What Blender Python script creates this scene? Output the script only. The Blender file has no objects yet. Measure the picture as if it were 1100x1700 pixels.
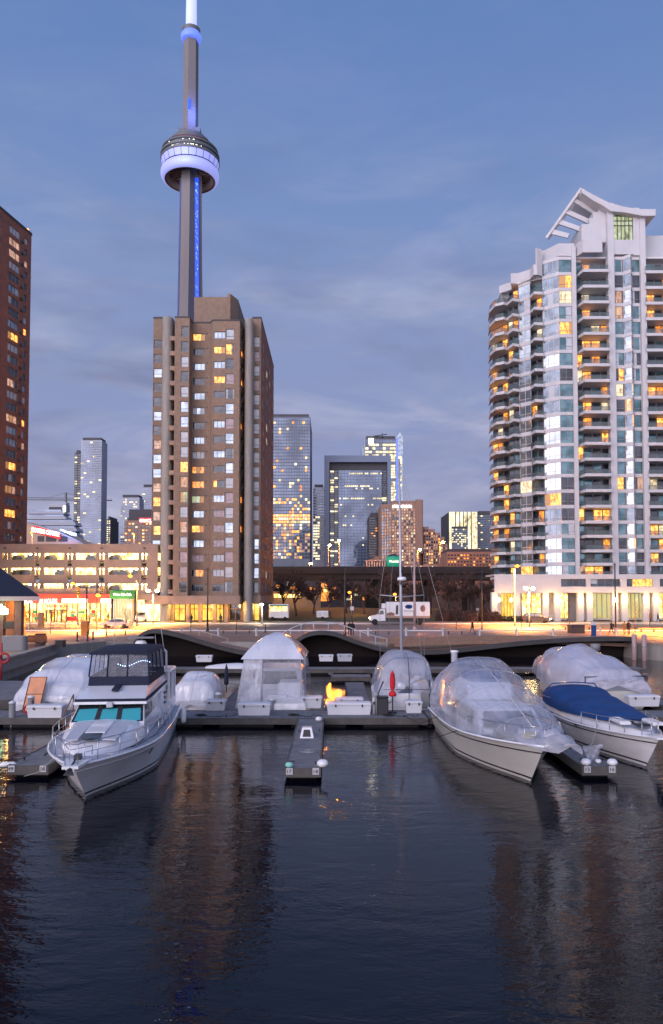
import bpy, math, random
from mathutils import Vector, Matrix, noise
R = math.radians
rnd = random.Random(7)
scene = bpy.context.scene
C = bpy.context.collection

# ------------------------------------------------------------------ camera
F_PX = 1250.0
PITCH = R(2.3)
CY = 987 - F_PX * math.tan(PITCH)
CZ = 6.6
cam_d = bpy.data.cameras.new("camera")
cam = bpy.data.objects.new("camera", cam_d)
C.objects.link(cam)
cam.location = (0, 0, CZ)
cam.rotation_euler = (math.pi / 2 + PITCH, 0, 0)
cam_d.sensor_fit = 'VERTICAL'
cam_d.sensor_height = 36
cam_d.lens = F_PX / 1700 * 36
cam_d.shift_y = (CY - 850) / 1700
cam_d.clip_start = 0.3
cam_d.clip_end = 6000
scene.camera = cam

# ------------------------------------------------------------------ world: dusk sky with soft cloud
world = bpy.data.worlds.new("World")
scene.world = world
world.use_nodes = True
nt = world.node_tree
nt.nodes.clear()
def N(tree, typ, **kw):
    n = tree.nodes.new(typ)
    for k, v in kw.items():
        if k.startswith('i_'):
            n.inputs[k[2:].replace('_', ' ')].default_value = v
        else:
            setattr(n, k, v)
    return n
def ramp(tree, stops, interp='LINEAR'):
    n = tree.nodes.new('ShaderNodeValToRGB')
    cr = n.color_ramp
    cr.interpolation = interp
    while len(cr.elements) < len(stops):
        cr.elements.new(0.5)
    for e, (p, c) in zip(cr.elements, stops):
        e.position = p
        e.color = (*c, 1) if len(c) == 3 else c
    return n
L = nt.links.new
tc = N(nt, 'ShaderNodeTexCoord')
sep = N(nt, 'ShaderNodeSeparateXYZ')
L(tc.outputs['Generated'], sep.inputs[0])
grad = ramp(nt, [(0.0, (.255, .260, .390)), (.10, (.260, .280, .440)), (.20, (.245, .290, .490)),
                 (.32, (.222, .285, .490)), (.45, (.172, .258, .495)), (.62, (.115, .208, .458)), (1.0, (.06, .14, .38))])
L(sep.outputs[2], grad.inputs[0])
# cloud sheets stretched along the horizon
mp = N(nt, 'ShaderNodeMapping')
mp.inputs['Scale'].default_value = (1.5, 1.5, 5.6)
mp.inputs['Location'].default_value = (3.1, 0.4, 0.7)
L(tc.outputs['Generated'], mp.inputs[0])
no = N(nt, 'ShaderNodeTexNoise', i_Scale=2.3, i_Detail=8.0, i_Roughness=.6, i_Distortion=.5)
L(mp.outputs[0], no.inputs['Vector'])
cmask = ramp(nt, [(.40, (0, 0, 0)), (.66, (1, 1, 1))])
L(no.outputs[0], cmask.inputs[0])
el = ramp(nt, [(0.0, (1, 1, 1)), (.22, (.95, .95, .95)), (.40, (.45, .45, .45)), (.55, (.12, .12, .12)), (.8, (0, 0, 0))])
L(sep.outputs[2], el.inputs[0])
mm = N(nt, 'ShaderNodeMath', operation='MULTIPLY')
L(cmask.outputs[0], mm.inputs[0]); L(el.outputs[0], mm.inputs[1])
ccol = ramp(nt, [(.36, (.165, .168, .272)), (.60, (.470, .475, .620))])
no2 = N(nt, 'ShaderNodeTexNoise', i_Scale=3.2, i_Detail=5.0, i_Roughness=.5)
L(mp.outputs[0], no2.inputs['Vector'])
L(no2.outputs[0], ccol.inputs[0])
mx = N(nt, 'ShaderNodeMix', data_type='RGBA')
mf = N(nt, 'ShaderNodeMath', operation='MULTIPLY'); mf.inputs[1].default_value = .85
L(mm.outputs[0], mf.inputs[0])
L(mf.outputs[0], mx.inputs[0]); L(grad.outputs[0], mx.inputs[6]); L(ccol.outputs[0], mx.inputs[7])
# the brighter western half of the sky (behind and left of the camera), where the sun went down
dotw = N(nt, 'ShaderNodeVectorMath', operation='DOT_PRODUCT')
dotw.inputs[1].default_value = Vector((-.42, -.90, -.02)).normalized()
L(tc.outputs['Generated'], dotw.inputs[0])
wr = ramp(nt, [(.15, (0, 0, 0)), (.62, (.17, .17, .17)), (.86, (.42, .42, .42)), (1.0, (1, 1, 1))])
L(dotw.outputs['Value'], wr.inputs[0])
glow = N(nt, 'ShaderNodeMix', data_type='RGBA', blend_type='ADD')
gm = N(nt, 'ShaderNodeVectorMath', operation='SCALE')
gm.inputs[0].default_value = (3.6, 3.2, 3.5)
L(wr.outputs[0], gm.inputs['Scale'])
glow.inputs[0].default_value = 1
L(mx.outputs[2], glow.inputs[6]); L(gm.outputs[0], glow.inputs[7])
bg = N(nt, 'ShaderNodeBackground'); bg.inputs[1].default_value = 1.12
wo = N(nt, 'ShaderNodeOutputWorld')
L(glow.outputs[2], bg.inputs[0]); L(bg.outputs[0], wo.inputs[0])

# ------------------------------------------------------------------ faint afterglow from the west
sd = bpy.data.lights.new("afterglow_sun", 'SUN')
sd.energy = 0.8; sd.angle = R(25); sd.color = (1.0, .80, .78); sd.specular_factor = 0.0
so = bpy.data.objects.new("afterglow_sun", sd); C.objects.link(so)
so.rotation_euler = (R(68), 0, R(-42))

scene.view_settings.view_transform = 'Standard'
scene.view_settings.look = 'None'
scene.view_settings.exposure = 0.0
scene.view_settings.gamma = 1
scene.cycles.use_denoising = True
scene.cycles.max_bounces = 7
scene.cycles.transparent_max_bounces = 10
scene.cycles.sample_clamp_indirect = 30
scene.cycles.caustics_reflective = False
scene.cycles.caustics_refractive = False

# ------------------------------------------------------------------ pixel to world helpers (photograph pixels, 1100 x 1700)
def ray(px, py):
    u = (px - 550) / F_PX; v = (CY - py) / F_PX
    return u, math.cos(PITCH) - v * math.sin(PITCH), math.sin(PITCH) + v * math.cos(PITCH)
def G(px, py, z=0.0):
    a, b, c = ray(px, py); t = (z - CZ) / c
    return Vector((a * t, b * t, z))
def PT(px, py, Y):
    a, b, c = ray(px, py); t = Y / b
    return Vector((a * t, Y, CZ + c * t))
def X(px, Y, py=900): return PT(px, py, Y).x
def Z(py, Y): return PT(550, py, Y).z

# ------------------------------------------------------------------ materials
M = {}
def mat(name, col, rough=.6, metal=0.0, var=.15, scale=.6, bump=0.0, bscale=8.0, emis=None, estr=0.0, coat=0.0, ior=1.45, stretch=(1, 1, 1), var2=None):
    m = bpy.data.materials.new(name); m.use_nodes = True
    t = m.node_tree; b = t.nodes['Principled BSDF']; l = t.links.new
    b.inputs['Roughness'].default_value = rough
    b.inputs['Metallic'].default_value = metal
    b.inputs['IOR'].default_value = ior
    b.inputs['Coat Weight'].default_value = coat
    tcn = N(t, 'ShaderNodeTexCoord'); mpn = N(t, 'ShaderNodeMapping'); mpn.inputs['Scale'].default_value = stretch
    l(tcn.outputs['Object'], mpn.inputs[0])
    if var > 0:
        n = N(t, 'ShaderNodeTexNoise', i_Scale=scale, i_Detail=6.0, i_Roughness=.6)
        l(mpn.outputs[0], n.inputs['Vector'])
        lo = tuple(max(0, c * (1 - var)) for c in col); hi = tuple(min(1, c * (1 + var)) for c in (var2 or col))
        r = ramp(t, [(.3, lo), (.7, hi)])
        l(n.outputs[0], r.inputs[0]); l(r.outputs[0], b.inputs['Base Color'])
    else:
        b.inputs['Base Color'].default_value = (*col, 1)
    if bump > 0:
        n2 = N(t, 'ShaderNodeTexNoise', i_Scale=bscale, i_Detail=5.0)
        l(mpn.outputs[0], n2.inputs['Vector'])
        bp = N(t, 'ShaderNodeBump', i_Strength=bump, i_Distance=.05)
        l(n2.outputs[0], bp.inputs['Height']); l(bp.outputs[0], b.inputs['Normal'])
    if emis:
        b.inputs['Emission Color'].default_value = (*emis, 1)
        b.inputs['Emission Strength'].default_value = estr
    M[name] = m
    return m
def litmat(name, c1, c2, s, scale=1.2, dark=.25, contrast=(.35, .65)):
    """a lit room seen through glass: warm light broken up by furniture, curtains and ceiling lamps"""
    m = bpy.data.materials.new(name); m.use_nodes = True
    t = m.node_tree; b = t.nodes['Principled BSDF']; l = t.links.new
    b.inputs['Base Color'].default_value = (.05, .04, .03, 1); b.inputs['Roughness'].default_value = .12
    tcn = N(t, 'ShaderNodeTexCoord')
    mpn = N(t, 'ShaderNodeMapping'); mpn.inputs['Scale'].default_value = (1.0, 1.0, .55)
    l(tcn.outputs['Object'], mpn.inputs[0])
    n = N(t, 'ShaderNodeTexNoise', i_Scale=scale, i_Detail=4.0, i_Roughness=.7)
    l(mpn.outputs[0], n.inputs['Vector'])
    r = ramp(t, [(contrast[0], tuple(c * dark for c in c1)), ((contrast[0] + contrast[1]) / 2, c1), (contrast[1], c2)])
    l(n.outputs[0], r.inputs[0]); l(r.outputs[0], b.inputs['Emission Color'])
    b.inputs['Emission Strength'].default_value = s
    M[name] = m
    return m
def glassmat(name, lo, hi, metal, rough=.07, scale=.5):
    m = bpy.data.materials.new(name); m.use_nodes = True
    t = m.node_tree; b = t.nodes['Principled BSDF']; l = t.links.new
    b.inputs['Roughness'].default_value = rough; b.inputs['Metallic'].default_value = metal
    b.inputs['IOR'].default_value = 1.7
    tcn = N(t, 'ShaderNodeTexCoord')
    n = N(t, 'ShaderNodeTexNoise', i_Scale=scale, i_Detail=3.0)
    l(tcn.outputs['Object'], n.inputs['Vector'])
    r = ramp(t, [(.38, lo), (.62, hi)]); l(n.outputs[0], r.inputs[0]); l(r.outputs[0], b.inputs['Base Color'])
    n2 = N(t, 'ShaderNodeTexNoise', i_Scale=.35, i_Detail=1.0); l(tcn.outputs['Object'], n2.inputs['Vector'])
    bp = N(t, 'ShaderNodeBump', i_Strength=.12, i_Distance=.3); l(n2.outputs[0], bp.inputs['Height']); l(bp.outputs[0], b.inputs['Normal'])
    M[name] = m
    return m

mat('concrete', (.30, .28, .26), .8, var=.18, scale=.5, bump=.3)
mat('concrete_rib', (.27, .26, .24), .85, var=.16, scale=1.5, bump=.6, bscale=6, stretch=(1, 1, .2))
mat('pale_concrete', (.62, .60, .60), .7, var=.08, scale=.4)
mat('white_wall', (.465, .475, .50), .65, var=.07, scale=.3)
mat('flank_brick', (.185, .098, .074), .85, var=.2, scale=1.3, bump=.3, bscale=20)
mat('brown_brick', (.222, .160, .120), .85, var=.16, scale=1.3, bump=.3, bscale=20)
mat('red_brick', (.215, .100, .074), .85, var=.2, scale=1.3, bump=.3, bscale=20)
mat('tan_concrete', (.30, .215, .17), .8, var=.13, scale=.5)
mat('dark_trim', (.03, .03, .035), .5, var=.1)
mat('dark_metal', (.045, .045, .05), .4, metal=.3, var=.1)
mat('frame_grey', (.20, .20, .21), .5, var=.05)
mat('frame_white', (.5, .5, .52), .5, var=.05)
mat('steel', (.55, .55, .58), .28, metal=.9, var=.05)
mat('white_gel', (.76, .77, .80), .22, var=.05, scale=.8, coat=.4)
mat('white_hull', (.82, .82, .84), .30, var=.10, scale=.9, coat=.2, stretch=(1, 1, 3))
mat('cream_hull', (.62, .61, .56), .30, var=.06, scale=.9, coat=.2)
mat('grey_nonskid', (.42, .44, .49), .6, var=.08, scale=3)
mat('black_stripe', (.012, .013, .018), .35, var=0)
mat('navy_canvas', (.012, .018, .040), .85, var=.15, scale=3, bump=.3, bscale=5)
mat('blue_canvas', (.006, .052, .185), .8, var=.22, scale=1.2, bump=.6, bscale=2.2)
mat('plank_grey', (.16, .165, .18), .8, var=.25, scale=1.4, bump=.4, bscale=10)
mat('dock_side', (.09, .085, .08), .9, var=.3, scale=1.5, bump=.4)
mat('dock_box_white', (.62, .64, .68), .45, var=.06)
mat('rope', (.32, .32, .33), .9, var=.1)
mat('black_rope', (.02, .02, .02), .9, var=0)
mat('red_cloth', (.55, .012, .02), .7, var=.15, scale=5)
mat('red_paint', (.35, .02, .03), .5, var=.1)
mat('yellow_plastic', (.65, .50, .03), .4, var=.05)
mat('mint_float', (.25, .60, .50), .5, var=.05)
mat('wood_warm', (.33, .16, .08), .6, var=.2, scale=3)
mat('asphalt', (.12, .105, .10), .6, var=.2, scale=.8, bump=.2)
mat('paver', (.42, .29, .25), .75, var=.22, scale=.7, bump=.2, bscale=3)
mat('sidewalk', (.33, .30, .27), .8, var=.12, scale=.6)
mat('grass_dark', (.05, .06, .025), .95, var=.4, scale=1.4, bump=.5)
mat('road_paint', (.62, .60, .55), .7, var=.1)
mat('ground_dark', (.05, .045, .045), .9, var=.3, scale=.1)
mat('bark', (.085, .055, .05), .95, var=.3, scale=3)
mat('twig', (.085, .048, .040), .95, var=.3, scale=.6)
mat('tyre', (.012, .012, .012), .8, var=0)
mat('silver_paint', (.38, .39, .42), .28, metal=.4, var=.03, coat=.6)
mat('white_paint', (.62, .63, .66), .35, var=.04, coat=.4)
mat('dark_paint', (.03, .03, .035), .3, var=.05, coat=.5)
mat('car_glass', (.02, .022, .026), .08, var=0, ior=1.7)
mat('skin', (.42, .27, .20), .6, var=.05)
mat('cloth_black', (.012, .012, .016), .9, var=.2)
mat('cloth_grey', (.06, .065, .08), .9, var=.2)
mat('cloth_tan', (.30, .16, .05), .9, var=.2)
mat('jeans', (.03, .04, .07), .9, var=.2)
mat('green_panel', (.01, .20, .12), .5, var=.1)
mat('green_awning', (.03, .20, .05), .7, var=.1, emis=(.05, .35, .06), estr=.05)
mat('slate_roof', (.012, .015, .028), .6, var=.2, scale=2)
mat('pink_fascia', (.42, .30, .29), .6, var=.08)
mat('tower_conc', (.150, .140, .145), .8, var=.13, scale=.08, stretch=(1, 1, .2))
mat('tower_edge', (.30, .24, .23), .8, var=.1, scale=.08)
mat('pod_grey', (.10, .105, .11), .45, var=.08, scale=.2)
mat('far_glass_frame', (.13, .15, .19), .6, var=.1, scale=.1)
mat('far_dark', (.06, .06, .075), .7, var=.15, scale=.1)
mat('far_white', (.36, .38, .44), .7, var=.1, scale=.05)
mat('far_brown', (.30, .19, .145), .8, var=.12, scale=.1)
mat('far_blue', (.13, .17, .26), .4, var=.1, scale=.03)
mat('peach_wall', (.50, .33, .24), .8, var=.08, scale=.1)
mat('highway_dark', (.07, .055, .055), .9, var=.2, scale=.2)

glassmat('g_dark', (.02, .025, .035), (.06, .075, .10), .25)
glassmat('g_teal', (.05, .12, .14), (.14, .26, .30), .55)
glassmat('g_sky', (.20, .25, .30), (.36, .43, .50), .65)
glassmat('g_mirror', (.55, .62, .66), (.85, .90, .90), .9)
m_ = bpy.data.materials.new('balcony_glass'); m_.use_nodes = True; M['balcony_glass'] = m_
b_ = m_.node_tree.nodes['Principled BSDF']; b_.inputs['Base Color'].default_value = (.10, .14, .15, 1); b_.inputs['Roughness'].default_value = .06; b_.inputs['Alpha'].default_value = .45
glassmat('g_tower', (.06, .08, .12), (.14, .18, .26), .5, scale=.08)
mat('g_pale', (.42, .46, .50), .25, var=.12, scale=1.5)
mat('g_pink', (.34, .27, .29), .25, var=.25, scale=2.5)
litmat('w_yellow', (.90, .28, .035), (1, .52, .14), 2.9, scale=2.2, dark=.12)
litmat('w_orange', (.80, .22, .025), (1, .44, .08), 1.9, scale=2.2, dark=.12)
litmat('w_cream', (.95, .72, .42), (1, .92, .70), 1.3)
litmat('w_green', (.55, .65, .35), (.85, .95, .70), .75)
litmat('w_rose', (.75, .38, .26), (.95, .66, .46), .85)
litmat('w_shop', (1, .50, .10), (1, .82, .40), 2.8, scale=1.6, dark=.35, contrast=(.38, .60))
litmat('w_garage', (1, .58, .16), (1, .86, .48), 2.4, scale=1.1, dark=.45, contrast=(.38, .55))
litmat('w_lobby', (1, .52, .06), (1, .72, .18), 1.5, scale=.7, dark=.5)
litmat('w_office', (.95, .80, .45), (1, .95, .75), 1.5, scale=.3, dark=.2)
litmat('w_fog', (.95, .78, .30), (.85, .86, .45), .75, scale=.25, dark=.6)
def em(name, col, s):
    m = mat(name, tuple(c * .5 for c in col), .5, var=0, emis=col, estr=s); return m
em('sodium', (1, .30, .03), 5)
em('sodium_far', (1, .23, .015), 2600)
em('lamp_warm', (1, .72, .32), 45)
em('lamp_white', (1, .90, .72), 25)
em('head_light', (1, .86, .60), 25)
em('tail_light', (1, .04, .02), 3)
em('sign_red', (1, .03, .015), 2.2)
em('sign_white', (1, .93, .86), 2.6)
em('sign_neon_red', (1, .06, .04), 2.4)
em('sign_bg_red', (.75, .06, .03), .8)
em('neon_green', (.55, 1, .65), 9)
em('blue_led', (.015, .09, .95), .85)
em('blue_led_dim', (.08, .12, .40), .18)
em('led_dot', (.40, .60, 1), 9)
em('pod_white', (.40, .44, 1), .66)
em('curtain_lit', (.75, .38, .14), .42)
em('led_dot_dim', (.30, .50, 1), 2.5)
em('mast_white', (.50, .56, 1), .95)
em('ring_blue', (.16, .26, 1), .85)
em('aqua_cover', (.05, .42, .46), .02)
em('green_sign_lit', (.02, .45, .30), .45)
M['aqua_cover'].node_tree.nodes['Principled BSDF'].inputs['Base Color'].default_value = (.045, .34, .39, 1)

def plastic(name, col, alpha, rough=.22, bump=.8, bscale=1.6, transl=.25):
    """shrink-wrap film: milky, creased, glossy, part see-through"""
    m = bpy.data.materials.new(name); m.use_nodes = True
    t = m.node_tree; b = t.nodes['Principled BSDF']; l = t.links.new; out = t.nodes['Material Output']
    b.inputs['Base Color'].default_value = (*col, 1); b.inputs['Roughness'].default_value = rough
    b.inputs['Coat Weight'].default_value = 1.0; b.inputs['Coat Roughness'].default_value = .06
    tcn = N(t, 'ShaderNodeTexCoord'); mpn = N(t, 'ShaderNodeMapping')
    mpn.inputs['Scale'].default_value = (1, .28, .6); mpn.inputs['Rotation'].default_value = (.5, .3, .6)
    l(tcn.outputs['Object'], mpn.inputs[0])
    n2 = N(t, 'ShaderNodeTexNoise', i_Scale=bscale, i_Detail=3.5, i_Distortion=.8, i_Roughness=.5)
    l(mpn.outputs[0], n2.inputs['Vector'])
    n4 = N(t, 'ShaderNodeTexNoise', i_Scale=.9, i_Detail=2.0); l(mpn.outputs[0], n4.inputs['Vector'])
    va = N(t, 'ShaderNodeVectorMath', operation='ADD'); l(mpn.outputs[0], va.inputs[0]); l(n4.outputs['Color'], va.inputs[1])
    vo = N(t, 'ShaderNodeTexVoronoi', feature='DISTANCE_TO_EDGE', i_Scale=bscale * 1.1); l(va.outputs[0], vo.inputs['Vector'])
    vm = N(t, 'ShaderNodeMath', operation='MULTIPLY'); vm.inputs[1].default_value = 1.6; l(vo.outputs['Distance'], vm.inputs[0])
    vs_ = N(t, 'ShaderNodeMath', operation='ADD'); l(vm.outputs[0], vs_.inputs[0]); l(n2.outputs[0], vs_.inputs[1])
    bp = N(t, 'ShaderNodeBump', i_Strength=bump, i_Distance=.085); l(vs_.outputs[0], bp.inputs['Height']); l(bp.outputs[0], b.inputs['Normal'])
    tr = N(t, 'ShaderNodeBsdfTranslucent'); tr.inputs[0].default_value = (*col, 1)
    m1 = N(t, 'ShaderNodeMixShader'); m1.inputs[0].default_value = transl
    l(b.outputs[0], m1.inputs[1]); l(tr.outputs[0], m1.inputs[2])
    tp = N(t, 'ShaderNodeBsdfTransparent'); tp.inputs[0].default_value = (.92, .94, .98, 1)
    n3 = N(t, 'ShaderNodeTexNoise', i_Scale=.7, i_Detail=7.0, i_Roughness=.65); l(mpn.outputs[0], n3.inputs['Vector'])
    r = ramp(t, [(.33, (min(1, alpha[1]),) * 3), (.68, (alpha[0],) * 3)]); l(n3.outputs[0], r.inputs[0])
    m2 = N(t, 'ShaderNodeMixShader')
    l(r.outputs[0], m2.inputs[0]); l(tp.outputs[0], m2.inputs[1]); l(m1.outputs[0], m2.inputs[2]); l(m2.outputs[0], out.inputs[0])
    M[name] = m
plastic('film_clear', (.66, .68, .76), (.34, .70), rough=.10, bscale=1.7)
plastic('film_white', (.74, .76, .82), (.78, 1.0), rough=.16, bump=.8, bscale=1.0, transl=.12)
plastic('film_window', (.40, .43, .52), (.18, .50), rough=.08, bump=.25)

def paving(name, c1, c2, cm, sx=.6, sy=.3, rough=.7):
    m = bpy.data.materials.new(name); m.use_nodes = True
    t = m.node_tree; b = t.nodes['Principled BSDF']; l = t.links.new
    tcn = N(t, 'ShaderNodeTexCoord')
    br = N(t, 'ShaderNodeTexBrick'); br.inputs['Scale'].default_value = 1.0; br.inputs['Brick Width'].default_value = sx; br.inputs['Row Height'].default_value = sy
    br.inputs['Mortar Size'].default_value = .018; br.inputs['Color1'].default_value = (*c1, 1); br.inputs['Color2'].default_value = (*c2, 1); br.inputs['Mortar'].default_value = (*cm, 1)
    l(tcn.outputs['Object'], br.inputs['Vector'])
    n = N(t, 'ShaderNodeTexNoise', i_Scale=.35, i_Detail=7.0, i_Roughness=.65); l(tcn.outputs['Object'], n.inputs['Vector'])
    r = ramp(t, [(.3, (.62, .62, .62)), (.7, (1.15, 1.12, 1.1))]); l(n.outputs[0], r.inputs[0])
    mx_ = N(t, 'ShaderNodeMix', data_type='RGBA', blend_type='MULTIPLY'); mx_.inputs[0].default_value = 1
    l(br.outputs[0], mx_.inputs[6]); l(r.outputs[0], mx_.inputs[7]); l(mx_.outputs[2], b.inputs['Base Color'])
    r2 = ramp(t, [(.35, (.35,) * 3), (.7, (rough,) * 3)]); l(n.outputs[0], r2.inputs[0]); l(r2.outputs[0], b.inputs['Roughness'])
    M[name] = m
paving('paver', (.27, .20, .175), (.21, .155, .14), (.12, .09, .08), 1.2, .6)
paving('sidewalk', (.34, .31, .28), (.30, .27, .25), (.15, .13, .12), 1.5, 1.5)

# ------------------------------------------------------------------ mesh builder
class MB:
    def __init__(s):
        s.v = []; s.f = []; s.m = []; s.sm = []
    def _add(s, vs, fs, mi=0, smooth=False):
        o = len(s.v); s.v.extend([tuple(v) for v in vs])
        for f in fs:
            s.f.append([i + o for i in f]); s.m.append(mi); s.sm.append(smooth)
        return s
    def box(s, x0, x1, y0, y1, z0, z1, mi=0):
        if x0 > x1: x0, x1 = x1, x0
        if y0 > y1: y0, y1 = y1, y0
        if z0 > z1: z0, z1 = z1, z0
        return s._add([(x0, y0, z0), (x1, y0, z0), (x1, y1, z0), (x0, y1, z0), (x0, y0, z1), (x1, y0, z1), (x1, y1, z1), (x0, y1, z1)],
                      [(0, 3, 2, 1), (4, 5, 6, 7), (0, 1, 5, 4), (1, 2, 6, 5), (2, 3, 7, 6), (3, 0, 4, 7)], mi)
    def hexa(s, p, mi=0):  # 8 points: bottom ring then top ring
        return s._add(p, [(0, 3, 2, 1), (4, 5, 6, 7), (0, 1, 5, 4), (1, 2, 6, 5), (2, 3, 7, 6), (3, 0, 4, 7)], mi)
    def bev(s, x0, x1, y0, y1, z0, z1, b=.03, mi=0):
        """box with chamfered vertical and top edges"""
        ring = lambda z, i: [(x0 + i + b, y0 + i, z), (x1 - i - b, y0 + i, z), (x1 - i, y0 + i + b, z), (x1 - i, y1 - i - b, z), (x1 - i - b, y1 - i, z), (x0 + i + b, y1 - i, z), (x0 + i, y1 - i - b, z), (x0 + i, y0 + i + b, z)]
        vs = ring(z0, 0) + ring(z1 - b, 0) + ring(z1, b)
        fs = [tuple(range(7, -1, -1)), tuple(range(16, 24))]
        for k in range(2):
            for i in range(8):
                j = (i + 1) % 8; fs.append((k * 8 + i, k * 8 + j, k * 8 + 8 + j, k * 8 + 8 + i))
        return s._add(vs, fs, mi)
    def quad(s, a, b, c, d, mi=0): return s._add([a, b, c, d], [(0, 1, 2, 3)], mi)
    def poly(s, pts, mi=0): return s._add(pts, [tuple(range(len(pts)))], mi)
    def prism(s, pts, z0, z1, mi=0, top=None):
        n = len(pts)
        vs = [(x, y, z0) for x, y in pts] + [(x, y, z1) for x, y in pts]
        fs = [tuple(range(n - 1, -1, -1)), tuple(range(n, 2 * n))] + [(i, (i + 1) % n, n + (i + 1) % n, n + i) for i in range(n)]
        return s._add(vs, fs, mi)
    def extr(s, pts, d, mi=0):
        """extrude a 3-D polygon by vector d"""
        n = len(pts); d = Vector(d)
        vs = [Vector(p) for p in pts] + [Vector(p) + d for p in pts]
        fs = [tuple(range(n - 1, -1, -1)), tuple(range(n, 2 * n))] + [(i, (i + 1) % n, n + (i + 1) % n, n + i) for i in range(n)]
        return s._add(vs, fs, mi)
    def tube(s, pts, r, n=6, mi=0, smooth=True, cap=True):
        pts = [Vector(p) for p in pts]
        rs = r if isinstance(r, (list, tuple)) else [r] * len(pts)
        vs = []; fs = []
        prev = None
        for i, p in enumerate(pts):
            d = (pts[min(i + 1, len(pts) - 1)] - pts[max(i - 1, 0)])
            if d.length < 1e-6: d = Vector((0, 0, 1))
            d.normalize()
            ref = Vector((0, 0, 1)) if abs(d.z) < .9 else Vector((1, 0, 0))
            if prev is not None and (prev - d * prev.dot(d)).length > .05: a = (prev - d * prev.dot(d)).normalized()
            else: a = d.cross(ref).normalized()
            prev = a; b = d.cross(a)
            for k in range(n):
                t = 2 * math.pi * k / n
                vs.append(p + (a * math.cos(t) + b * math.sin(t)) * rs[i])
        for i in range(len(pts) - 1):
            for k in range(n):
                fs.append((i * n + k, i * n + (k + 1) % n, (i + 1) * n + (k + 1) % n, (i + 1) * n + k))
        if cap:
            fs.append(tuple(range(n - 1, -1, -1))); fs.append(tuple(range((len(pts) - 1) * n, len(pts) * n)))
        return s._add(vs, fs, mi, smooth)
    def lathe(s, prof, n=24, cx=0, cy=0, mi=0, smooth=True, a0=0, cap=True):
        vs = []; fs = []
        for (r, z) in prof:
            for k in range(n):
                t = 2 * math.pi * k / n + a0
                vs.append((cx + r * math.cos(t), cy + r * math.sin(t), z))
        for i in range(len(prof) - 1):
            for k in range(n):
                fs.append((i * n + k, i * n + (k + 1) % n, (i + 1) * n + (k + 1) % n, (i + 1) * n + k))
        if cap and prof[0][0] > 1e-4: fs.append(tuple(range(n - 1, -1, -1)))
        if cap and prof[-1][0] > 1e-4: fs.append(tuple(range((len(prof) - 1) * n, len(prof) * n)))
        return s._add(vs, fs, mi, smooth)
    def ball(s, c, r, n=10, sz=1.0, mi=0):
        k = n // 2
        return s.lathe([(max(1e-5, r * math.sin(math.pi * i / k)), c[2] - r * sz * math.cos(math.pi * i / k)) for i in range(k + 1)], n, c[0], c[1], mi)
    def grid(s, rows, mi=0, smooth=True, closed=False):
        n = len(rows[0]); vs = [p for r in rows for p in r]; fs = []
        for i in range(len(rows) - 1):
            for k in range(n if closed else n - 1):
                fs.append((i * n + k, i * n + (k + 1) % n, (i + 1) * n + (k + 1) % n, (i + 1) * n + k))
        return s._add(vs, fs, mi, smooth)
    def build(s, name, mats, parent=None, off=None, label=None):
        me = bpy.data.meshes.new(name)
        if off is None and parent is not None and parent.get('_w'):
            off = root_loc(parent)
        if off is not None:
            ox, oy, oz = off
            s.v = [(x - ox, y - oy, z - oz) for x, y, z in s.v]
        me.from_pydata(s.v, [], s.f)
        if not isinstance(mats, (list, tuple)): mats = [mats]
        for m_ in mats: me.materials.append(M[m_])
        me.polygons.foreach_set('material_index', s.m)
        me.polygons.foreach_set('use_smooth', s.sm)
        me.update()
        o = bpy.data.objects.new(name, me); C.objects.link(o)
        if parent is not None:
            o.parent = parent
            if parent.get('_w'): o['_w'] = 1
        if label: o['label'] = label
        return o
WLOC = {}
def root_loc(o):
    while o.parent: o = o.parent
    return WLOC[o.name]
def thing(name, label, cat, loc=(0, 0, 0), rotz=0, group=None, world=False):
    """an Empty at the thing's base; world=True lets its parts be given in world coordinates"""
    o = bpy.data.objects.new(name, None); C.objects.link(o)
    o.empty_display_size = .5
    o.location = loc; o.rotation_euler = (0, 0, rotz)
    o['label'] = label; o['category'] = cat
    if group: o['group'] = group
    if world: o['_w'] = 1; WLOC[o.name] = tuple(loc)
    return o
def tag(o, label, cat, group=None):
    o['label'] = label; o['category'] = cat
    if group: o['group'] = group
    return o
def struct(name, mb, mats):
    o = mb.build(name, mats); o['kind'] = 'structure'; return o
def kids(o): return [c for c in o.children]
def copy_tree(o, parent=None):
    c = o.copy(); C.objects.link(c)
    if parent is not None: c.parent = parent
    for ch in CH.get(o.name, []): copy_tree(ch, c)
    return c
CH = {}
def snap(root):
    """remember a thing's tree so that it can be copied cheaply"""
    CH[root.name] = list(root.children)
    for ch in root.children: snap(ch)
def put(root, loc, rotz, label, group=None):
    c = copy_tree(root); c.location = loc; c.rotation_euler = (0, 0, rotz); c['label'] = label
    if group: c['group'] = group
    return c
def spot(name, loc, power, col, parent, rad=.2, size=150):
    o = light(name, loc, power, col, parent, rad, 'SPOT'); o.data.spot_size = R(size); o.data.spot_blend = .7
    return o
def light(name, loc, power, col, parent, rad=.15, kind='POINT'):
    d = bpy.data.lights.new(name, kind); d.energy = power; d.color = col; d.shadow_soft_size = rad
    o = bpy.data.objects.new(name, d); C.objects.link(o)
    o.parent = parent
    o.location = Vector(loc) - (Vector(root_loc(parent)) if parent.get('_w') else Vector((0, 0, 0)))
    return o
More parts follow.
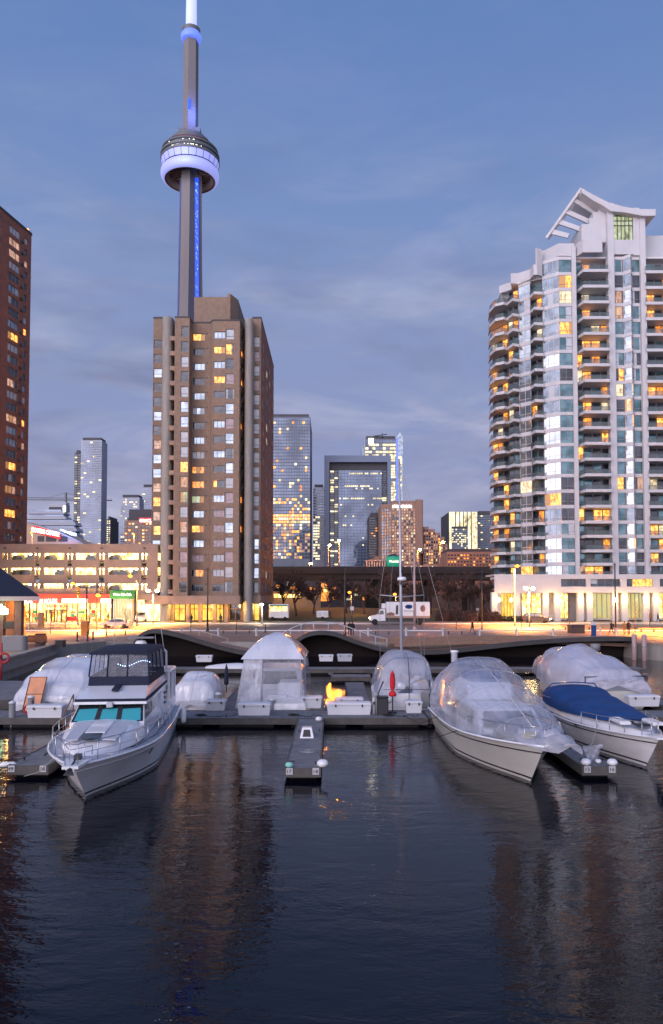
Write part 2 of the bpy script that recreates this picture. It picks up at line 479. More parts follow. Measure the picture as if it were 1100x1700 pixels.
def text_mb(s, size, depth=.05, bold=0.0):
    cu = bpy.data.curves.new('t', 'FONT'); cu.body = s; cu.size = size; cu.extrude = depth / 2; cu.offset = bold
    cu.align_x = 'LEFT'; cu.resolution_u = 3
    o = bpy.data.objects.new('t', cu); C.objects.link(o)
    bpy.context.view_layer.update()
    me = bpy.data.meshes.new_from_object(o.evaluated_get(bpy.context.evaluated_depsgraph_get()))
    vs = [tuple(v.co) for v in me.vertices]; fs = [tuple(p.vertices) for p in me.polygons]
    bpy.data.objects.remove(o); bpy.data.curves.remove(cu); bpy.data.meshes.remove(me)
    return vs, fs
def text_obj(name, s, mats, parent, x0, x1, y, z0, z1, depth=.05, bold=0.0, label=None, slope=None):
    """lettering standing in the plane Y=y, fitted to x0..x1 and z0..z1 (world coordinates), facing the camera"""
    vs, fs = text_mb(s, 1.0, .1, bold)
    ax = min(v[0] for v in vs); bx = max(v[0] for v in vs); az = min(v[1] for v in vs); bz = max(v[1] for v in vs)
    mb = MB(); out = []
    for v in vs:
        u = (v[0] - ax) / (bx - ax); w = (v[1] - az) / (bz - az)
        xx = x0 + (x1 - x0) * u
        out.append((xx, y - v[2] / .1 * depth, z0 + (z1 - z0) * w + (slope(u) if slope else 0)))
    mb._add(out, fs)
    return mb.build(name, mats, parent, label=label)
# ================================================================== SETTING
P = 1.5                                    # promenade height above the water
# ---- water
def make_water():
    m = bpy.data.materials.new('water'); m.use_nodes = True
    t = m.node_tree; b = t.nodes['Principled BSDF']; l = t.links.new
    b.inputs['Base Color'].default_value = (.002, .003, .008, 1); b.inputs['Roughness'].default_value = .02; b.inputs['IOR'].default_value = 1.285
    tcn = N(t, 'ShaderNodeTexCoord')
    mp1 = N(t, 'ShaderNodeMapping'); mp1.inputs['Scale'].default_value = (.8, 1.7, 1); mp1.inputs['Rotation'].default_value = (0, 0, .22)
    l(tcn.outputs['Object'], mp1.inputs[0])
    a = N(t, 'ShaderNodeTexNoise', i_Scale=.9, i_Detail=3.0, i_Roughness=.5, i_Distortion=.5)
    c = N(t, 'ShaderNodeTexNoise', i_Scale=4.2, i_Detail=2.5, i_Roughness=.5, i_Distortion=1.2)
    g_ = N(t, 'ShaderNodeTexNoise', i_Scale=.10, i_Detail=2.0)
    for q in (a, c, g_): l(mp1.outputs[0], q.inputs['Vector'])
    gr = ramp(t, [(.36, (.22, .22, .22)), (.62, (1, 1, 1))]); l(g_.outputs[0], gr.inputs[0])
    mu = N(t, 'ShaderNodeMath', operation='MULTIPLY'); l(c.outputs[0], mu.inputs[0]); mu.inputs[1].default_value = .24
    ad = N(t, 'ShaderNodeMath', operation='ADD'); l(a.outputs[0], ad.inputs[0]); l(mu.outputs[0], ad.inputs[1])
    m3 = N(t, 'ShaderNodeMath', operation='MULTIPLY'); l(ad.outputs[0], m3.inputs[0]); l(gr.outputs[0], m3.inputs[1])
    bp = N(t, 'ShaderNodeBump', i_Strength=.50, i_Distance=.075); l(m3.outputs[0], bp.inputs['Height']); l(bp.outputs[0], b.inputs['Normal'])
    M['water'] = m
make_water()
struct('water', MB().quad((-260, -60, 0), (260, -60, 0), (260, 95, 0), (-260, 95, 0)), 'water')

# ---- quay edge in plan, left quay, wave deck line, right quay
EL = [(-24.0, 30), (-24.6, 52), (-25.6, 62), (-27.4, 75.5)]     # left quay edge going away
ER = [(32, 77), (36.0, 70), (42, 63), (60, 55)]
shore = [(-260, 30)] + EL + [(-24.6, 82.5), (-20.2, 81.2), (31.6, 81.2)] + ER + [(260, 40)]
g = MB()
far = 138.0
g.poly([(x, y, P) for x, y in shore] + [(260, far, P), (-260, far, P)])
q = MB()
for i in range(len(shore) - 1):
    (x0, y0), (x1, y1) = shore[i], shore[i + 1]
    q.quad((x0, y0, -2), (x1, y1, -2), (x1, y1, P), (x0, y0, P))
struct('promenade', g, 'paver')
struct('quay_face', q, 'concrete_rib')
# ---- street laid on the promenade sheet
def sheet(name, x0, x1, y0, y1, z, m): return struct(name, MB().quad((x0, y0, z), (x1, y0, z), (x1, y1, z), (x0, y1, z)), m)
sheet('road', -230, 230, 106, 130, P + .006, 'asphalt')
s = MB()
for (a, b) in ((105.6, 106), (130, 130.35)): s.box(-230, 230, a, b, P - .2, P + .14)
struct('kerb', s, 'pale_concrete')
sheet('pavement', -230, 230, 130.35, 137.98, P + .13, 'sidewalk')
s = MB()
for k in range(-26, 27):
    s.quad((k * 8, 118, P + .012), (k * 8 + 4, 118, P + .012), (k * 8 + 4, 118.25, P + .012), (k * 8, 118.25, P + .012))
for y in (112, 124.5): s.quad((-230, y, P + .012), (230, y, P + .012), (230, y + .2, P + .012), (-230, y + .2, P + .012))
struct('road_marking', s, 'road_paint')
struct('ground', MB().quad((-900, 138, P - .02), (900, 138, P - .02), (1800, 2200, P - .02), (-1800, 2200, P - .02)), 'ground_dark')
s = MB()
s.grid([[(x, y, P + .02 + max(0, (y - 139)) * .028 + .35 * noise.noise(Vector((x * .08, y * .08, 0)))) for x in [-16 + 2.5 * i for i in range(20)]] for y in [138.2, 142, 148, 156, 166, 180, 196]], 0)
struct('verge', s, 'grass_dark')

# ================================================================== FACADE TOOLS
class Pool:
    """window parts of one building: the first `cap` are objects of their own, the rest are one part"""
    def __init__(s, root, cap=98): s.root = root; s.n = 0; s.cap = cap; s.rest = MB(); s.mats = []; s.q = []
    def mi(s, m):
        if m not in s.mats: s.mats.append(m)
        return s.mats.index(m)
    def win(s, P0, U, u0, u1, z0, z1, glass, frame='dark_trim', nm=1, rail=False, out=Vector((0, -1, 0)), d=.08, split=None, pri=None):
        area = abs(u1 - u0) * abs(z1 - z0) / max(1, P0.y) ** 2
        if pri is None: pri = area * (1.6 if glass.startswith('w_') else 1)
        s.q.append((pri, (P0, U, u0, u1, z0, z1, glass, frame, nm, rail, out, d, split)))
    def _geo(s, mb, a, gi, fi, ci=None):
        P0, U, u0, u1, z0, z1, glass, frame, nm, rail, out, d, split = a
        pt = lambda u, z, o=0: (P0.x + U.x * u + out.x * o, P0.y + U.y * u + out.y * o, z)
        def pane(a0, a1, i_): mb.quad(pt(a0, z0), pt(a1, z0), pt(a1, z1), pt(a0, z1), i_)
        W_ = u1 - u0
        if fi is not None and ci is not None and frame:
            if nm > 1 and rnd.random() < .7:                       # one or two leaves curtained or dark
                ks = [rnd.random() < .6 for _ in range(nm)]; ks[rnd.randrange(nm)] = True
                for k in range(nm): pane(u0 + W_ * k / nm, u0 + W_ * (k + 1) / nm, gi if ks[k] else ci)
            else:
                l_ = W_ * rnd.choice((0, .12, .25, .4)); r_ = W_ * rnd.choice((0, .12, .25))
                if l_: pane(u0, u0 + l_, ci)
                pane(u0 + l_, u1 - r_, gi)
                if r_: pane(u1 - r_, u1, ci)
        else: pane(u0, u1, gi)
        def bar(a0, a1, b0, b1):
            v = [pt(a0, b0, 0), pt(a1, b0, 0), pt(a1, b1, 0), pt(a0, b1, 0)]
            w = [pt(a0, b0, d), pt(a1, b0, d), pt(a1, b1, d), pt(a0, b1, d)]
            mb._add(v + w, [(4, 5, 6, 7), (0, 1, 5, 4), (1, 2, 6, 5), (2, 3, 7, 6), (3, 0, 4, 7)], fi)
        f = .07 if (u1 - u0) > 1 else .05
        if frame:
            bar(u0, u1, z0, z0 + f); bar(u0, u1, z1 - f, z1)
            bar(u0, u0 + f, z0 + f, z1 - f); bar(u1 - f, u1, z0 + f, z1 - f)
            for k in range(1, nm):
                c = u0 + (u1 - u0) * k / nm; bar(c - f / 2, c + f / 2, z0 + f, z1 - f)
            if split: 
                zc = z0 + (z1 - z0) * split; bar(u0 + f, u1 - f, zc - f / 2, zc + f / 2)
    def done(s):
        s.q.sort(key=lambda t: -t[0])
        for i, (_, a) in enumerate(s.q):
            if i < s.cap:
                mb = MB(); cm = ('g_dark' if rnd.random() < .5 else 'curtain_lit') if a[6].startswith('w_') else 'g_pale' if a[6] in ('g_dark', 'g_teal', 'g_sky') and rnd.random() < .45 else None
                s._geo(mb, a, 0, 1, 2 if cm else None); mb.build('window', [a[6], a[7] or 'dark_trim'] + ([cm] if cm else []), s.root)
            else:
                s._geo(s.rest, a, s.mi(a[6]), s.mi(a[7] or 'dark_trim'))
        if s.rest.v:
            o = s.rest.build('window', s.mats, s.root); o['kind'] = 'stuff'; o['label'] = 'smaller windows of the rest of the front'
def wall_open(mb, P0, U, W, z0, z1, ops, out, depth=.25, mi=0, ri=None):
    """vertical wall with rectangular openings (u0,u1,z0,z1) and their reveals"""
    if ri is None: ri = mi
    us = sorted(set([0, W] + [o[0] for o in ops] + [o[1] for o in ops]))
    pt = lambda u, z, o=0: (P0.x + U.x * u - out.x * o, P0.y + U.y * u - out.y * o, z)
    # column strips: merge solid cells vertically
    for i in range(len(us) - 1):
        a, b = us[i], us[i + 1]
        if b - a < 1e-5: continue
        mid = (a + b) / 2
        cuts = sorted([(o[2], o[3]) for o in ops if o[0] < mid < o[1]])
        z = z0
        for (c0, c1) in cuts:
            if c0 > z: mb.quad(pt(a, z), pt(b, z), pt(b, c0), pt(a, c0), mi)
            z = c1
        if z < z1: mb.quad(pt(a, z), pt(b, z), pt(b, z1), pt(a, z1), mi)
    for (a, b, c, e) in [o[:4] for o in ops]:
        mb.quad(pt(a, c), pt(a, c, depth), pt(a, e, depth), pt(a, e), ri)
        mb.quad(pt(b, c, depth), pt(b, c), pt(b, e), pt(b, e, depth), ri)
        mb.quad(pt(a, c), pt(b, c), pt(b, c, depth), pt(a, c, depth), ri)
        mb.quad(pt(a, e, depth), pt(b, e, depth), pt(b, e), pt(a, e), ri)
def seg(p0, p1):
    a = Vector((p0[0], p0[1], 0)); b = Vector((p1[0], p1[1], 0)); d = b - a; W = d.length; U = d / W
    return a, U, W, Vector((U.y, -U.x, 0))
OUTV = Vector((0, -1, 0))

# ================================================================== BROWN BRICK APARTMENT TOWER
def brown_tower():
    YF = 138.0
    base = PT(350, 1020, YF); base.z = P
    t = thing('apartment_building', 'brown brick apartment tower with pale rounded pillars in front of the needle tower', 'apartment building', base, world=True)
    zr = [Z(975 - 24.7 * (17 - i), YF) for i in range(18)]          # row centres, top first
    ztop = Z(533, YF); zbot = Z(989, YF); zsof = Z(1003, YF)
    pool = Pool(t)
    COL = {
        'L': 'ddsddsdrssryrysdsd', '1': 'ddwdwsswwyrgwrwppd', '2': 'ydsdssdswoogsyspod'.replace('ooo', 'ooo'),
        '3': 'sysyddsdsdyspppwwd', '4': 'wydpdspsdswpwswpwd', '5': 'dododdoddddododddd', '6': 'wpwpwwwwwwwwwpsssd'}
    KEY = dict(d='g_dark', s='g_sky', w='g_pale', y='w_yellow', o='w_orange', p='g_pink', g='w_green', r='w_rose', m='g_mirror')
    def col(P0, U, out, ops, key, u0, u1, hh, nm, dz=0, split=None, jit=True):
        for i, zc in enumerate(zr):
            a, b = zc - hh / 2 + dz, zc + hh / 2 + dz
            ops.append((u0, u1, a, b))
            pool.win(P0 - out * .22, U, u0, u1, a, b, KEY[COL[key][i % len(COL[key])]], 'frame_grey', nm, out=out, split=split)
    w = MB()
    # plan corners (x, Y), seen from the water side, left to right
    yA, yR = 136.4, 139.2
    xa0, xa1 = X(287, yA), X(311.5, yA)
    xb = xa1
    xc = X(389, YF); xt0 = X(350, YF)
    def wallseg(p0, p1, opsf=None, z0=zbot, z1=ztop, mi=0):
        P0, U, W, out = seg(p0, p1); ops = []
        if opsf: opsf(P0, U, W, out, ops)
        wall_open(w, P0, U, W, z0, z1, ops, out, .25, mi)
    # left wing front with its own window column, behind the pillar
    yW = 143.5
    xw0 = X(251, yW); xw1 = X(268, yW)
    zl = Z(529, yW)
    wallseg((xw0, yW), (xw1, yW), lambda P0, U, W, out, ops: col(P0, U, out, ops, 'L', .12, W - .25, 1.75, 1, split=.4), z1=zl)
    w.quad((xw0, yW + 20, zbot), (xw0, yW, zbot), (xw0, yW, zl), (xw0, yW + 20, zl))
    # dark slot with balconies between pillar and bay
    wallseg((X(282, 141), 141.5), (xa0, 141.5), mi=0)
    w.quad((xa0, 141.5, zbot), (xa0, yA, zbot), (xa0, yA, ztop), (xa0, 141.5, ztop))
    # projecting bay, its right return, recess, main front
    wallseg((xa0, yA), (xa1, yA), lambda P0, U, W, out, ops: col(P0, U, out, ops, '1', X(297.5, yA) - xa0, W - .12, 1.98, 1, split=.32))
    wallseg((xa1, yA), (xa1, yR))
    xm = X(352, yR)
    def rec(P0, U, W, out, ops):
        col(P0, U, out, ops, '2', X(317.5, yR) - xa1, X(338, yR) - xa1, 1.3, 3, dz=-.1)
    wallseg((xa1, yR), (xm - .6, yR), rec)
    def front(P0, U, W, out, ops):
        b = P0.x
        col(P0, U, out, ops, '3', X(352.8, YF) - b, X(371.8, YF) - b, 1.3, 3, dz=-.1)
        col(P0, U, out, ops, '4', X(372.6, YF) - b, X(386.5, YF) - b, 1.98, 1, dz=.05, split=.32)
    wallseg((xm - .6, yR), (xt0 + .1, YF)); wallseg((xt0 + .1, YF), (X(396, YF), YF), front)
    # facet turning back to the right, small dark windows, then the slot by the pillar
    x5 = X(396, YF); x6 = X(406, 144.5)
    def facet(P0, U, W, out, ops): col(P0, U, out, ops, '5', W * .25, W * .62, 1.3, 1)
    wallseg((x5, YF), (x6, 144.5), facet)
    # right wing front and its long receding flank
    y7 = 142.0; x7 = X(417, y7); x8 = X(432, y7)
    z7 = Z(529, y7)
    w.quad((x6, 144.5, zbot), (x7, 144.5, zbot), (x7, 144.5, z7), (x6, 144.5, z7))
    wallseg((x7, y7), (x8, y7), lambda P0, U, W, out, ops: col(P0, U, out, ops, '6', .22, W - .28, 1.98, 1, split=.32), z1=z7)
    y9 = 173.0
    w.build('wall', ['brown_brick'], t)
    f = MB(); P0, U, W, out = seg((x8, y7), (x8, y9)); ops = []
    fl = random.Random(3)
    for i, zc in enumerate(zr):
        for j, fu in enumerate((.10, .36, .60, .84)):
            u0 = W * fu; u1 = u0 + (2.0 if j % 2 == 0 else 2.6)
            ops.append((u0, u1, zc - .75, zc + .75))
            k = fl.random(); gl = 'w_cream' if k < .07 else 'g_pale' if k < .42 else 'g_sky' if k < .6 else 'g_dark'
            pool.win(P0 - out * .03, U, u0, u1, zc - .75, zc + .75, gl, 'frame_grey', 2, out=out)
    wall_open(f, P0, U, W, zbot, z7, ops, out, .06)
    f.build('flank_wall', 'flank_brick', t)
    # roof slabs and coping
    r = MB()
    r.prism([(xw0 - .05, yW - .05), (xw1, yW - .05), (xw1, yW + 20), (xw0 - .05, yW + 20)], zl, zl + .35)
    r.prism([(xa0 - .05, yA - .06), (xa1 + .06, yA - .06), (xa1 + .06, yR - .06), (xm - .6, yR - .06), (xt0 + .1, YF - .06), (x5 + .05, YF - .06), (x6 + .05, 144.4), (x6, 165), (xa0 - .05, 165)], ztop, ztop + .3)
    r.prism([(x7, y7 - .05), (x8 + .05, y7 - .05), (x8 + .05, y9), (x7, y9)], z7, z7 + .35)
    r.build('roof', 'dark_trim', t)
    ph = MB(); zt = Z(493, 141)
    ph.box(X(319, 141), X(375, 141), 141, 156, ztop + .3, zt)
    ph.prism([(X(376, 141), 140.0), (X(381, 141), 140.0), (X(391, 141), 143), (X(391, 141), 154), (X(376, 141), 154)], ztop + .3, Z(491, 141))
    ph.build('penthouse', 'brown_brick', t)
    # rounded concrete pillars to the ground
    for (pa, pb, yy, zz) in ((266.5, 284, 139.2, Z(531, 140)), (404.5, 418.5, 140.0, Z(531, 140))):
        xa, xb2 = X(pa, yy), X(pb, yy); c = (xa + xb2) / 2; rr = (xb2 - xa) / 2
        pts = [(c - rr * math.cos(math.pi * k / 12), yy - rr * 1.1 * math.sin(math.pi * k / 12)) for k in range(13)]
        m = MB(); m.prism(pts + [(xb2, yy + 6), (xa, yy + 6)], P, zz); m.build('pillar', 'concrete_rib', t)
    # small balconies in the left slot and in the right slot
    for i, zc in enumerate(zr):
        b = MB(); b.box(X(283.5, 140), xa0 - .02, 137.6, 141.45, zc - 1.25, zc - .45)
        b.build('balcony', 'tan_concrete', t)
    # vents
    v = MB()
    for zc in zr:
        for px in (340.5, 346.5): v.box(X(px, yR), X(px + 2.2, yR), yR - .06, yR + .02, zc + .45, zc + .68)
    o = v.build('wall_vent', 'dark_trim', t); o['kind'] = 'stuff'
    # ground floor: band, piers, lit lobby
    bnd = MB()
    bnd.prism([(xw0 - .2, 139.4), (xa0 - .6, 136.1), (xa1 + .4, 136.1), (xm, 136.1), (x5 + .3, 137.4), (x6, 141.8), (x8 + .1, 141.4), (x8 + .1, y9), (xw0 - .2, 160)], zsof, zbot)
    bnd.build('canopy_band', 'tan_concrete', t)
    lob = MB(); yl = 142.4; z0 = P + .13
    lob.box(X(284, yl), X(405, yl), yl, yl + .3, z0, zsof); lob.box(X(418.5, yl), X(431, yl), yl + 2.4, yl + 2.7, z0, zsof)
    lob.build('lobby_wall', 'tan_concrete', t)
    for (a, b, k) in ((289, 308, 'w_lobby'), (317, 330, 'w_lobby'), (336, 355, 'w_lobby'), (360, 371, 'w_lobby'), (382, 400, 'g_dark')):
        m = MB(); m.quad((X(a, yl), yl - .03, z0 + .15), (X(b, yl), yl - .03, z0 + .15), (X(b, yl), yl - .03, zsof - .15), (X(a, yl), yl - .03, zsof - .15))
        for c in (a, (a + b) / 2, b): m.box(X(c, yl) - .06, X(c, yl) + .06, yl - .12, yl - .031, z0, zsof - .1, 1)
        m.box(X(a, yl), X(b, yl), yl - .12, yl - .031, z0 + 2.2, z0 + 2.32, 1)
        m.build('shop_window', [k, 'wood_warm'], t)
    m = MB(); m.quad((X(421, 145), 144.75, z0), (X(430, 145), 144.75, z0), (X(430, 145), 144.75, zsof), (X(421, 145), 144.75, zsof)); m.build('shop_window', 'w_lobby', t)
    for px in (287, 313, 333, 357, 376):
        m = MB(); m.box(X(px, 140) - .35, X(px, 140) + .35, 139.7, 140.6, P, zsof); m.build('pier', 'tan_concrete', t)
    for px in (300, 345, 392):
        light('soffit_lamp', (X(px, 139.5), 138.6, zsof - .5), 600, (1, .55, .14), t, .3)
    light('soffit_lamp', (X(425, 142), 143.0, zsof - .5), 260, (1, .6, .2), t, .3)
    pool.done()
brown_tower()

# ================================================================== WHITE CONDOMINIUM TOWER
def white_tower():
    Y = 145.0
    base = Vector((X(1000, Y), Y, P))
    t = thing('apartment_building', 'white curved condominium tower with stacked balconies and a sweeping finned roof crown', 'apartment building', base, world=True)
    pool = Pool(t)
    sl = [427 + 25.85 * k for k in range(18)] + [890, 914, 936, 957, 978]     # slab levels in the front plane
    zs = [Z(v, Y) for v in sl]
    rr = random.Random(11)
    litp = dict(y=.16)
    def pick(kind, i):
        k = rr.random(); low = i > 10
        if kind == 'front': return 'w_yellow' if k < .09 else 'w_rose' if k < .19 else 'w_cream' if k < .21 else 'g_teal' if k < .80 else 'g_dark'
        if kind == 'bright':
            return 'w_cream' if k < .03 else 'w_yellow' if k < .05 else ('g_mirror' if k < (.9 if low else .45) else 'g_sky')
        if kind == 'balc': return 'w_yellow' if k < .17 else 'w_orange' if k < .24 else 'w_cream' if k < .28 else 'g_dark' if k < .8 else 'g_teal'
    wall = MB(); TH = .31                                              # white slab edge / spandrel
    def glazed(p0, p1, i0, kind, nm=2, top=None, iend=22):
        """stack of glazed bays between white slab edges"""
        P0, U, W, out = seg(p0, p1)
        for i in range(i0, iend):
            za, zb = zs[i + 1], zs[i]
            pt = lambda u, z, o=0: (P0.x + U.x * u + out.x * o, P0.y + U.y * u + out.y * o, z)
            wall.hexa([pt(0, za - TH, 0), pt(W, za - TH, 0), pt(W, za - TH, -.5), pt(0, za - TH, -.5), pt(0, za + TH, 0), pt(W, za + TH, 0), pt(W, za + TH, -.5), pt(0, za + TH, -.5)])
            k = pick(kind, i)
            pool.win(P0 - out * .1, U, .04, W - .04, za + TH, zb - TH, k, 'frame_white' if kind == 'bright' else 'frame_grey', nm, out=out, d=.06, split=.28)
        za = zs[i0]
        wall.hexa([pt(0, za - TH, 0), pt(W, za - TH, 0), pt(W, za - TH, -.5), pt(0, za - TH, -.5), pt(0, za + TH, 0), pt(W, za + TH, 0), pt(W, za + TH, -.5), pt(0, za + TH, -.5)])
    def pier(px0, px1, y, ztop, z0=zs[22], py=700):
        wall.box(X(px0, y, py), X(px1, y, py), y - .12, y + 1.2, z0, ztop)
    def balconies(plan, back, i0, iend=22, kind='balc', screen=True, wins=3):
        """plan: outer edge points left to right; back: two points of the glass wall behind"""
        P0, U, W, out = seg(*back)
        for i in range(i0, iend):
            za, zb = zs[i + 1], zs[i]
            m = MB()
            pts = [tuple(p) for p in plan] + [back[1], back[0]]
            m.prism(pts, za - .38, za - .14, 0)
            for a, b in zip(plan[:-1], plan[1:]):
                q0, u, w_, o_ = seg(a, b)
                def bx(t0, t1, z0, z1, d0, d1, mi):
                    A = q0 + u * t0; B = q0 + u * t1
                    m.hexa([(A.x - o_.x * d0, A.y - o_.y * d0, z0), (B.x - o_.x * d0, B.y - o_.y * d0, z0), (B.x - o_.x * d1, B.y - o_.y * d1, z0), (A.x - o_.x * d1, A.y - o_.y * d1, z0),
                            (A.x - o_.x * d0, A.y - o_.y * d0, z1), (B.x - o_.x * d0, B.y - o_.y * d0, z1), (B.x - o_.x * d1, B.y - o_.y * d1, z1), (A.x - o_.x * d1, A.y - o_.y * d1, z1)], mi)
                bx(0, w_, za - .42, za + .14, -.02, .16, 0)
                bx(0, w_, za + .16, za + .95, .05, .08, 1)
                bx(0, w_, za + .95, za + 1.0, .04, .09, 2)
            mid = (Vector((*plan[len(plan) // 2], 0)) + P0 + U * (W / 2)) / 2
            for _ in range(rr.randint(0, 3)):
                bx_, by_ = mid.x + rr.uniform(-1.2, 1.2), mid.y + rr.uniform(-.2, .3); hh_ = rr.uniform(.5, 1.1)
                m.box(bx_, bx_ + rr.uniform(.25, .6), by_, by_ + .4, za - .13, za + hh_, rr.choice((2, 3, 4)))
            m.build('balcony', ['white_wall', 'balcony_glass', 'dark_metal', 'wood_warm', 'frame_grey'], t)
            n = wins
            for k in range(n):
                kk = pick(kind, i)
                pool.win(P0, U, W * k / n + .05, W * (k + 1) / n - .05, za - .1, zb - .45, kk, 'frame_grey', 1, out=out, d=.05, pri=.00018 if kk.startswith('w_') else .00001)
    xp = lambda px, y: X(px, y, 700)
    # --- front, left to right
    c1a, c1b = (xp(902, 147.6), 147.6), (xp(930, 145.4), 145.4)
    glazed(c1a, c1b, 0, 'bright', 3)
    c2b = (xp(952, 145.4), 145.4)
    glazed(c1b, c2b, 0, 'front', 2)
    pier(952, 959, 145.2, zs[0] + 2.2)
    glazed((xp(959, 146.6), 146.6), (xp(968, 146.6), 146.6), 0, 'front', 1)
    balconies([(xp(960, 146.2), 146.0), (xp(970.5, 143.8), 143.6), (xp(1013, 143.8), 143.6)], ((xp(967, 147.2), 147.2), (xp(1013, 147.2), 147.2)), 0)
    pier(1012.5, 1023, 144.9, Z(338, 145), py=700)
    pr = xp(1050.5, 144.3)
    glazed((xp(1023, 145.4), 145.4), (xp(1037, 145.4), 145.4), 0, 'front', 1)
    glazed((xp(1037, 145.4), 145.4), (pr, 144.3), 0, 'bright', 1)
    glazed((pr, 144.3), (xp(1053, 145.4), 145.4), 0, 'bright', 1)
    glazed((xp(1053, 145.4), 145.4), (xp(1067, 145.4), 145.4), 0, 'front', 1)
    pier(1067, 1076, 144.9, Z(352, 145))
    balconies([(xp(1076, 144), 144.2), (xp(1130, 144), 144.2)], ((xp(1076, 147.2), 147.2), (xp(1130, 147.2), 147.2)), 0, wins=4)
    # --- curved left side stepping back, lower roofs towards the left
    balconies([(xp(881, 149.2), 149.2), (xp(888, 147.0), 146.8), (xp(902, 147.4), 147.0)], ((xp(883, 150.4), 150.4), (xp(902, 148.6), 148.6)), 1, wins=2)
    glazed((xp(862, 151.2), 151.2), (xp(882, 149.2), 149.2), 1, 'bright', 2)
    balconies([(xp(843, 152.8), 152.6), (xp(852, 150.4), 150.2), (xp(862.5, 151), 150.7)], ((xp(845, 153.8), 153.8), (xp(862, 152.4), 152.4)), 1, wins=2)
    balconies([(xp(813, 161), 162), (xp(814, 156.5), 156.5), (xp(823, 153.4), 153.2), (xp(837, 152.4), 152.1), (xp(844, 153.2), 152.9)], ((xp(818, 159), 159), (xp(844, 154.8), 154.8)), 1, wins=3)
    wall.build('wall', 'white_wall', t)
    # dark core behind the balconies
    core = MB()
    def blk(pts, ztop, z0=P): core.prism(pts, z0, ztop)
    blk([(xp(953, 148), 147.9), (xp(1130, 148), 147.9), (xp(1130, 148), 175), (xp(953, 148), 175)], zs[0] + .2)
    blk([(c1a[0] + .4, 148.6), (xp(953, 147), 146.4), (xp(953, 147), 175), (c1a[0] + 1, 175)], zs[0] + .2)
    blk([(xp(884, 150.6), 150.8), (xp(903, 148.8), 149.0), (xp(903, 150.6), 172), (xp(884, 152.6) + 1, 172)], zs[1] + .2)
    blk([(xp(846, 154.2), 154.3), (xp(862, 152.8), 152.9), (xp(862, 151.6), 151.7), (xp(883, 150.0), 150.6), (xp(883, 152.6), 172), (xp(846, 157), 172)], zs[1] + .2)
    blk([(xp(820, 159), 159.4), (xp(846, 155), 155.2), (xp(846, 158), 172), (xp(822, 172), 172)], zs[2] + .2)
    blk([(xp(832, 154.4), 154.3), (xp(847, 153.4), 153.3), (xp(847, 157), 168), (xp(833, 157), 168)], zs[1] - .4, zs[2])
    core.build('core_wall', 'frame_grey', t)
    # stepped parapets
    def par(pts, z0, z1, th=.4):
        for a, b in zip(pts[:-1], pts[1:]):
            pa = MB()
            q0, u, w_, o_ = seg(a, b); A = q0; B = q0 + u * w_
            pa.hexa([(A.x, A.y, z0), (B.x, B.y, z0), (B.x - o_.x * th, B.y - o_.y * th, z0), (A.x - o_.x * th, A.y - o_.y * th, z0),
                     (A.x, A.y, z1), (B.x, B.y, z1), (B.x - o_.x * th, B.y - o_.y * th, z1), (A.x - o_.x * th, A.y - o_.y * th, z1)])
            pa.build('parapet', 'white_wall', t)
    par([(c1a[0] - .1, 149.6), (c1b[0], 145.3), (xp(957, 145.3), 145.3)], zs[0] + .4, zs[0] + 2.9)
    par([(xp(958, 146), 146), (xp(971, 143.7), 143.7), (xp(1004, 143.7), 143.7)], zs[0] + .4, zs[0] + 2.9)
    par([(xp(850, 150.8), 150.8), (xp(862, 151), 150.7), (xp(882, 148.8), 148.8), (xp(888, 146.8), 146.7), (xp(893, 147), 146.6)], zs[1] + .3, zs[1] + 2.4)
    par([(xp(893, 147), 146.5), (xp(902, 147.4), 147.2)], zs[1] + .3, zs[0] + 2.6)
    par([(xp(831, 153), 153.2), (xp(850, 151.2), 151.2)], zs[1] - .8, zs[1] + .8)
    # roof slabs closing each step
    rf = MB()
    rf.prism([(c1a[0], 150), (c1b[0], 146), (xp(1130, 147), 146), (xp(1130, 147), 175), (c1a[0] + 1, 175)], zs[0] + .2, zs[0] + .5)
    rf.prism([(xp(850, 151.6), 151.4), (xp(884, 149.4), 149.3), (xp(903, 148.6), 148.2), (xp(903, 150.6), 172), (xp(850, 152.6) + 1, 172)], zs[1] + .2, zs[1] + .5)
    rf.build('roof', 'pale_concrete', t)
    # penthouse and crown
    c = MB(); yc = 145.0
    zc = lambda py: Z(py, yc)
    xa, xb = xp(1011, yc), xp(1089, yc)
    # big framed window block
    z0 = zs[0] + .4
    c.box(xp(1013, yc), xp(1017, yc), yc, yc + 1, z0, zc(345)); c.box(xp(1056, yc), xp(1067, yc), yc, yc + 1, z0, zc(345))
    c.box(xp(1060, yc), xp(1130, yc), yc + 4, yc + 12, z0, zc(375))
    c.box(xp(1013.5, yc), xp(1066, yc), yc + 1.5, yc + 9, zs[0] + .5, zc(350))
    c.box(xp(1017, yc), xp(1056, yc), yc, yc + 1, zs[0] + .6, zc(398))
    # stepped white side wall rising to the crown
    side = [(965, 402), (965, 372), (978, 372), (978, 362), (984, 362), (984, 352), (993, 352), (993, 343), (1008, 338), (1014, 338), (1014, 402)]
    c.extr([PT(a, b, yc + .6) for a, b in side], (0, 7, 0))
    # sweeping roof beam
    top = [(965, 312), (975, 318), (990, 326), (1010, 336), (1035, 343), (1060, 347), (1088, 347)]
    bot = [(1088, 358), (1066, 358), (1040, 353), (1014, 350), (1000, 341), (985, 333), (966, 320)]
    c.extr([PT(a, b, yc - 1.2) for a, b in top + bot], (0, 7, 0))
    c.build('penthouse', 'white_wall', t)
    cw = MB()
    a, b = xp(1017, yc), xp(1056, yc)
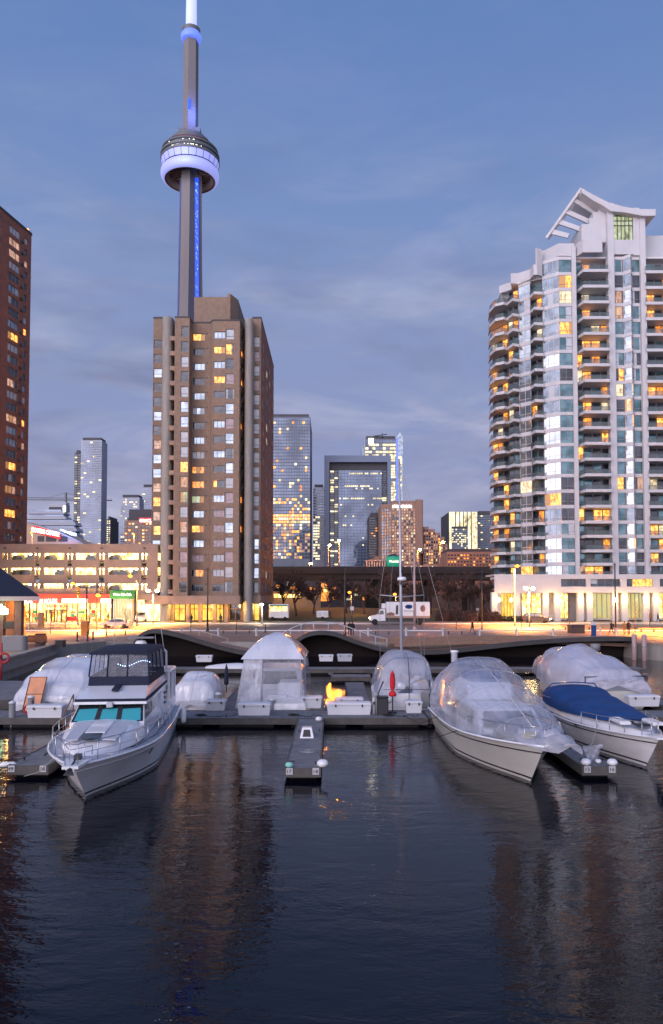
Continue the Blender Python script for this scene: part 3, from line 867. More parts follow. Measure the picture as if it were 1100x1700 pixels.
    cw.quad((a, yc + .3, zc(398)), (b, yc + .3, zc(398)), (b, yc + .3, zc(351)), (a, yc + .3, zc(351)), 0)
    for k in range(0, 7):
        xx = a + (b - a) * k / 6; cw.box(xx - .05, xx + .05, yc + .1, yc + .3, zc(398), zc(351), 1)
    for py in (374, 366, 358): cw.box(a, b, yc + .1, yc + .29, zc(py) - .06, zc(py) + .06, 1)
    cw.build('crown_window', ['w_green', 'dark_metal'], t)
    M['w_green'] = M['w_green']
    # raked edge beam and four fins, an open trellis leaning towards the left
    e = MB()
    pA, pB = PT(966, 314, yc), PT(908, 396, yc + 4.5)
    def beam(p, q, w, h, mi=0):
        p, q = Vector(p), Vector(q); d = (q - p).normalized(); up = Vector((0, 0, 1)); sd = d.cross(up).normalized() * (w / 2); u2 = sd.cross(d).normalized() * (h / 2)
        e.hexa([p - sd - u2, p + sd - u2, q + sd - u2, q - sd - u2, p - sd + u2, p + sd + u2, q + sd + u2, q - sd + u2], mi)
    beam(pA, pB, .9, .55)
    for f, (tx, ty) in ((.22, (994, 358)), (.45, (983, 371)), (.66, (972, 384)), (.86, (944, 392))):
        beam(pA.lerp(pB, f), PT(tx, ty, yc + 2.0), .45, .9)
    e.build('roof_trellis', 'white_wall', t)
    # ---- podium and arcade
    pd = MB(); yp = 143.2
    zt, zb2 = zs[22] + .5, Z(980, yp)
    ops = []
    P0, U, W, out = seg((xp(818, yp), yp), (xp(1135, yp), yp))
    b0 = P0.x
    for (p0, p1, kk) in ((931, 973, 'w_orange'), (980, 1030, 'g_dark'), (1040, 1084, 'w_yellow'), (1095, 1135, 'g_dark')):
        u0, u1 = X(p0, yp, 960) - b0, X(p1, yp, 960) - b0
        ops.append((u0, u1, Z(974, yp), Z(961, yp)))
        pool.win(P0 - out * .5, U, u0, u1, Z(974, yp), Z(961, yp), 'w_yellow' if kk == 'w_yellow' else 'g_dark', 'frame_grey', 4, out=out)
    wall_open(pd, P0, U, W, Z(984, yp), Z(956, yp), ops, out, .5)
    pd.box(b0, xp(1135, yp), yp, yp + 8, Z(956, yp), Z(956, yp) + .3)
    pd.build('podium', 'white_wall', t)
    ar = MB(); z0 = P + .12; zt = Z(983, yp)
    ar.box(xp(818, 147), xp(1135, 147), 147.2, 147.6, z0, zt)
    ar.build('arcade_wall', 'pale_concrete', t)
    cols = [820, 858, 905, 925, 963, 978, 1020, 1036, 1072, 1088, 1128]
    for px in cols:
        x = X(px, 143.6, 1000); m = MB(); m.box(x - .55, x + .55, 143.25, 144.4, P, zt); m.build('column', 'white_wall', t)
    for (p0, p1, kk) in ((832, 852, 'w_lobby'), (866, 898, 'w_shop'), (930, 958, 'w_shop'), (983, 1016, 'w_fog'), (1041, 1068, 'w_fog'), (1092, 1124, 'w_shop')):
        a, b = X(p0, 146.8, 1000), X(p1, 146.8, 1000); m = MB()
        m.quad((a, 147.1, z0 + .4), (b, 147.1, z0 + .4), (b, 147.1, zt - .3), (a, 147.1, zt - .3))
        for k in range(5): xx = a + (b - a) * k / 4; m.box(xx - .05, xx + .05, 146.95, 147.09, z0 + .4, zt - .3, 1)
        m.build('shop_window', [kk, 'frame_grey'], t)
    for px in (828, 848, 908, 922, 962, 980, 1022, 1037, 1072, 1090):
        x = X(px, 143, 990); m = MB(); zz = Z(996, 143)
        m.lathe([(.02, zz - .35), (.16, zz - .28), (.2, zz), (.16, zz + .28), (.02, zz + .35)], 8, x, 142.95)
        m.build('wall_lamp', 'lamp_warm', t)
        light('wall_lamp_glow', (x, 142.2, zz), 330, (1, .46, .11), t, .25)
    pool.done()
white_tower()
# ================================================================== PARKING GARAGE WITH SHOPS
def garage():
    Y = 138.6
    x0, x1 = X(-60, Y), X(262, Y)
    t = thing('parking_garage', 'tan concrete parking garage with brightly lit open decks above a row of shops', 'parking garage', (X(120, Y), Y, P), world=True)
    z = lambda py: Z(py, Y)
    w = MB(); ops = []
    wide = [(-60, -12), (18, 53), (72.5, 106.5), (125, 159.5), (179, 230)]
    thin = [(4, 7.5), (10, 13), (57, 60), (62.5, 66.5), (111, 114), (117, 120.5), (164, 167), (169.5, 173.5), (234, 238), (240, 244)]
    rows = [(918, 929), (942.5, 954), (968.5, 979.5)]
    P0, U, W, out = seg((x0, Y), (x1, Y))
    for (a, b) in rows:
        for (p, q) in wide + thin: ops.append((X(p, Y) - x0, X(q, Y) - x0, z(b), z(a)))
    for (p, q) in ((57, 66.5), (111, 120.5), (164, 173.5), (234, 244)):
        for (a, b) in ((930.5, 941), (955.5, 967)): ops.append((X(p + 1, Y) - x0, X(q - 1, Y) - x0, z(b), z(a)))
    wall_open(w, P0, U, W, z(986), z(903), ops, out, .5)
    w.build('wall', 'tan_concrete', t)
    f = MB()
    for k, (a, b) in enumerate(rows): f.box(x0, x1, Y + .55, Y + 18, z(b) - .5, z(b) - .1)
    f.box(x0, x1, Y + .05, Y + 18, z(905), z(903))
    f.build('parking_deck', 'concrete', t)
    # lit back walls of the decks with parked cars' silhouettes in front
    for (a, b) in rows:
        m = MB(); m.quad((x0, Y + 4.5, z(b)), (x1, Y + 4.5, z(b)), (x1, Y + 4.5, z(a - 2)), (x0, Y + 4.5, z(a - 2)))
        m.build('lit_deck_wall', 'w_garage', t)
    c = MB(); rg = random.Random(5)
    for (a, b) in rows:
        for (p, q) in wide[1:]:
            pp = p + 3
            while pp < q - 8:
                xx = X(pp, Y + 2); ww = 1.7 + rg.random() * .4
                if rg.random() < .75:
                    c.prism([(xx, Y + 1.5), (xx + ww, Y + 1.5), (xx + ww, Y + 3.5), (xx, Y + 3.5)], z(b), z(b) + .55)
                    c.prism([(xx + .25, Y + 1.6), (xx + ww - .25, Y + 1.6), (xx + ww - .25, Y + 3.4), (xx + .25, Y + 3.4)], z(b) + .55, z(b) + .95)
                pp += 14 + rg.random() * 12
    o = c.build('parked_car_roof', 'dark_paint', t); o['kind'] = 'stuff'
    # small lamps in the decks
    n = 0
    for (a, b) in rows:
        for px in (7, 22, 48, 58, 65, 76, 98, 112, 119, 128, 150, 165, 172, 182, 205, 225, 236, 243):
            m = MB(); xx = X(px, Y); m.box(xx - .22, xx + .22, Y + .6, Y + .8, z(a) - .32, z(a) - .14); m.build('deck_lamp', 'lamp_warm', t)
    # soffit spots along the parapet
    for px in (8, 62, 116, 169, 240):
        m = MB(); m.box(X(px, Y) - .25, X(px, Y) + .25, Y - .12, Y, z(911), z(909)); m.build('vent', 'dark_trim', t)
    # ---- shops
    zc = z(986); zg = P + .13
    fa = MB(); fa.box(X(30, Y), X(186, Y), Y - 1.2, Y, z(1001), z(986)); fa.build('shop_fascia', 'sign_bg_red', t)
    f2 = MB(); f2.box(X(60, Y), X(178, Y), Y - .9, Y, z(985.7), z(977)); f2.build('shop_canopy', 'tan_concrete', t)
    yb = Y + .6
    for k, (p, q) in enumerate(((32, 50), (51, 62), (63, 92), (93, 112), (113, 130), (131, 150), (151, 168), (169, 186))):
        m = MB(); a, b = X(p, yb), X(q, yb); zz = zg
        m.quad((a, yb, zz), (b, yb, zz), (b, yb, z(1001.5)), (a, yb, z(1001.5)))
        for c_ in (0, .5, 1): xx = a + (b - a) * c_; m.box(xx - .05, xx + .05, yb - .12, yb - .01, zz, z(1001.5), 1)
        m.build('shop_window', ['w_shop', 'dark_trim'], t)
    # goods and shelves behind the panes
    gd = MB(); rg = random.Random(9)
    for k in range(46):
        px = 34 + rg.random() * 148; xx = X(px, yb); h = .25 + rg.random() * .6; zz = zg + .1 + rg.choice((0, .7, 1.4)); ww = .2 + rg.random() * .8
        gd.box(xx, xx + ww, yb - .3 - rg.random() * .02 * k / 46, yb - .14 + .0001 * k, zz, zz + h, k % 5)
    o = gd.build('shop_goods', ['wood_warm', 'green_panel', 'red_cloth', 'cloth_tan', 'yellow_plastic'], t); o['kind'] = 'stuff'
    dr = MB(); xa, xb2 = X(79, Y), X(113, Y)
    dr.box(xa, xb2, Y - .1, Y + .2, z(1013.5), z(1012)); 
    for px in (79, 87, 96, 104, 112): dr.box(X(px, Y) - .07, X(px, Y) + .07, Y - .1, Y + .2, zg, z(1013.5))
    dr.build('door_frame', 'dark_trim', t)
    text_obj('lettering', 'RABBA', 'sign_white', t, X(20, Y), X(61, Y), Y - 1.25, z(1002), z(995), .08, .02)
    text_obj('lettering', '24 HOURS', 'sign_white', t, X(70, Y), X(100, Y), Y - 1.25, z(1001.5), z(994), .08, .01)
    text_obj('lettering', 'RABBA', 'sign_neon_red', t, X(80, Y), X(114, Y), Y - .2, z(1009), z(1004), .08, .02)
    for (p, q) in ((108, 150), (172, 188)):
        m = MB(); m.box(X(p, Y), X(q, Y), Y - 1.35, Y - 1.2, z(1000.5), z(994)); m.build('sign_box', 'sign_white', t)
    # green cafe awning and the vehicle bay beside it
    ga = MB(); ga.extr([(X(188, Y), Y - .15, z(980.5)), (X(226, Y), Y - .15, z(980.5)), (X(227, Y), Y - 1.3, z(993)), (X(186, Y), Y - 1.3, z(993))], (0, 0, .12)); ga.box(X(186, Y), X(227, Y), Y - 1.32, Y - 1.2, z(994), z(981)); ga.build('awning', 'green_awning', t)
    text_obj('lettering', 'Water Side Cafe', 'sign_white', t, X(192, Y), X(222, Y), Y - 1.4, z(989), z(984.5), .05)
    cv = MB(); a, b = X(187, Y), X(222, Y); cv.quad((a, Y + 1, zg), (b, Y + 1, zg), (b, Y + 1, z(993)), (a, Y + 1, z(993)))
    for k in range(9): xx = a + (b - a) * k / 8; cv.box(xx - .06, xx + .06, Y + .85, Y + .99, zg, z(993), 1)
    cv.build('shop_window', ['w_fog', 'frame_white'], t)
    bb = MB(); a, b = X(222, Y), X(262, Y); bb.quad((a, Y + 3, zg), (b, Y + 3, zg), (b, Y + 3, z(995)), (a, Y + 3, z(995))); bb.build('vehicle_bay', 'w_garage', t)
    w2 = MB(); w2.box(X(227, Y), X(262, Y), Y - .3, Y, z(996), z(986)); w2.box(X(222, Y), X(224, Y), Y - .3, Y + 2, zg, z(986)); w2.build('bay_lintel', 'tan_concrete', t)
    for px in (45, 88, 130, 172, 205): light('shop_glow', (X(px, Y), Y - 2.4, P + 2.9), 900, (1, .66, .26), t, .5)
garage()

# ================================================================== RED BRICK TOWER AT THE LEFT
def red_tower():
    Y = 135.0
    xr = X(47, Y, 700)
    p1 = (xr, Y + 32); 
    # front flank runs away from the camera on the left side of the frame
    Y0 = 112.0; x0 = X(-60, Y0, 400); 
    ya, yb = 118.0, 150.0
    xa = -66.0; xb = X(47, yb, 700)
    t = thing('apartment_building', 'dark red brick high-rise with rows of small windows, cut by the left edge', 'apartment building', ((xa + xb) / 2, (ya + yb) / 2, P), world=True)
    zt = PT(49, 391, yb).z
    P0, U, W, out = seg((xa, ya), (xb, yb))
    pool = Pool(t); ops = []
    zb = P
    rg = random.Random(21)
    n = 27; z0 = PT(44, 905, yb).z; pitch = (zt - 1.0 - z0) / n
    # column layout as fractions measured back from the right corner (metres)
    cols = [(W - 2.4, W - 1.2, 1), (W - 7.6, W - 4.0, 3), (W - 12.3, W - 10.4, 1), (W - 17.5, W - 14.0, 3), (W - 21, W - 19.6, 1), (W - 26, W - 22.6, 3)]
    for i in range(n):
        for (a, b, nm) in cols:
            zc = z0 + pitch * (i + .5)
            h = .75 if nm > 1 else .65
            if a < 0: continue
            k = rg.random()
            gl = 'w_yellow' if k < .09 else 'w_rose' if k < .14 else 'g_pale' if k < .30 else 'g_sky' if k < .5 else 'g_dark'
            ops.append((a, b, zc - h, zc + h)); pool.win(P0 - out * .2, U, a, b, zc - h, zc + h, gl, 'frame_grey', nm, out=out)
    w = MB(); wall_open(w, P0, U, W, zb, zt, ops, out, .24)
    w.quad((xb, yb, zb), (xb - 16, yb + 30, zb), (xb - 16, yb + 30, zt), (xb, yb, zt)); w.poly([(xa, ya, zt), (xb, yb, zt), (xb - 16, yb + 30, zt), (xa - 20, yb + 30, zt)])
    w.build('wall', 'red_brick', t)
    r = MB(); 
    for k in range(1): r.hexa([(xa, ya - .1, zt), (xb + .1, yb - .1, zt), (xb, yb + .4, zt), (xa, ya + .6, zt), (xa, ya - .1, zt + .5), (xb + .1, yb - .1, zt + .5), (xb, yb + .4, zt + .5), (xa, ya + .6, zt + .5)])
    r.build('parapet', 'dark_trim', t)
    b = MB(); b.ball((xb - .8, yb - .1, zt + 1.1), .3); b.tube([(xb - .8, yb, zt), (xb - .8, yb, zt + 1)], .05); b.build('beacon', 'sodium', t)
    ac = MB()
    for i in range(n):
        zc = z0 + pitch * (i + .5)
        for u in (W - 3.4, W - 13.2): q0 = P0 + U * u; ac.box(q0.x - .35, q0.x + .35, q0.y - .35, q0.y + .3, zc - 1.0, zc - .6)
    o = ac.build('air_unit', 'dark_trim', t); o['kind'] = 'stuff'
    pool.done()
red_tower()

# ================================================================== NEEDLE TOWER
def needle():
    Y = 590.0
    x = lambda px, py: PT(px, py, Y).x
    cx = x(316, 260); cb = x(313, 520)
    cx = (cx + cb) / 2
    t = thing('observation_tower', 'tall concrete needle tower with a glowing ring pod and lit white mast', 'tower', (cx, Y, P), world=True)
    z = lambda py: Z(py, Y)
    s = F_PX / Y
    # three-legged tapering shaft: a hexagonal core with three fins
    def ringpts(zz, wl, core):
        pts = []
        for k in range(3):
            a = R(-102) + k * 2 * math.pi / 3
            d = Vector((math.cos(a), math.sin(a))); n = Vector((-d.y, d.x)); hw = 4.6
            pts += [d * wl - n * hw * .78, d * wl + n * hw * .78, Vector((math.cos(a + math.pi / 3), math.sin(a + math.pi / 3))) * core]
        return [(cx + p.x, Y + p.y, zz) for p in pts]
    sh = MB(); rows = []
    for k in range(15):
        f = k / 14; zz = P + (z(292) - P) * f
        wl = 8.9 + 19 * (1 - f) ** 2.6 + 1.6 * (1 - f); rows.append(ringpts(zz, wl, 5.4 + 2.2 * (1 - f)))
    sh.grid(rows, 0, False, closed=True); sh.build('shaft', 'tower_conc', t)
    # lit elevator strips in the re-entrant corners
    for ang, m_, w_ in ((R(-36), 'blue_led', 1.35), (R(-155), 'blue_led_dim', .5)):
        b = MB(); zt0 = z(300); zb0 = z(535)
        prev = None
        for k in range(13):
            f = k / 12; zz = zb0 + (zt0 - zb0) * f; rr = 7.6 + 1.5 * (1 - f)
            c = Vector((cx + math.cos(ang) * rr, Y + math.sin(ang) * rr, zz)); n = Vector((1, 0, 0)) * w_
            cur = (c - n, c + n)
            if prev: b.hexa([prev[0], prev[1], prev[1] + Vector((0, 1.5, 0)), prev[0] + Vector((0, 1.5, 0)), cur[0], cur[1], cur[1] + Vector((0, 1.5, 0)), cur[0] + Vector((0, 1.5, 0))])
            prev = cur
        b.build('lift_shaft_light', m_, t)
    d = MB(); rg = random.Random(2)
    for k in range(55):
        zz = z(535) + (z(302) - z(535)) * rg.random(); xx = cx + 5.4 + rg.random() * 1.6 + (1.0 * (1 - (zz - z(535)) / (z(302) - z(535)))); d.box(xx, xx + .12, Y - 7.2, Y - 4.6, zz, zz + .14)
    o = d.build('led_dots', 'led_dot_dim', t); o['kind'] = 'stuff'
    # main pod
    def lath(name, prof, m_, n=64, smooth=True, cap=True):
        mb = MB(); mb.lathe([(r, z_) for r, z_ in prof], n, cx, Y, 0, smooth, cap=cap); return mb.build(name, m_, t)
    zz = lambda py: Z(py, Y - 21)
    zr2 = lambda py: Z(py, Y - 13)
    cr, cz_, ra, rb = 19.9, zz(266), 3.2, 4.5
    lath('radome', [(cr + ra * math.cos(a), cz_ + rb * math.sin(a)) for a in [R(v) for v in range(-100, 96, 15)]], 'pod_white', cap=False)
    lath('radome_inner', [(cr + ra * math.cos(a), cz_ + rb * math.sin(a)) for a in [R(v) for v in range(-100, -266, -15)]], 'tower_edge', cap=False)
    lath('radome_lip', [(cr + ra * math.cos(a) * 1.03, cz_ + rb * math.sin(a) * 1.05) for a in [R(v) for v in (-118, -108, -98, -88)]], 'red_brick', cap=False)
    lath('pod_underside', [(6, cz_ + 3), (12, cz_ + 1.2), (16.5, cz_ + .6)], 'red_brick', cap=False)
    ub = MB()
    for k in range(24):
        a = 2 * math.pi * k / 24; c, s_ = math.cos(a), math.sin(a); ub.tube([(cx + 7 * c, Y + 7 * s_, cz_ + 1.2), (cx + 16.5 * c, Y + 16.5 * s_, cz_ - .2)], .32, 4)
    o = ub.build('underside_rib', 'tower_edge', t); o['kind'] = 'stuff'
    rib = MB()
    for k in range(60):
        a = 2 * math.pi * k / 60; c, s_ = math.cos(a), math.sin(a); rib.tube([(cx + (cr + ra * math.cos(v) + .03) * c, Y + (cr + ra * math.cos(v) + .03) * s_, cz_ + rb * math.sin(v)) for v in (R(-50), R(-20), R(10), R(40))], .07, 3)
    o = rib.build('radome_seams', 'frame_white', t); o['kind'] = 'stuff'
    zt3 = cz_ + rb + .1
    lath('pod_neck', [(20.2, zt3 - .8), (21.4, zt3 + .2)], 'dark_trim', cap=False)
    lath('light_band', [(21.4, zt3 + .25), (22.5, zt3 + 3.4), (22.9, zt3 + 5.2)], 'pod_white', cap=False)
    for k in range(24):
        a = 2 * math.pi * (k + .5) / 24; c, s_ = math.cos(a), math.sin(a); mu = MB(); mu.tube([(cx + 21.5 * c, Y + 21.5 * s_, zt3 + .2), (cx + 23.0 * c, Y + 23.0 * s_, zt3 + 5.2)], .2, 4); mu.build('band_mullion', 'dark_trim', t)
    q0 = zt3 + 5.25
    lath('observation_deck', [(22.9, q0), (23.4, q0 + .4), (23.4, q0 + 1.9), (22.5, q0 + 2), (22.5, q0 + 3.6), (23.3, q0 + 3.7), (23.3, q0 + 5.6), (22.0, q0 + 5.7), (21.9, q0 + 7.6), (22.6, q0 + 7.7), (22.3, q0 + 9.2), (20.9, q0 + 9.3)], 'pod_grey', smooth=False)
    lath('deck_window', [(22.6, q0 + 2), (22.6, q0 + 3.6)], 'g_dark', smooth=False, cap=False); lath('deck_window', [(22.1, q0 + 5.7), (22.0, q0 + 7.6)], 'g_dark', smooth=False, cap=False)
    mb = MB()
    for k in range(16):
        a = R(-125) + R(70) * rg.random(); yv = rg.choice((q0 + 2.3, q0 + 2.4, q0 + 6.2)); c = (cx + math.cos(a) * 22.65, Y + math.sin(a) * 22.65); mb.box(c[0] - .16, c[0] + .16, c[1] - .16, c[1] + .16, yv, yv + .35)
    o = mb.build('deck_lights', 'lamp_white', t); o['kind'] = 'stuff'
    zb3 = q0 + 9.3
    rd = MB(); rd.lathe([(20.4, zb3), (20.4, zb3 + 1.4)], 64, cx, Y, cap=False); rd.build('red_band', 'red_paint', t)
    lath('pod_roof', [(20.9, zb3 + 1.4), (19.2, zb3 + 2.6), (16, zb3 + 4.2), (15.6, zb3 + 7.4), (12.6, zb3 + 8.2), (12.2, zb3 + 11), (6.5, zb3 + 11.6)], 'pod_grey', smooth=False)
    zm = zb3 + 11
    # machinery blocks at the foot of the upper shaft
    b = MB(); b.box(cx - 8.4, cx - 3.8, Y - 6.5, Y + 5, zm - 1, zm + 5); b.box(cx + 2.6, cx + 8.8, Y - 7, Y + 5, zm - 2, zm + 5); b.build('machine_room', 'pod_grey', t)
    # upper shaft (hexagon), blue wash at its foot put into a glowing panel
    us = MB(); us.lathe([(6.2, zm - 3), (6.0, z(70))], 6, cx, Y, 0, False, a0=R(20)); us.build('upper_shaft', 'tower_conc', t)
    wb = MB(); wb.box(cx - 1.0, cx + 1.0, Y - 6.1, Y - 5.6, z(188), z(172)); wb.build('shaft_blue_wash', 'blue_led', t)
    lath('upper_pod', [(6.1, z(68)), (7.4, z(69)), (8.0, z(66)), (8.2, z(60)), (7.2, z(57)), (6.6, z(55))], 'ring_blue')
    lath('upper_pod_rail', [(7.0, z(57)), (7.3, z(50)), (5.5, z(49))], 'pod_grey', smooth=False)
    lath('mast', [(4.4, z(56)), (4.3, z(20)), (4.1, z(-14)), (2.5, z(-15)), (2.4, z(-60)), (.8, z(-61)), (.4, z(-100))], 'mast_white')
    l1 = light('pod_light', (cx, Y - 34, zz(262)), 9000, (.5, .6, 1), t, 3)
    l2 = light('wash_light', (cx + 7, Y - 14, z(198)), 30000, (.1, .2, 1), t, 1)
needle()

em('letter_glow_red', (.8, .03, .02), .55)  # red halo around sign letters, put into a glowing colour
# ================================================================== BACKGROUND BUILDINGS
def tower(label, cat, Y, px0, px1, py_top, wallm, depth=30, cols=8, rows=20, pick=None, wpx=None, py_bot=None, gx=.18, gy=.3, seed=1, name='office_tower', frame=None, cap=95, ref=None, flat_roof=True, side=None, band=None):
    ref = ref or (py_top + 900) / 2
    x0, x1 = X(px0, Y, ref), X(px1, Y, ref); zt = Z(py_top, Y)
    t = thing(name, label, cat, ((x0 + x1) / 2, Y, P), world=True)
    w = MB(); w.prism([(x0, Y), (x1, Y), (x1, Y + depth), (x0, Y + depth)], P - .5, zt)
    w.build('wall', wallm, t)
    rf = MB(); rf.box(x0 + .8, x1 - .8, Y + .8, Y + depth - .8, zt, zt + max(.8, Y * .004)); rf.build('roof', 'far_dark', t)
    zb = Z(py_bot if py_bot else 935, Y)
    pool = Pool(t, cap); rg = random.Random(seed)
    P0 = Vector((x0, Y - .12, 0)); U = Vector((1, 0, 0))
    cw = (x1 - x0) / cols; rh = (zt - .6 - zb) / rows
    for i in range(rows):
        for j in range(cols):
            k = pick(rg, i, j, rows, cols)
            if k is None: continue
            pool.win(P0, U, cw * (j + gx / 2), cw * (j + 1 - gx / 2), zt - .6 - rh * (i + 1 - gy / 2), zt - .6 - rh * (i + gy / 2), k, frame, 1, out=OUTV, d=.05, pri=rg.random() + (2 if k.startswith('w_') else 0))
    pool.done()
    return t, x0, x1, zt
def chooser(*pairs):
    def f(rg, i, j, n, m):
        k = rg.random(); s = 0
        for m_, p_ in pairs:
            s += p_
            if k < s: return m_
        return pairs[-1][0]
    return f
# left cluster
tower('slim pale glass high-rise standing beside the stadium roof', 'high-rise', 450, 133, 168, 731, 'far_white', 11, 7, 44, chooser(('w_office', .07), ('g_tower', .93)), py_bot=905, gx=.10, gy=.42, seed=3, name='high_rise')
tower('dark narrow high-rise shoulder left of the slim pale glass high-rise', 'high-rise', 455, 122.5, 132.8, 752, 'far_dark', 24, 2, 38, chooser(('w_office', .2), ('g_dark', .8)), py_bot=905, gx=.2, gy=.4, seed=4, name='high_rise')
tower('small lit slab peeping out right of the slim pale glass high-rise', 'high-rise', 520, 176.5, 183, 862, 'far_dark', 20, 2, 12, chooser(('w_office', .8), ('g_dark', .2)), py_bot=905, gx=.3, gy=.5, seed=5, name='high_rise')
tower('round-topped grey high-rise behind the red lettered brick block', 'high-rise', 430, 200, 231, 826, 'far_white', 10, 9, 20, lambda r, i, j, n, m: ('w_office' if (i == 1 and r.random() < .8) or r.random() < .13 else 'g_tower'), py_bot=905, gx=.22, gy=.45, seed=6, name='high_rise')
tower('pale striped high-rise half hidden by the brown brick tower', 'high-rise', 470, 235, 262, 809, 'far_white', 26, 5, 24, chooser(('g_tower', .95), ('w_office', .05)), py_bot=905, gx=.05, gy=.5, seed=7, name='high_rise')
tb, bx0, bx1, bz = tower('low pinkish brick office block carrying red lit lettering', 'office building', 262, 206, 258, 864, 'far_brown', 20, 9, 7, chooser(('w_office', .10), ('w_yellow', .10), ('g_dark', .8)), py_bot=905, gx=.4, gy=.55, seed=8, name='office_block')
m = MB(); m.box(X(212, 262), X(256, 262), 263, 278, bz, Z(845, 262)); m.build('roof_block', 'far_dark', tb)
m = MB(); m.box(X(230, 262), X(256, 262), 261.75, 261.95, Z(868.5, 262), Z(859.5, 262)); m.build('letter_glow', 'letter_glow_red', tb)  # added panel standing in for the red glow of the letters
text_obj('lettering', 'ORACLE', 'sign_white', tb, X(231, 261.5), X(254, 261.5), 261.6, Z(867, 261.5), Z(861.5, 261.5), .4, .02)
# stepped white office block
def ship():
    Y = 350
    t = thing('office_block', 'white stepped office block with ribbon windows and a slanted end behind the stadium', 'office building', (X(85, Y), Y, P), world=True)
    w = MB(); d = MB()
    levels = [(40, 129, 893, 886), (40, 128, 882, 876), (40, 126, 872, 866), (40, 110, 862, 857), (46, 106, 853, 849)]
    for (a, b, p, q) in levels:
        w.extr([PT(a, p, Y), PT(b, p, Y), PT(b - 3, q, Y), PT(a, q, Y)], (0, 9, 0))
        d.extr([PT(a, q, Y + 1), PT(b - 5, q, Y + 1), PT(b - 5, q - 3, Y + 1), PT(a, q - 3, Y + 1)], (0, 7, 0))
    w.box(X(76, Y), X(105, Y), Y + 2, Y + 8, Z(848, Y), Z(836, Y)); w.box(X(92, Y), X(104, Y), Y + 4, Y + 8, Z(836, Y), Z(832, Y))
    w.build('wall', 'far_white', t); d.build('ribbon_window', 'g_tower', t)
    v = MB(); v.box(X(78, Y), X(99, Y), Y + 1.7, Y + 1.95, Z(847, Y), Z(841, Y)); v.build('louvre', 'far_dark', t)
    s_ = MB(); s_.box(X(102, Y), X(105.5, Y), Y + 1.6, Y + 1.95, Z(849, Y), Z(839, Y)); s_.build('lit_panel', 'lamp_white', t)
    M['lamp_white'].node_tree.nodes['Principled BSDF'].inputs['Emission Strength'].default_value = 6
ship()
def stadium():
    Y = 300
    t = thing('stadium', 'peach stadium wall with red lit lettering and a blue lit roof edge', 'stadium', (X(80, Y), Y, P), world=True)
    w = MB(); top = [(20, 860), (42, 868), (60, 873), (80, 879), (100, 886), (118, 894), (133, 901), (140, 906), (140, 915), (20, 915)]
    w.extr([PT(a, b, Y) for a, b in top], (0, 25, 0)); w.build('wall', 'peach_wall', t)
    e = MB(); 
    for k in range(7):
        (a, b), (c, d) = top[k], top[k + 1]; e.extr([PT(a, b - 1.6, Y - .6), PT(c, d - 1.6, Y - .6), PT(c, d, Y - .6), PT(a, b, Y - .6)], (0, 2, 0))
    e.build('roof_edge', 'far_white', t)
    for (a, b) in ((62, 73), (76, 93), (97, 112)):
        m = MB(); m.box(X(a, Y), X(b, Y), Y - .15, Y + .02, Z(899, Y), Z(890, Y)); m.build('opening', 'dark_trim', t)
    m = MB(); m.extr([PT(56, 884, Y - .5), PT(100, 896, Y - .5), PT(100, 884, Y - .5), PT(56, 872.5, Y - .5)], (0, .3, 0)); m.build('letter_glow', 'letter_glow_red', t)  # added glowing sheet for the red halo behind the lettering
    text_obj('lettering', 'ROGERS CENTRE', 'sign_white', t, X(54, Y), X(99, Y), Y - .9, Z(883, Y), Z(875.5, Y), .4, .02, slope=lambda u: -u * 2.0)
    for k, px in enumerate((101, 105, 108, 112, 116, 119, 124)):
        m = MB(); q = PT(px, 880 + k * 1.2, Y - 1); m.ball((q.x, q.y, q.z), .38 + .2 * (k > 3)); m.build('roof_lamp', 'led_dot', t)
    light('roof_glow', (X(116, Y), Y - 4, Z(885, Y)), 2500, (.15, .25, 1), t, 1)
stadium()
def crane():
    Y = 480
    t = thing('tower_crane', 'thin lattice construction crane jib crossing the sky above the stadium', 'crane', (X(109, Y), Y, P), world=True)
    m = MB(); m.tube([PT(109, 905, Y), PT(109, 818, Y)], .8, 4); m.build('mast', 'frame_grey', t)
    j = MB(); a, b = PT(42, 829.5, Y), PT(186, 831, Y); j.tube([a, b], .3, 4); j.tube([a + Vector((0, 0, 1.5)), b + Vector((-4, 0, 1.2))], .2, 4)
    for k in range(40): q = a.lerp(b, k / 40); r_ = a.lerp(b, (k + 1) / 40); j.tube([q, (q + r_) / 2 + Vector((0, 0, 1.3)), r_], .1, 3)
    j.tube([PT(66, 830, Y), PT(109, 818, Y), PT(150, 830.5, Y)], .12, 3); j.build('jib', 'frame_grey', t)
crane()
# middle cluster
def pickM1(r, i, j, n, m):
    if i in (30, 31, 32): return 'w_yellow' if r.random() < .65 else 'w_office'
    if i == 0: return 'g_tower'
    k = r.random(); lit = .06 + (.30 if 24 < i < 30 else 0) + (.35 if i in (4, 2) and j < 8 else 0) + (.16 if i > 32 else 0)
    return ('w_office' if k < lit * .45 else 'w_yellow' if k < lit * .85 else 'w_orange' if k < lit else 'w_rose' if k > .72 and i > 32 else 'g_tower')
tower('tall grey glass office tower with a bright lit floor band beside the brown brick tower', 'office tower', 400, 440, 514.5, 692, 'far_glass_frame', 40, 17, 44, pickM1, py_bot=928, gx=.14, gy=.28, seed=12)
t_, a_, b_, z_ = tower('slim pale tower squeezed between the grey glass tower and the portal-framed tower', 'high-rise', 480, 519.5, 538, 809, 'far_white', 24, 5, 26, lambda r, i, j, n, m: 'w_office' if (i > 9 and j < 3 and r.random() < .6) else 'g_dark' if i > 9 else 'g_tower', py_bot=930, gx=.12, gy=.42, seed=13, name='high_rise')
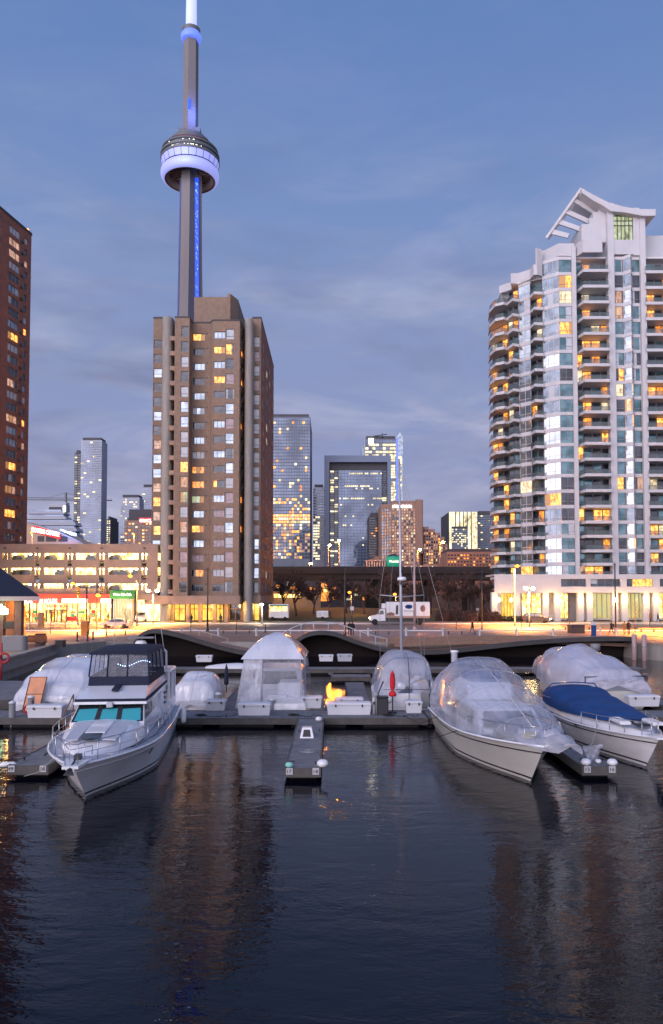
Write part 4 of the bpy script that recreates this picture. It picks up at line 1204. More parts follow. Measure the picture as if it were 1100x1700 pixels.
def portal():
    Y = 420
    t = thing('office_tower', 'blue grey office tower shaped like a portal frame around a mirrored glass panel', 'office tower', (X(593, Y), Y, P), world=True)
    x = lambda px: X(px, Y, 850)
    w = MB(); w.box(x(538), x(546.5), Y, Y + 40, P, Z(756, Y)); w.box(x(643), x(649), Y, Y + 40, P, Z(756, Y)); w.box(x(546.5), x(643), Y, Y + 40, Z(767, Y), Z(756, Y)); w.build('portal_frame', 'far_blue', t)
    c = MB(); c.box(x(546.5), x(643), Y + 3, Y + 40, P, Z(767, Y)); c.build('wall', 'far_dark', t)
    gmb = MB(); zt, zb = Z(780.5, Y), Z(945, Y); a, b = x(561.5), x(633.5)
    gmb.box(a, b, Y + .6, Y + 3, zb, zt); gmb.build('glass_panel', 'g_tower', t)
    ln = MB()
    for k in range(1, 33): zz = zb + (zt - zb) * k / 33; ln.box(a, b, Y + .5, Y + .6, zz - .12, zz + .12)
    for k in range(1, 14): xx = a + (b - a) * k / 14; ln.box(xx - .1, xx + .1, Y + .52, Y + .59, zb, zt)
    o = ln.build('mullions', 'far_blue', t); o['kind'] = 'stuff'
    pool = Pool(t, 90); rg = random.Random(14); P0 = Vector((x(547), Y + 2.9, 0)); U = Vector((1, 0, 0))
    for i in range(46):
        zz = Z(774 + i * 3.7, Y)
        if i > 1:
            for (p, q) in ((548, 554), (555, 560.5), (635, 642)):
                lit = rg.random() < .22; pool.win(P0, U, x(p) - P0.x, x(q) - P0.x, zz - .45, zz + .45, 'w_office' if lit else 'g_dark', None, 1, pri=2 if lit else rg.random())
    P1 = Vector((a, Y + .48, 0))
    for (py, f0, f1, pr) in ((786, .25, .98, .75), (807, .1, .7, .8), (811, .4, .9, .4), (827.5, .02, .6, .85), (827.5, .8, 1, .9), (838, .0, .9, .1), (857, .1, .9, .12), (872, .1, .9, .15), (893, .1, .9, .12), (905, .1, .9, .12)):
        f = f0
        while f < f1:
            if rg.random() < pr: pool.win(P1, U, (b - a) * f, (b - a) * (f + .035), Z(py + 1, Y), Z(py - 1.4, Y), 'w_office', None, 1, pri=3)
            f += .045
    pool.done()
portal()
def spire():
    Y = 520
    t, x0, x1, zt = tower('glass office tower with a pointed blue lit fin on its right corner', 'office tower', Y, 606, 658, 728.5, 'far_glass_frame', 40, 9, 34, lambda r, i, j, n, m: ('w_office' if (i in (1, 2, 3, 4) and r.random() < .72) or (i > 8 and r.random() < .3) else 'g_tower'), py_bot=930, gx=.1, gy=.35, seed=15)
    f = MB(); f.extr([PT(657, 930, Y - .5), PT(668.5, 930, Y - .5), PT(668.5, 727, Y - .5), PT(664, 717.5, Y - .5), PT(657, 727, Y - .5)], (0, 8, 0)); f.build('corner_fin', 'g_sky', t)
    l_ = MB(); l_.extr([PT(657.6, 905, Y - 1), PT(660.2, 905, Y - 1), PT(660.2, 725, Y - 1), PT(657.6, 728, Y - 1)], (0, .4, 0)); l_.build('blue_strip', 'ring_blue', t)
    s_ = MB(); s_.extr([PT(600, 738, Y + 2), PT(606, 728.5, Y), PT(606, 930, Y), PT(600, 930, Y + 2)], (0, 20, 0)); s_.build('side_wall', 'g_sky', t)
    p_ = MB(); p_.box(X(612, Y), X(620, Y), Y - .6, Y, Z(737, Y), Z(728, Y)); p_.build('lit_panel', 'lamp_white', t)
    a = MB(); a.tube([PT(634, 728, Y), PT(634, 719, Y)], .3, 4); a.tube([PT(620, 724, Y), PT(642, 721, Y)], .3, 4); a.build('antenna', 'far_dark', t)
    w = MB(); rg = random.Random(8)
    for k in range(34):
        zz = Z(760 + k * 4.6, Y)
        if rg.random() < .72: m = MB(); m.box(X(648 + rg.random() * 1, Y), X(656, Y), Y - .3, Y - .13, zz - .7, zz + .8); m.build('window', 'w_office', t)
        if rg.random() < .5: m = MB(); m.box(X(661.5, Y), X(667, Y), Y - .8, Y - .52, zz - .7, zz + .8); m.build('window', 'w_office', t)
spire()
def hotel():
    Y = 300
    t = thing('hotel', 'brown stepped hotel slab with a warm window grid and white rooftop lettering', 'hotel', (X(680, Y), Y, P), world=True)
    x = lambda p: X(p, Y, 880)
    w = MB(); z = lambda p: Z(p, Y)
    w.prism([(x(633), Y + 4), (x(650), Y), (x(696), Y), (x(702.5), Y + 3), (x(702.5), Y + 30), (x(633), Y + 30)], P, z(836))
    w.prism([(x(690), Y - .4), (x(701), Y - .4), (x(703), Y + 2), (x(703), Y + 20), (x(690), Y + 20)], z(836) - 20, z(829.5))
    w.prism([(x(650), Y + 1), (x(690), Y + 1), (x(690), Y + 20), (x(650), Y + 20)], z(836), z(831))
    for (a, b, p) in ((703, 712, 874), (712, 722, 878), (722, 731, 884), (731, 738, 891), (738, 743, 902)): w.prism([(x(a), Y + 1), (x(b), Y + 1), (x(b), Y + 28), (x(a), Y + 28)], P, z(p))
    for k, (a, p) in enumerate(((600, 940), (606, 935), (612, 930), (618, 926), (624, 922))): w.box(x(a), x(634), Y + 6 + k * .1, Y + 20, P, z(p))
    w.build('wall', 'far_brown', t)
    pool = Pool(t, 98); rg = random.Random(17); U = Vector((1, 0, 0))
    for i in range(19):
        py = 846 + i * 4.9
        for j in range(11):
            a = 651 + j * 3.9
            P0 = Vector((x(a), Y - .1, 0)); k = rg.random()
            pool.win(P0, U, 0, x(a + 2.6) - x(a), z(py + 1.6), z(py - 1.6), 'w_rose' if k < .62 else 'w_cream' if k < .8 else 'g_sky', None, 1, pri=rg.random())
        for j in range(4):
            a = 635 + j * 3.8; f = (a - 633) / 17.0; P0 = Vector((x(a), Y + 4 - 4 * f - .5, 0)); k = rg.random()
            pool.win(P0, U, 0, x(a + 2.5) - x(a), z(py + 2), z(py - 1.6), 'w_rose' if k < .5 else 'g_sky', None, 1, pri=rg.random())
        for j in range(10):
            a = 704 + j * 4
            lim = 876 if a < 712 else 880 if a < 722 else 886 if a < 731 else 893 if a < 738 else 904
            if py > lim + 2:
                P0 = Vector((x(a), Y + .9, 0)); k = rg.random()
                pool.win(P0, U, 0, x(a + 2.4) - x(a), z(py + 1.5), z(py - 1.5), 'w_rose' if k < .22 else 'w_yellow' if k < .30 else 'w_cream' if k < .36 else 'g_dark', None, 1, pri=rg.random())
    pool.done()
    text_obj('lettering', 'INTERCONTINENTAL', 'sign_white', t, x(651), x(684), Y - .5, z(843.5), z(838.5), .4, .02)
    text_obj('lettering', 'Metro Toronto Convention Centre', 'sign_white', t, X(671, 256), X(727, 256), 256, Z(944, 256), Z(940, 256), .3, .03)
    c = MB(); c.box(X(606, 257), X(748, 257), 257, 275, P, Z(938.5, 257)); c.build('podium', 'far_brown', t)
hotel()
tower('dark brown office block in front of the mirrored panel tower', 'office building', 320, 612.5, 633, 856, 'far_dark', 18, 6, 16, chooser(('w_orange', .05), ('g_dark', .95)), py_bot=925, gx=.1, gy=.5, seed=19, name='office_block')
def lowhall():
    Y = 240
    t = thing('low_hall', 'low white hall with closely spaced white columns beside the green sign drum', 'hall', (X(624, Y), Y, P), world=True)
    w = MB(); w.box(X(607, Y), X(642, Y), Y + 1, Y + 8, P, Z(931, Y)); w.build('wall', 'far_dark', t)
    for k in range(8):
        m = MB(); xx = X(608.5 + k * 4.3, Y); m.box(xx - .22, xx + .22, Y, Y + .9, Z(945, Y), Z(931.5, Y)); m.build('column', 'sign_white' if False else 'white_wall', t)
    r = MB(); r.box(X(606, Y), X(643, Y), Y - .3, Y + 8, Z(931.4, Y), Z(929.8, Y)); r.build('roof', 'far_white', t)
    d = thing('sign_drum', 'green drum shaped sign with white lettering above the highway', 'sign', (X(653, 236), 236, Z(942, 236)), world=True)
    c = MB(); cx = X(653, 236); rr = X(664.5, 236) - cx; c.lathe([(rr, Z(942, 236)), (rr, Z(923.5, 236))], 24, cx, 236 + rr * .6); c.build('drum', 'green_sign_lit', d)
    c = MB(); c.lathe([(rr * 1.03, Z(923.5, 236)), (.05, Z(918.5, 236))], 24, cx, 236 + rr * .6, smooth=False); c.build('lid', 'dark_trim', d)
    c = MB(); c.box(cx - .4, cx + .4, 237, 238, P, Z(942, 236)); c.build('post', 'dark_metal', d)
    text_obj('lettering', 'Waterside', 'sign_white', d, X(645, 236), X(661, 236), 236 - rr * .42, Z(934, 236), Z(930, 236), .1)
lowhall()
# right cluster
def striped():
    Y = 400
    t = thing('office_tower', 'white office tower with bright vertical stripes, left of the white condominium', 'office tower', (X(770, Y), Y, P), world=True)
    x = lambda p: X(p, Y); z = lambda p: Z(p, Y)
    w = MB(); w.box(x(745.5), x(792), Y, Y + 30, P, z(850)); w.build('wall', 'far_dark', t)
    for k, (a, b) in enumerate(((745.5, 755), (757, 762), (764, 768), (770, 774.5), (776.5, 781), (783, 792))):
        m = MB(); m.box(x(a), x(b), Y - .6, Y - .02, z(874 if k < 4 else 915), z(850)); m.build('lit_stripe', 'w_office' if k < 5 else 'w_cream', t)
    m = MB(); m.box(x(745.5), x(749), Y - .6, Y - .02, z(915), z(874.2)); m.build('lit_stripe', 'w_office', t)
    pool = Pool(t, 80); rg = random.Random(4); P0 = Vector((x(750), Y - .1, 0))
    for i in range(11):
        for j in range(10):
            k = rg.random(); pool.win(P0, Vector((1, 0, 0)), (x(780) - x(750)) * j / 10, (x(780) - x(750)) * (j + .85) / 10, z(878 + i * 3.4 + 2.2), z(878 + i * 3.4), 'w_office' if k < .35 else 'g_tower', None, 1, pri=rg.random())
    pool.done()
striped()
tower('dark blue office slab touching the striped tower and the white condominium', 'office building', 405, 793, 822, 853, 'far_dark', 24, 7, 18, chooser(('w_office', .15), ('g_tower', .85)), py_bot=925, gx=.15, gy=.45, seed=22, name='office_block')
tower('low brown brick building under the striped tower with a few lit windows', 'office building', 250, 742, 826, 916, 'far_brown', 24, 16, 5, chooser(('w_yellow', .2), ('w_orange', .12), ('g_dark', .68)), py_bot=946, gx=.5, gy=.6, seed=23, name='low_building')

# ================================================================== ELEVATED HIGHWAY
def highway():
    Y = 215
    t = thing('elevated_highway', 'dark elevated highway crossing behind the bare trees on concrete columns', 'highway', (X(640, Y), Y, P), world=True)
    d = MB(); d.box(-40, 70, Y, Y + 24, Z(952, Y), Z(946, Y)); d.box(-40, 70, Y + .8, Y + 2.2, Z(962, Y), Z(952, Y)); d.box(-40, 70, Y + 18, Y + 20, Z(962, Y), Z(952, Y)); d.build('deck', 'highway_dark', t)
    b = MB(); b.box(-40, 70, Y - .1, Y + .25, Z(946, Y) - .3, Z(940.5, Y)); b.build('barrier', 'highway_dark', t)
    for k in range(9):
        xx = -34 + k * 12.5; c = MB(); c.box(xx - .7, xx + .7, Y + 4, Y + 6, P, Z(958, Y)); c.box(xx - .7, xx + .7, Y + 16, Y + 18, P, Z(958, Y)); c.box(xx - 1, xx + 1, Y + 2.3, Y + 17.9, Z(962, Y), Z(956, Y)); c.build('bent', 'highway_dark', t)
    return t
highway()
def underpass():
    Y = 246
    t = thing('retaining_wall', 'tan wall lit yellow under the highway, left of the trees', 'wall', (X(490, Y), Y, P), world=True)
    w = MB(); w.box(X(452, 205), X(532, 205), 205, 206, P, Z(982, 205)); w.build('wall', 'tan_concrete', t)
    p = MB(); p.box(X(455, 205), X(500, 205), 204.6, 204.95, Z(992, 205), Z(986, 205)); p.build('lit_slot', 'w_shop', t)
    l_ = MB(); l_.box(X(476, 230), X(502, 230), 230, 230.4, Z(972, 230), Z(966, 230)); l_.build('lit_sign', 'w_green', t)
    l_ = MB(); l_.box(X(533, 230), X(545, 230), 230, 230.4, Z(998, 230), Z(967, 230)); l_.build('lit_panel', 'w_orange', t)
    light('underpass_lamp', (X(480, 200), 198, 10), 2600, (1, .55, .14), t, .4); light('underpass_lamp', (X(540, 226), 224, 8), 1500, (.8, .85, .2), t, .4)
underpass()
def back_block():
    # dim shopfronts beyond the underpass that show between the trunks
    Y = 262
    t = thing('warehouse', 'long dim warehouse beyond the highway seen between the bare trunks', 'building', (X(640, Y), Y, P), world=True)
    w = MB(); w.box(X(430, Y), X(840, Y), Y, Y + 10, P, Z(950, Y)); w.build('wall', 'far_dark', t)
    rg = random.Random(31)
    for k in range(34):
        px = 455 + rg.random() * 280; py = 972 + rg.random() * 34; a = X(px, Y); m = MB(); w_ = .5 + rg.random() * 2.2
        m.box(a, a + w_, Y - .2 - k * .002, Y - .02, Z(py, Y), Z(py, Y) + .4 + rg.random() * .9); m.build('window', rg.choice(('w_orange', 'w_yellow', 'w_green', 'w_orange')), t)
back_block()
# ================================================================== WAVE DECKS
def wave_profile(pts, n=60):
    """smooth interpolation through (px, py) control points"""
    out = []
    for i in range(n + 1):
        f = i / n * (len(pts) - 1); k = min(int(f), len(pts) - 2); u = f - k
        p0 = pts[max(k - 1, 0)]; p1 = pts[k]; p2 = pts[k + 1]; p3 = pts[min(k + 2, len(pts) - 1)]
        q = []
        for a, b, c, d in zip(p0, p1, p2, p3):
            q.append(.5 * ((2 * b) + (-a + c) * u + (2 * a - 5 * b + 4 * c - d) * u * u + (-a + 3 * b - 3 * c + d) * u ** 3))
        out.append(tuple(q))
    return out
mat('deck_boards', (.22, .135, .095), .55, var=.25, scale=1.2, bump=.4, bscale=6, stretch=(8, 1, 1))
mat('void_shade', (.012, .007, .007), .9, var=.2)  # shade below the decks put into a near-black colour
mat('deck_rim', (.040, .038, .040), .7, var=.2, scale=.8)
def wave_deck(label, ctrl, Y0=78.0, back=92.0, rails=()):
    prof = [PT(px, py, Y0) for px, py in wave_profile(ctrl)]
    cxm = sum(p.x for p in prof) / len(prof)
    t = thing('wave_deck', label, 'deck', (cxm, Y0, 0), world=True)
    m = MB(); rows = []
    for p in prof:
        h = max(0, p.z - P)
        row = [(p.x, Y0, p.z)]
        for k in range(1, 9):
            f = k / 8; yy = Y0 + (back - Y0) * f; zz = (P + .03) + (p.z - P) * (1 - f * f * (3 - 2 * f)); row.append((p.x, yy, max(zz, P + .02) if f > .25 else zz))
        rows.append(row)
    m.grid(rows, 0); m.build('deck', 'deck_boards', t)
    r = MB(); rr = []
    for p in prof: rr.append([(p.x, Y0 - .02, p.z + .06), (p.x, Y0 - .25, p.z + .02), (p.x, Y0 - .30, p.z - .38), (p.x, Y0 + .1, p.z - .50), (p.x, Y0 + .35, p.z - .3)])
    r.grid(rr, 0, False); r.build('edge_beam', 'deck_rim', t)
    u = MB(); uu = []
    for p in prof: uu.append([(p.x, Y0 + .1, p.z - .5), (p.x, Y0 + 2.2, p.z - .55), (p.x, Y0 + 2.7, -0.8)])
    u.grid(uu, 0, False); u.build('underside', 'void_shade', t)  # ceiling and back sheet carry painted shade
    for p in (prof[0], prof[-1]):
        e = MB(); e.poly([(p.x, Y0, p.z), (p.x, back, P), (p.x, back, -1), (p.x, Y0, -1)]); e.build('end_wall', 'concrete', t)
    return t, prof
def railing(label, pts, parent=None, h=.95, every=1, post_r=.035, rail_r=.03, m_='pale_concrete', mid=True, loc=None):
    t = thing('railing', label, 'railing', pts[0] if loc is None else loc, world=True)
    for p in pts[::every]:
        b = MB(); b.tube([p, Vector(p) + Vector((0, 0, h))], post_r, 5); b.build('post', m_, t)
    b = MB(); b.tube([Vector(p) + Vector((0, 0, h)) for p in pts], rail_r, 5); b.build('rail', m_, t)
    if mid: b = MB(); b.tube([Vector(p) + Vector((0, 0, h * .5)) for p in pts], rail_r * .6, 4); b.build('rail', m_, t)
    return t
wave_deck('undulating boardwalk hump nearest the white flybridge cruiser, dark underneath', [(222, 1066), (232, 1054), (248, 1046), (268, 1046), (300, 1053), (340, 1065), (380, 1076), (420, 1083), (452, 1083), (478, 1072)])
wave_deck('undulating boardwalk hump behind the tent-shaped boat cover, with white railing', [(478, 1072), (492, 1062), (508, 1052), (530, 1047.5), (555, 1050), (585, 1061), (620, 1072), (650, 1078), (680, 1080)])
wave_deck('long low boardwalk with terraced steps curving towards the right quay', [(680, 1080), (720, 1080), (760, 1077), (820, 1070), (880, 1064), (950, 1059.5), (1010, 1058), (1050, 1058)])
def terrace():
    t = thing('terrace_steps', 'curved timber seating steps on the right part of the boardwalk', 'steps', (12, 82, P), world=True)
    for k, (dy, dz) in enumerate(((0.6, .12), (2.0, .28), (3.4, .44))):
        m = MB(); rr = []
        for i in range(41):
            px = 655 + (1050 - 655) * i / 40 - k * 14; p = PT(px, 1076 - 18 * math.sin(min(1, i / 34) * math.pi / 2), 78.3 + dy)
            zz = P - .15 + dz + .35 * math.sin(i / 40 * math.pi)
            x = p.x; y = 78.4 + dy
            rr.append([(x, y, zz - .35), (x, y - .02, zz), (x, y + .55, zz), (x, y + .55, zz - .35)])
        m.grid(rr, 0, False); m.build('step', 'deck_boards', t)
terrace()
Yr = 78.4
rp = wave_profile([(466, 1066), (485, 1055), (505, 1048), (530, 1045), (560, 1048), (590, 1058), (620, 1068), (642, 1073)], 8)
rt = thing('railing', 'white curved railing along the crest of the middle boardwalk hump', 'railing', PT(530, 1050, Yr), world=True)
pp = [PT(a, b + 1, Yr) for a, b in rp]
for p in pp:
    b = MB(); b.tube([p, p + Vector((0, 0, .85))], .045, 5); b.build('post', 'white_wall', rt)
b = MB(); b.tube([PT(a, b_ + 1, Yr) + Vector((0, 0, .85)) for a, b_ in wave_profile([(466, 1066), (485, 1055), (505, 1048), (530, 1045), (560, 1048), (590, 1058), (620, 1068), (642, 1073)], 32)], .045, 5); b.build('rail', 'white_wall', rt)
railing('thin pale handrail climbing beside the left end of the first boardwalk hump', [PT(a, b_, 86) for a, b_ in ((172, 1066), (190, 1061), (207, 1055), (222, 1047), (234, 1040))], h=.55, m_='white_wall', mid=False)
railing('short sloping white handrail on top of the first boardwalk hump', [PT(a, b_, 83) for a, b_ in ((314, 1050), (330, 1054), (350, 1060), (378, 1068))], h=.5, m_='white_wall', mid=False)

# ================================================================== STREET LAMPS, POLES, SIGNALS
def lamp(label, px, base_py, head, arm=0, power=900, kind='sodium', Y=None, hcol=(1, .31, .045), r=.09, name='street_lamp', double=False, pole='frame_grey', zb=None):
    if Y is None: Y = min(G(px, base_py, P).y, 128.0 if px < 500 else 134.0)
    hp = PT(head[0], head[1], Y); x = X(px, Y, base_py); zb = P if zb is None else zb
    t = thing(name, label, 'street lamp', (x, Y, zb), group=None, world=True)
    m = MB(); m.tube([(x, Y, zb), (x, Y, zb + 1), (x, Y, hp.z - .5)], [r * 1.5, r * 1.1, r * .7], 8); m.build('pole', pole, t)
    heads = [hp] if not double else [hp, PT(2 * px - head[0], head[1], Y)]
    for h in heads:
        a = MB(); a.tube([(x, Y, h.z - .5), (x + (h.x - x) * .3, Y, h.z - .02), (h.x, Y, h.z + .12)], r * .5, 6); a.build('arm', pole, t)
        b = MB(); b.bev(h.x - .42, h.x + .42, Y - .22, Y + .22, h.z + .02, h.z + .24, .06); b.build('hood', 'dark_metal', t)
        g_ = MB(); g_.ball((h.x, Y - .05, h.z - .06), .38, 10, .7); g_.build('bulb', kind, t)
        spot('lamp_glow', (h.x, Y - .1, h.z - .45), power * 3.4, hcol, t, .3)
    return t
lamp('tall street lamp in front of the left end of the white condominium', 854.5, 1029, (858, 939), power=22000, Y=122)
lamp('twin-headed shorter street lamp by the parked car at the white condominium', 878.5, 1033, (873, 976), power=6000, double=True, kind='lamp_warm', hcol=(1, .45, .12), Y=118)
lamp('street lamp with an orange head before the red shop fascia', 143, 1050, (163, 987.5), power=24000, Y=104)
lamp('tall pale street lamp left of the brown brick tower with its head over the garage', 227, 1033, (216, 955.5), power=12000, Y=122)
lamp('twin-headed lamp beside the left pillar of the brown brick tower', 253.5, 1034, (246, 980), power=2800, double=True, kind='lamp_warm', hcol=(1, .55, .16))
lamp('tall lamp post rising before the garage decks, bright head', 129, 1031, (121, 968), power=5000)
lamp('added street lamp out of view on the left, beyond the kiosk', -60, 1030, (-45, 965), power=30000, Y=90)  # added out of view to brighten the left of the promenade
lamp('added unseen street lamp beyond the right edge of the promenade', 1160, 1050, (1145, 945), power=36000, Y=97)  # unseen, put in to give the right promenade more light
lamp('slim white street pole by the right foot of the brown brick tower', 435, 1034, (434, 1003), power=500, kind='lamp_white', hcol=(1, .8, .5), pole='white_wall')
for lb, px, by, hd, Y in (('highway lamp behind the portal tower, higher of the pair', 563, 940, (562, 897), 218), ('highway lamp left of the higher highway lamp', 545, 940, (547, 905), 216), ('small highway lamp near the brick tower', 513, 940, (516, 935), 216), ('highway lamp in front of the brown hotel', 693, 940, (697, 912), 217), ('highway lamp beside the low brown brick building', 730, 940, (735, 900), 219)):
    lamp(lb, px, by, hd, Y=Y, power=700, zb=Z(940, Y), r=.12, kind='sodium_far')
lamp('orange lamp in front of the red lettered office block', 222, 905, (222, 887), Y=230, power=900, r=.12)
lamp('orange lamp before the peach stadium wall by the red brick high-rise', 53, 905, (52, 884), Y=230, power=900, r=.12)
lamp('small park lamp among the bare trees, left of the truck', 583, 1020, (580, 983), Y=160, power=700, r=.06)
lamp('small park lamp among the bare trees, above the truck', 657, 1020, (655, 986), Y=158, power=500, r=.06)
# traffic signals
for (px, by, top, hx, hy, lb) in ((143, 1050, 975, 130, 981, 'traffic signal with its head hung left before the garage'), (160, 1036, 972, 170, 978, 'traffic signal with its head hung right before the garage')):
    Y = G(px, by, P).y; x = X(px, Y, by)
    t = thing('traffic_signal', lb, 'traffic light', (x, Y, P), world=True)
    m = MB(); m.tube([(x, Y, P), (x, Y, Z(top, Y))], .10, 8); m.build('pole', 'dark_metal', t)
    h = PT(hx, hy, Y); a = MB(); a.tube([(x, Y, h.z + .4), (h.x, Y, h.z + .5)], .05, 5); a.build('arm', 'dark_metal', t)
    b = MB(); b.bev(h.x - .17, h.x + .17, Y - .15, Y + .15, h.z - .6, h.z + .5, .04); b.build('housing', 'yellow_plastic', t)
    for k in range(3):
        d = MB(); d.lathe([(.01, 0), (.11, .01)], 10); d.v = [(h.x + v[0], Y - .17 - v[2], h.z + .28 - k * .33 + v[1]) for v in d.v]; d.build('lens', 'tail_light' if k == 0 else 'dark_trim', t)
# plain dark poles
def pole(px, top, base, label, r=.11, m_='dark_metal', name='utility_pole', Y=None, lamphead=False):
    if Y is None: Y = min(G(px, base, P).y, 131.0)
    x = X(px, Y, base)
    t = thing(name, label, 'pole', (x, Y, P), world=True)
    m = MB(); m.tube([(x, Y, P), (x, Y, Z(top, Y))], [r * 1.2, r * .7], 8); m.build('shaft', m_, t)
    m = MB(); m.lathe([(r * 2, P), (r * 2, P + .2), (r * 1.2, P + .5)], 8, x, Y); m.build('base_collar', m_, t)
    m = MB(); zt = Z(top, Y); m.lathe([(r * .9, zt), (r * .9, zt + .12), (.01, zt + .3)], 8, x, Y); m.build('cap', m_, t)
    return t
pole(344, 946, 1048, 'thin dark pole in front of the lobby of the brown brick tower')
pole(572, 946, 1055, 'thin dark pole beside the two walkers by the middle boardwalk hump')
pole(1022, 938, 1050, 'thin dark pole before the arcade of the white condominium')
pole(800, 950, 1030, 'thin dark pole among the trees left of the white condominium')
pole(688, 915, 1046, 'tapering pinkish white flagpole behind the sailboat mast', r=.16, m_='pink_fascia', name='flagpole')
pole(584, 1010, 1040, 'short sign post at the kerb left of the truck', r=.06)
pole(793, 1012, 1030, 'short sign post at the kerb right of the trees', r=.06)
for (px, py, lb, base) in ((584, 1010, 'small square white street sign left of the truck', 1040), (793, 1012, 'small square white street sign right of the trees', 1030)):
    Y = G(px, base, P).y; m = MB(); h = PT(px, py, Y); m.box(h.x - .3, h.x + .3, Y - .14, Y - .1, h.z - .3, h.z + .3); tag(m.build('street_sign', 'white_wall'), lb, 'sign')
# thin bare saplings / fence posts on the street edge, left
rp_ = random.Random(3)
for i, (px, top, base) in enumerate(((83, 1005, 1052), (49, 1000, 1046), (108, 1020, 1046), (160, 1010, 1048), (208, 1010, 1054), (316, 1018, 1050), (392, 1015, 1046), (945, 990, 1040), (865, 1000, 1046), (1054, 1000, 1050), (1078, 1010, 1046), (757, 1020, 1046))):
    Y = G(px, base, P).y; x = X(px, Y, base); zt = Z(top, Y)
    where = ['left of the garage door', 'by the kiosk post', 'in front of the red fascia', 'behind the brown street cabinet', 'beside the silver sedan', 'before the lobby windows', 'near the right pillar of the brick tower', 'by the black bin', 'beside the dark parked car', 'beside the couple', 'at the right edge of the arcade', 'between the white bollards in mid-street'][i]
    t = thing('young_tree', 'thin leafless street sapling ' + where, 'tree', (x, Y, P), group='young street trees', world=True)
    m = MB(); m.tube([(x, Y, P), (x + .05, Y, (P + zt) / 2), (x, Y, zt)], [.06, .045, .02], 5); m.build('trunk', 'bark', t)
    b = MB()
    for k in range(9):
        f = .45 + .5 * k / 9; z0 = P + (zt - P) * f; a = rp_.random() * 6.28; l_ = .9 * (1.1 - f) + .3
        b.tube([(x, Y, z0), (x + math.cos(a) * l_ * .5, Y + math.sin(a) * l_ * .5, z0 + l_ * .6), (x + math.cos(a) * l_ * .8, Y + math.sin(a) * l_ * .8, z0 + l_ * 1.2)], [.02, .013, .006], 3)
    b.build('crown', 'twig', t)
# bollards along the promenade: one kind copied
bol = thing('bollard', 'x', 'bollard', (0, 0, 0))
m = MB(); m.lathe([(.16, 0), (.16, .12), (.12, .14), (.12, .85), (.135, .87), (.135, .95), (.10, 1.0), (.01, 1.02)], 12); m.build('post', 'white_wall', bol)
m = MB(); m.lathe([(.125, .70), (.125, .76)], 12); m.build('band', 'steel', bol)
snap(bol)
bl = [(300, 'before the left pillar of the brick tower'), (362, 'left of the tent-shaped boat cover'), (425, 'right of the tent-shaped boat cover'), (611, 'first to the right of the two walkers'), (674, 'below the truck, beside the sailboat mast'), (735, 'left end of the long dark bench'), (796, 'right end of the long dark bench'), (857, 'under the dark parked car'), (918, 'left of the black bin'), (996, 'left of the walker with a backpack'), (1022, 'between the walker and the couple')]
for i, (px, lb) in enumerate(bl):
    q = G(px, 1056, P); lab = 'short white bollard ' + lb
    if i == 0: bol.location = q; bol['label'] = lab; bol['group'] = 'white bollards along the promenade'
    else: put(bol, q, 0, lab, 'white bollards along the promenade')
dbl = thing('bollard', 'x', 'bollard', (0, 0, 0))
m = MB(); m.lathe([(.13, 0), (.13, .1), (.09, .13), (.09, .9), (.11, .95), (.01, 1.05)], 10); m.build('post', 'dark_metal', dbl)
m = MB(); m.lathe([(.115, .78), (.115, .82)], 10); m.build('band', 'steel', dbl)
snap(dbl)
for i, (px, py, lb) in enumerate(((145, 1064, 'beside the traffic signal'), (128, 1064, 'near the end of the left quay wall'), (154, 1062, 'right of the brown street cabinet'), (176, 1055, 'under the silver sedan'), (440, 1050, 'at the foot of the white street pole'), (800, 1047, 'at the kerb right of the walking man'))):
    q = G(px, py, P); lab = 'slim dark bollard ' + lb
    if i == 0: dbl.location = q; dbl['label'] = lab; dbl['group'] = 'dark bollards'
    else: put(dbl, q, 0, lab, 'dark bollards')
# benches: long dark bars on legs
bn = thing('bench', 'x', 'bench', (0, 0, 0))
m = MB(); m.bev(-2.2, 2.2, -.25, .25, .40, .50, .03); m.build('seat', 'wood_warm', bn)
for sx in (-1.7, 0, 1.7): m = MB(); m.box(sx - .06, sx + .06, -.2, .2, 0, .40); m.build('leg', 'dark_metal', bn)
snap(bn)
for i, (px, py, lb) in enumerate(((766, 1053, 'between two white bollards in mid-promenade'), (645, 1053, 'behind the sailboat mast'), (958, 1046, 'beside the black bin'), (1085, 1049, 'at the right edge, behind the couple'), (392, 1052, 'before the right pillar of the brick tower'))):
    q = G(px, py, P); lab = 'long low backless bench ' + lb
    if i == 0: bn.location = q; bn['label'] = lab; bn['group'] = 'benches on the promenade'
    else: put(bn, q, 0, lab, 'benches on the promenade')
def bin_(px, py, lb, w=1.1, h=1.1, m_='dark_trim'):
    q = G(px, py, P); t = thing('litter_bin', lb, 'bin', q)
    m = MB(); m.bev(-w / 2, w / 2, -w / 2, w / 2, 0, h, .06); m.build('body', m_, t)
    m = MB(); m.bev(-w / 2 - .04, w / 2 + .04, -w / 2 - .04, w / 2 + .04, h, h + .12, .05); m.build('lid', 'dark_metal', t)
bin_(956, 1051, 'large black litter bin on the right of the promenade', 1.8, 1.0)
bin_(67, 1068, 'black square bin at the left quay behind the bench', .85, .9)
bin_(100, 1074, 'low black chest at the end of the left quay wall', .8, .55)
t = thing('street_cabinet', 'brown metal cabinet standing before the shop windows', 'cabinet', G(141, 1054, P)); m = MB(); m.bev(-.45, .45, -.35, .35, 0, 1.75, .04); m.build('body', 'wood_warm', t); m = MB(); m.box(-.4, .4, -.37, -.352, .1, 1.6); m.build('door', 'cloth_tan', t)
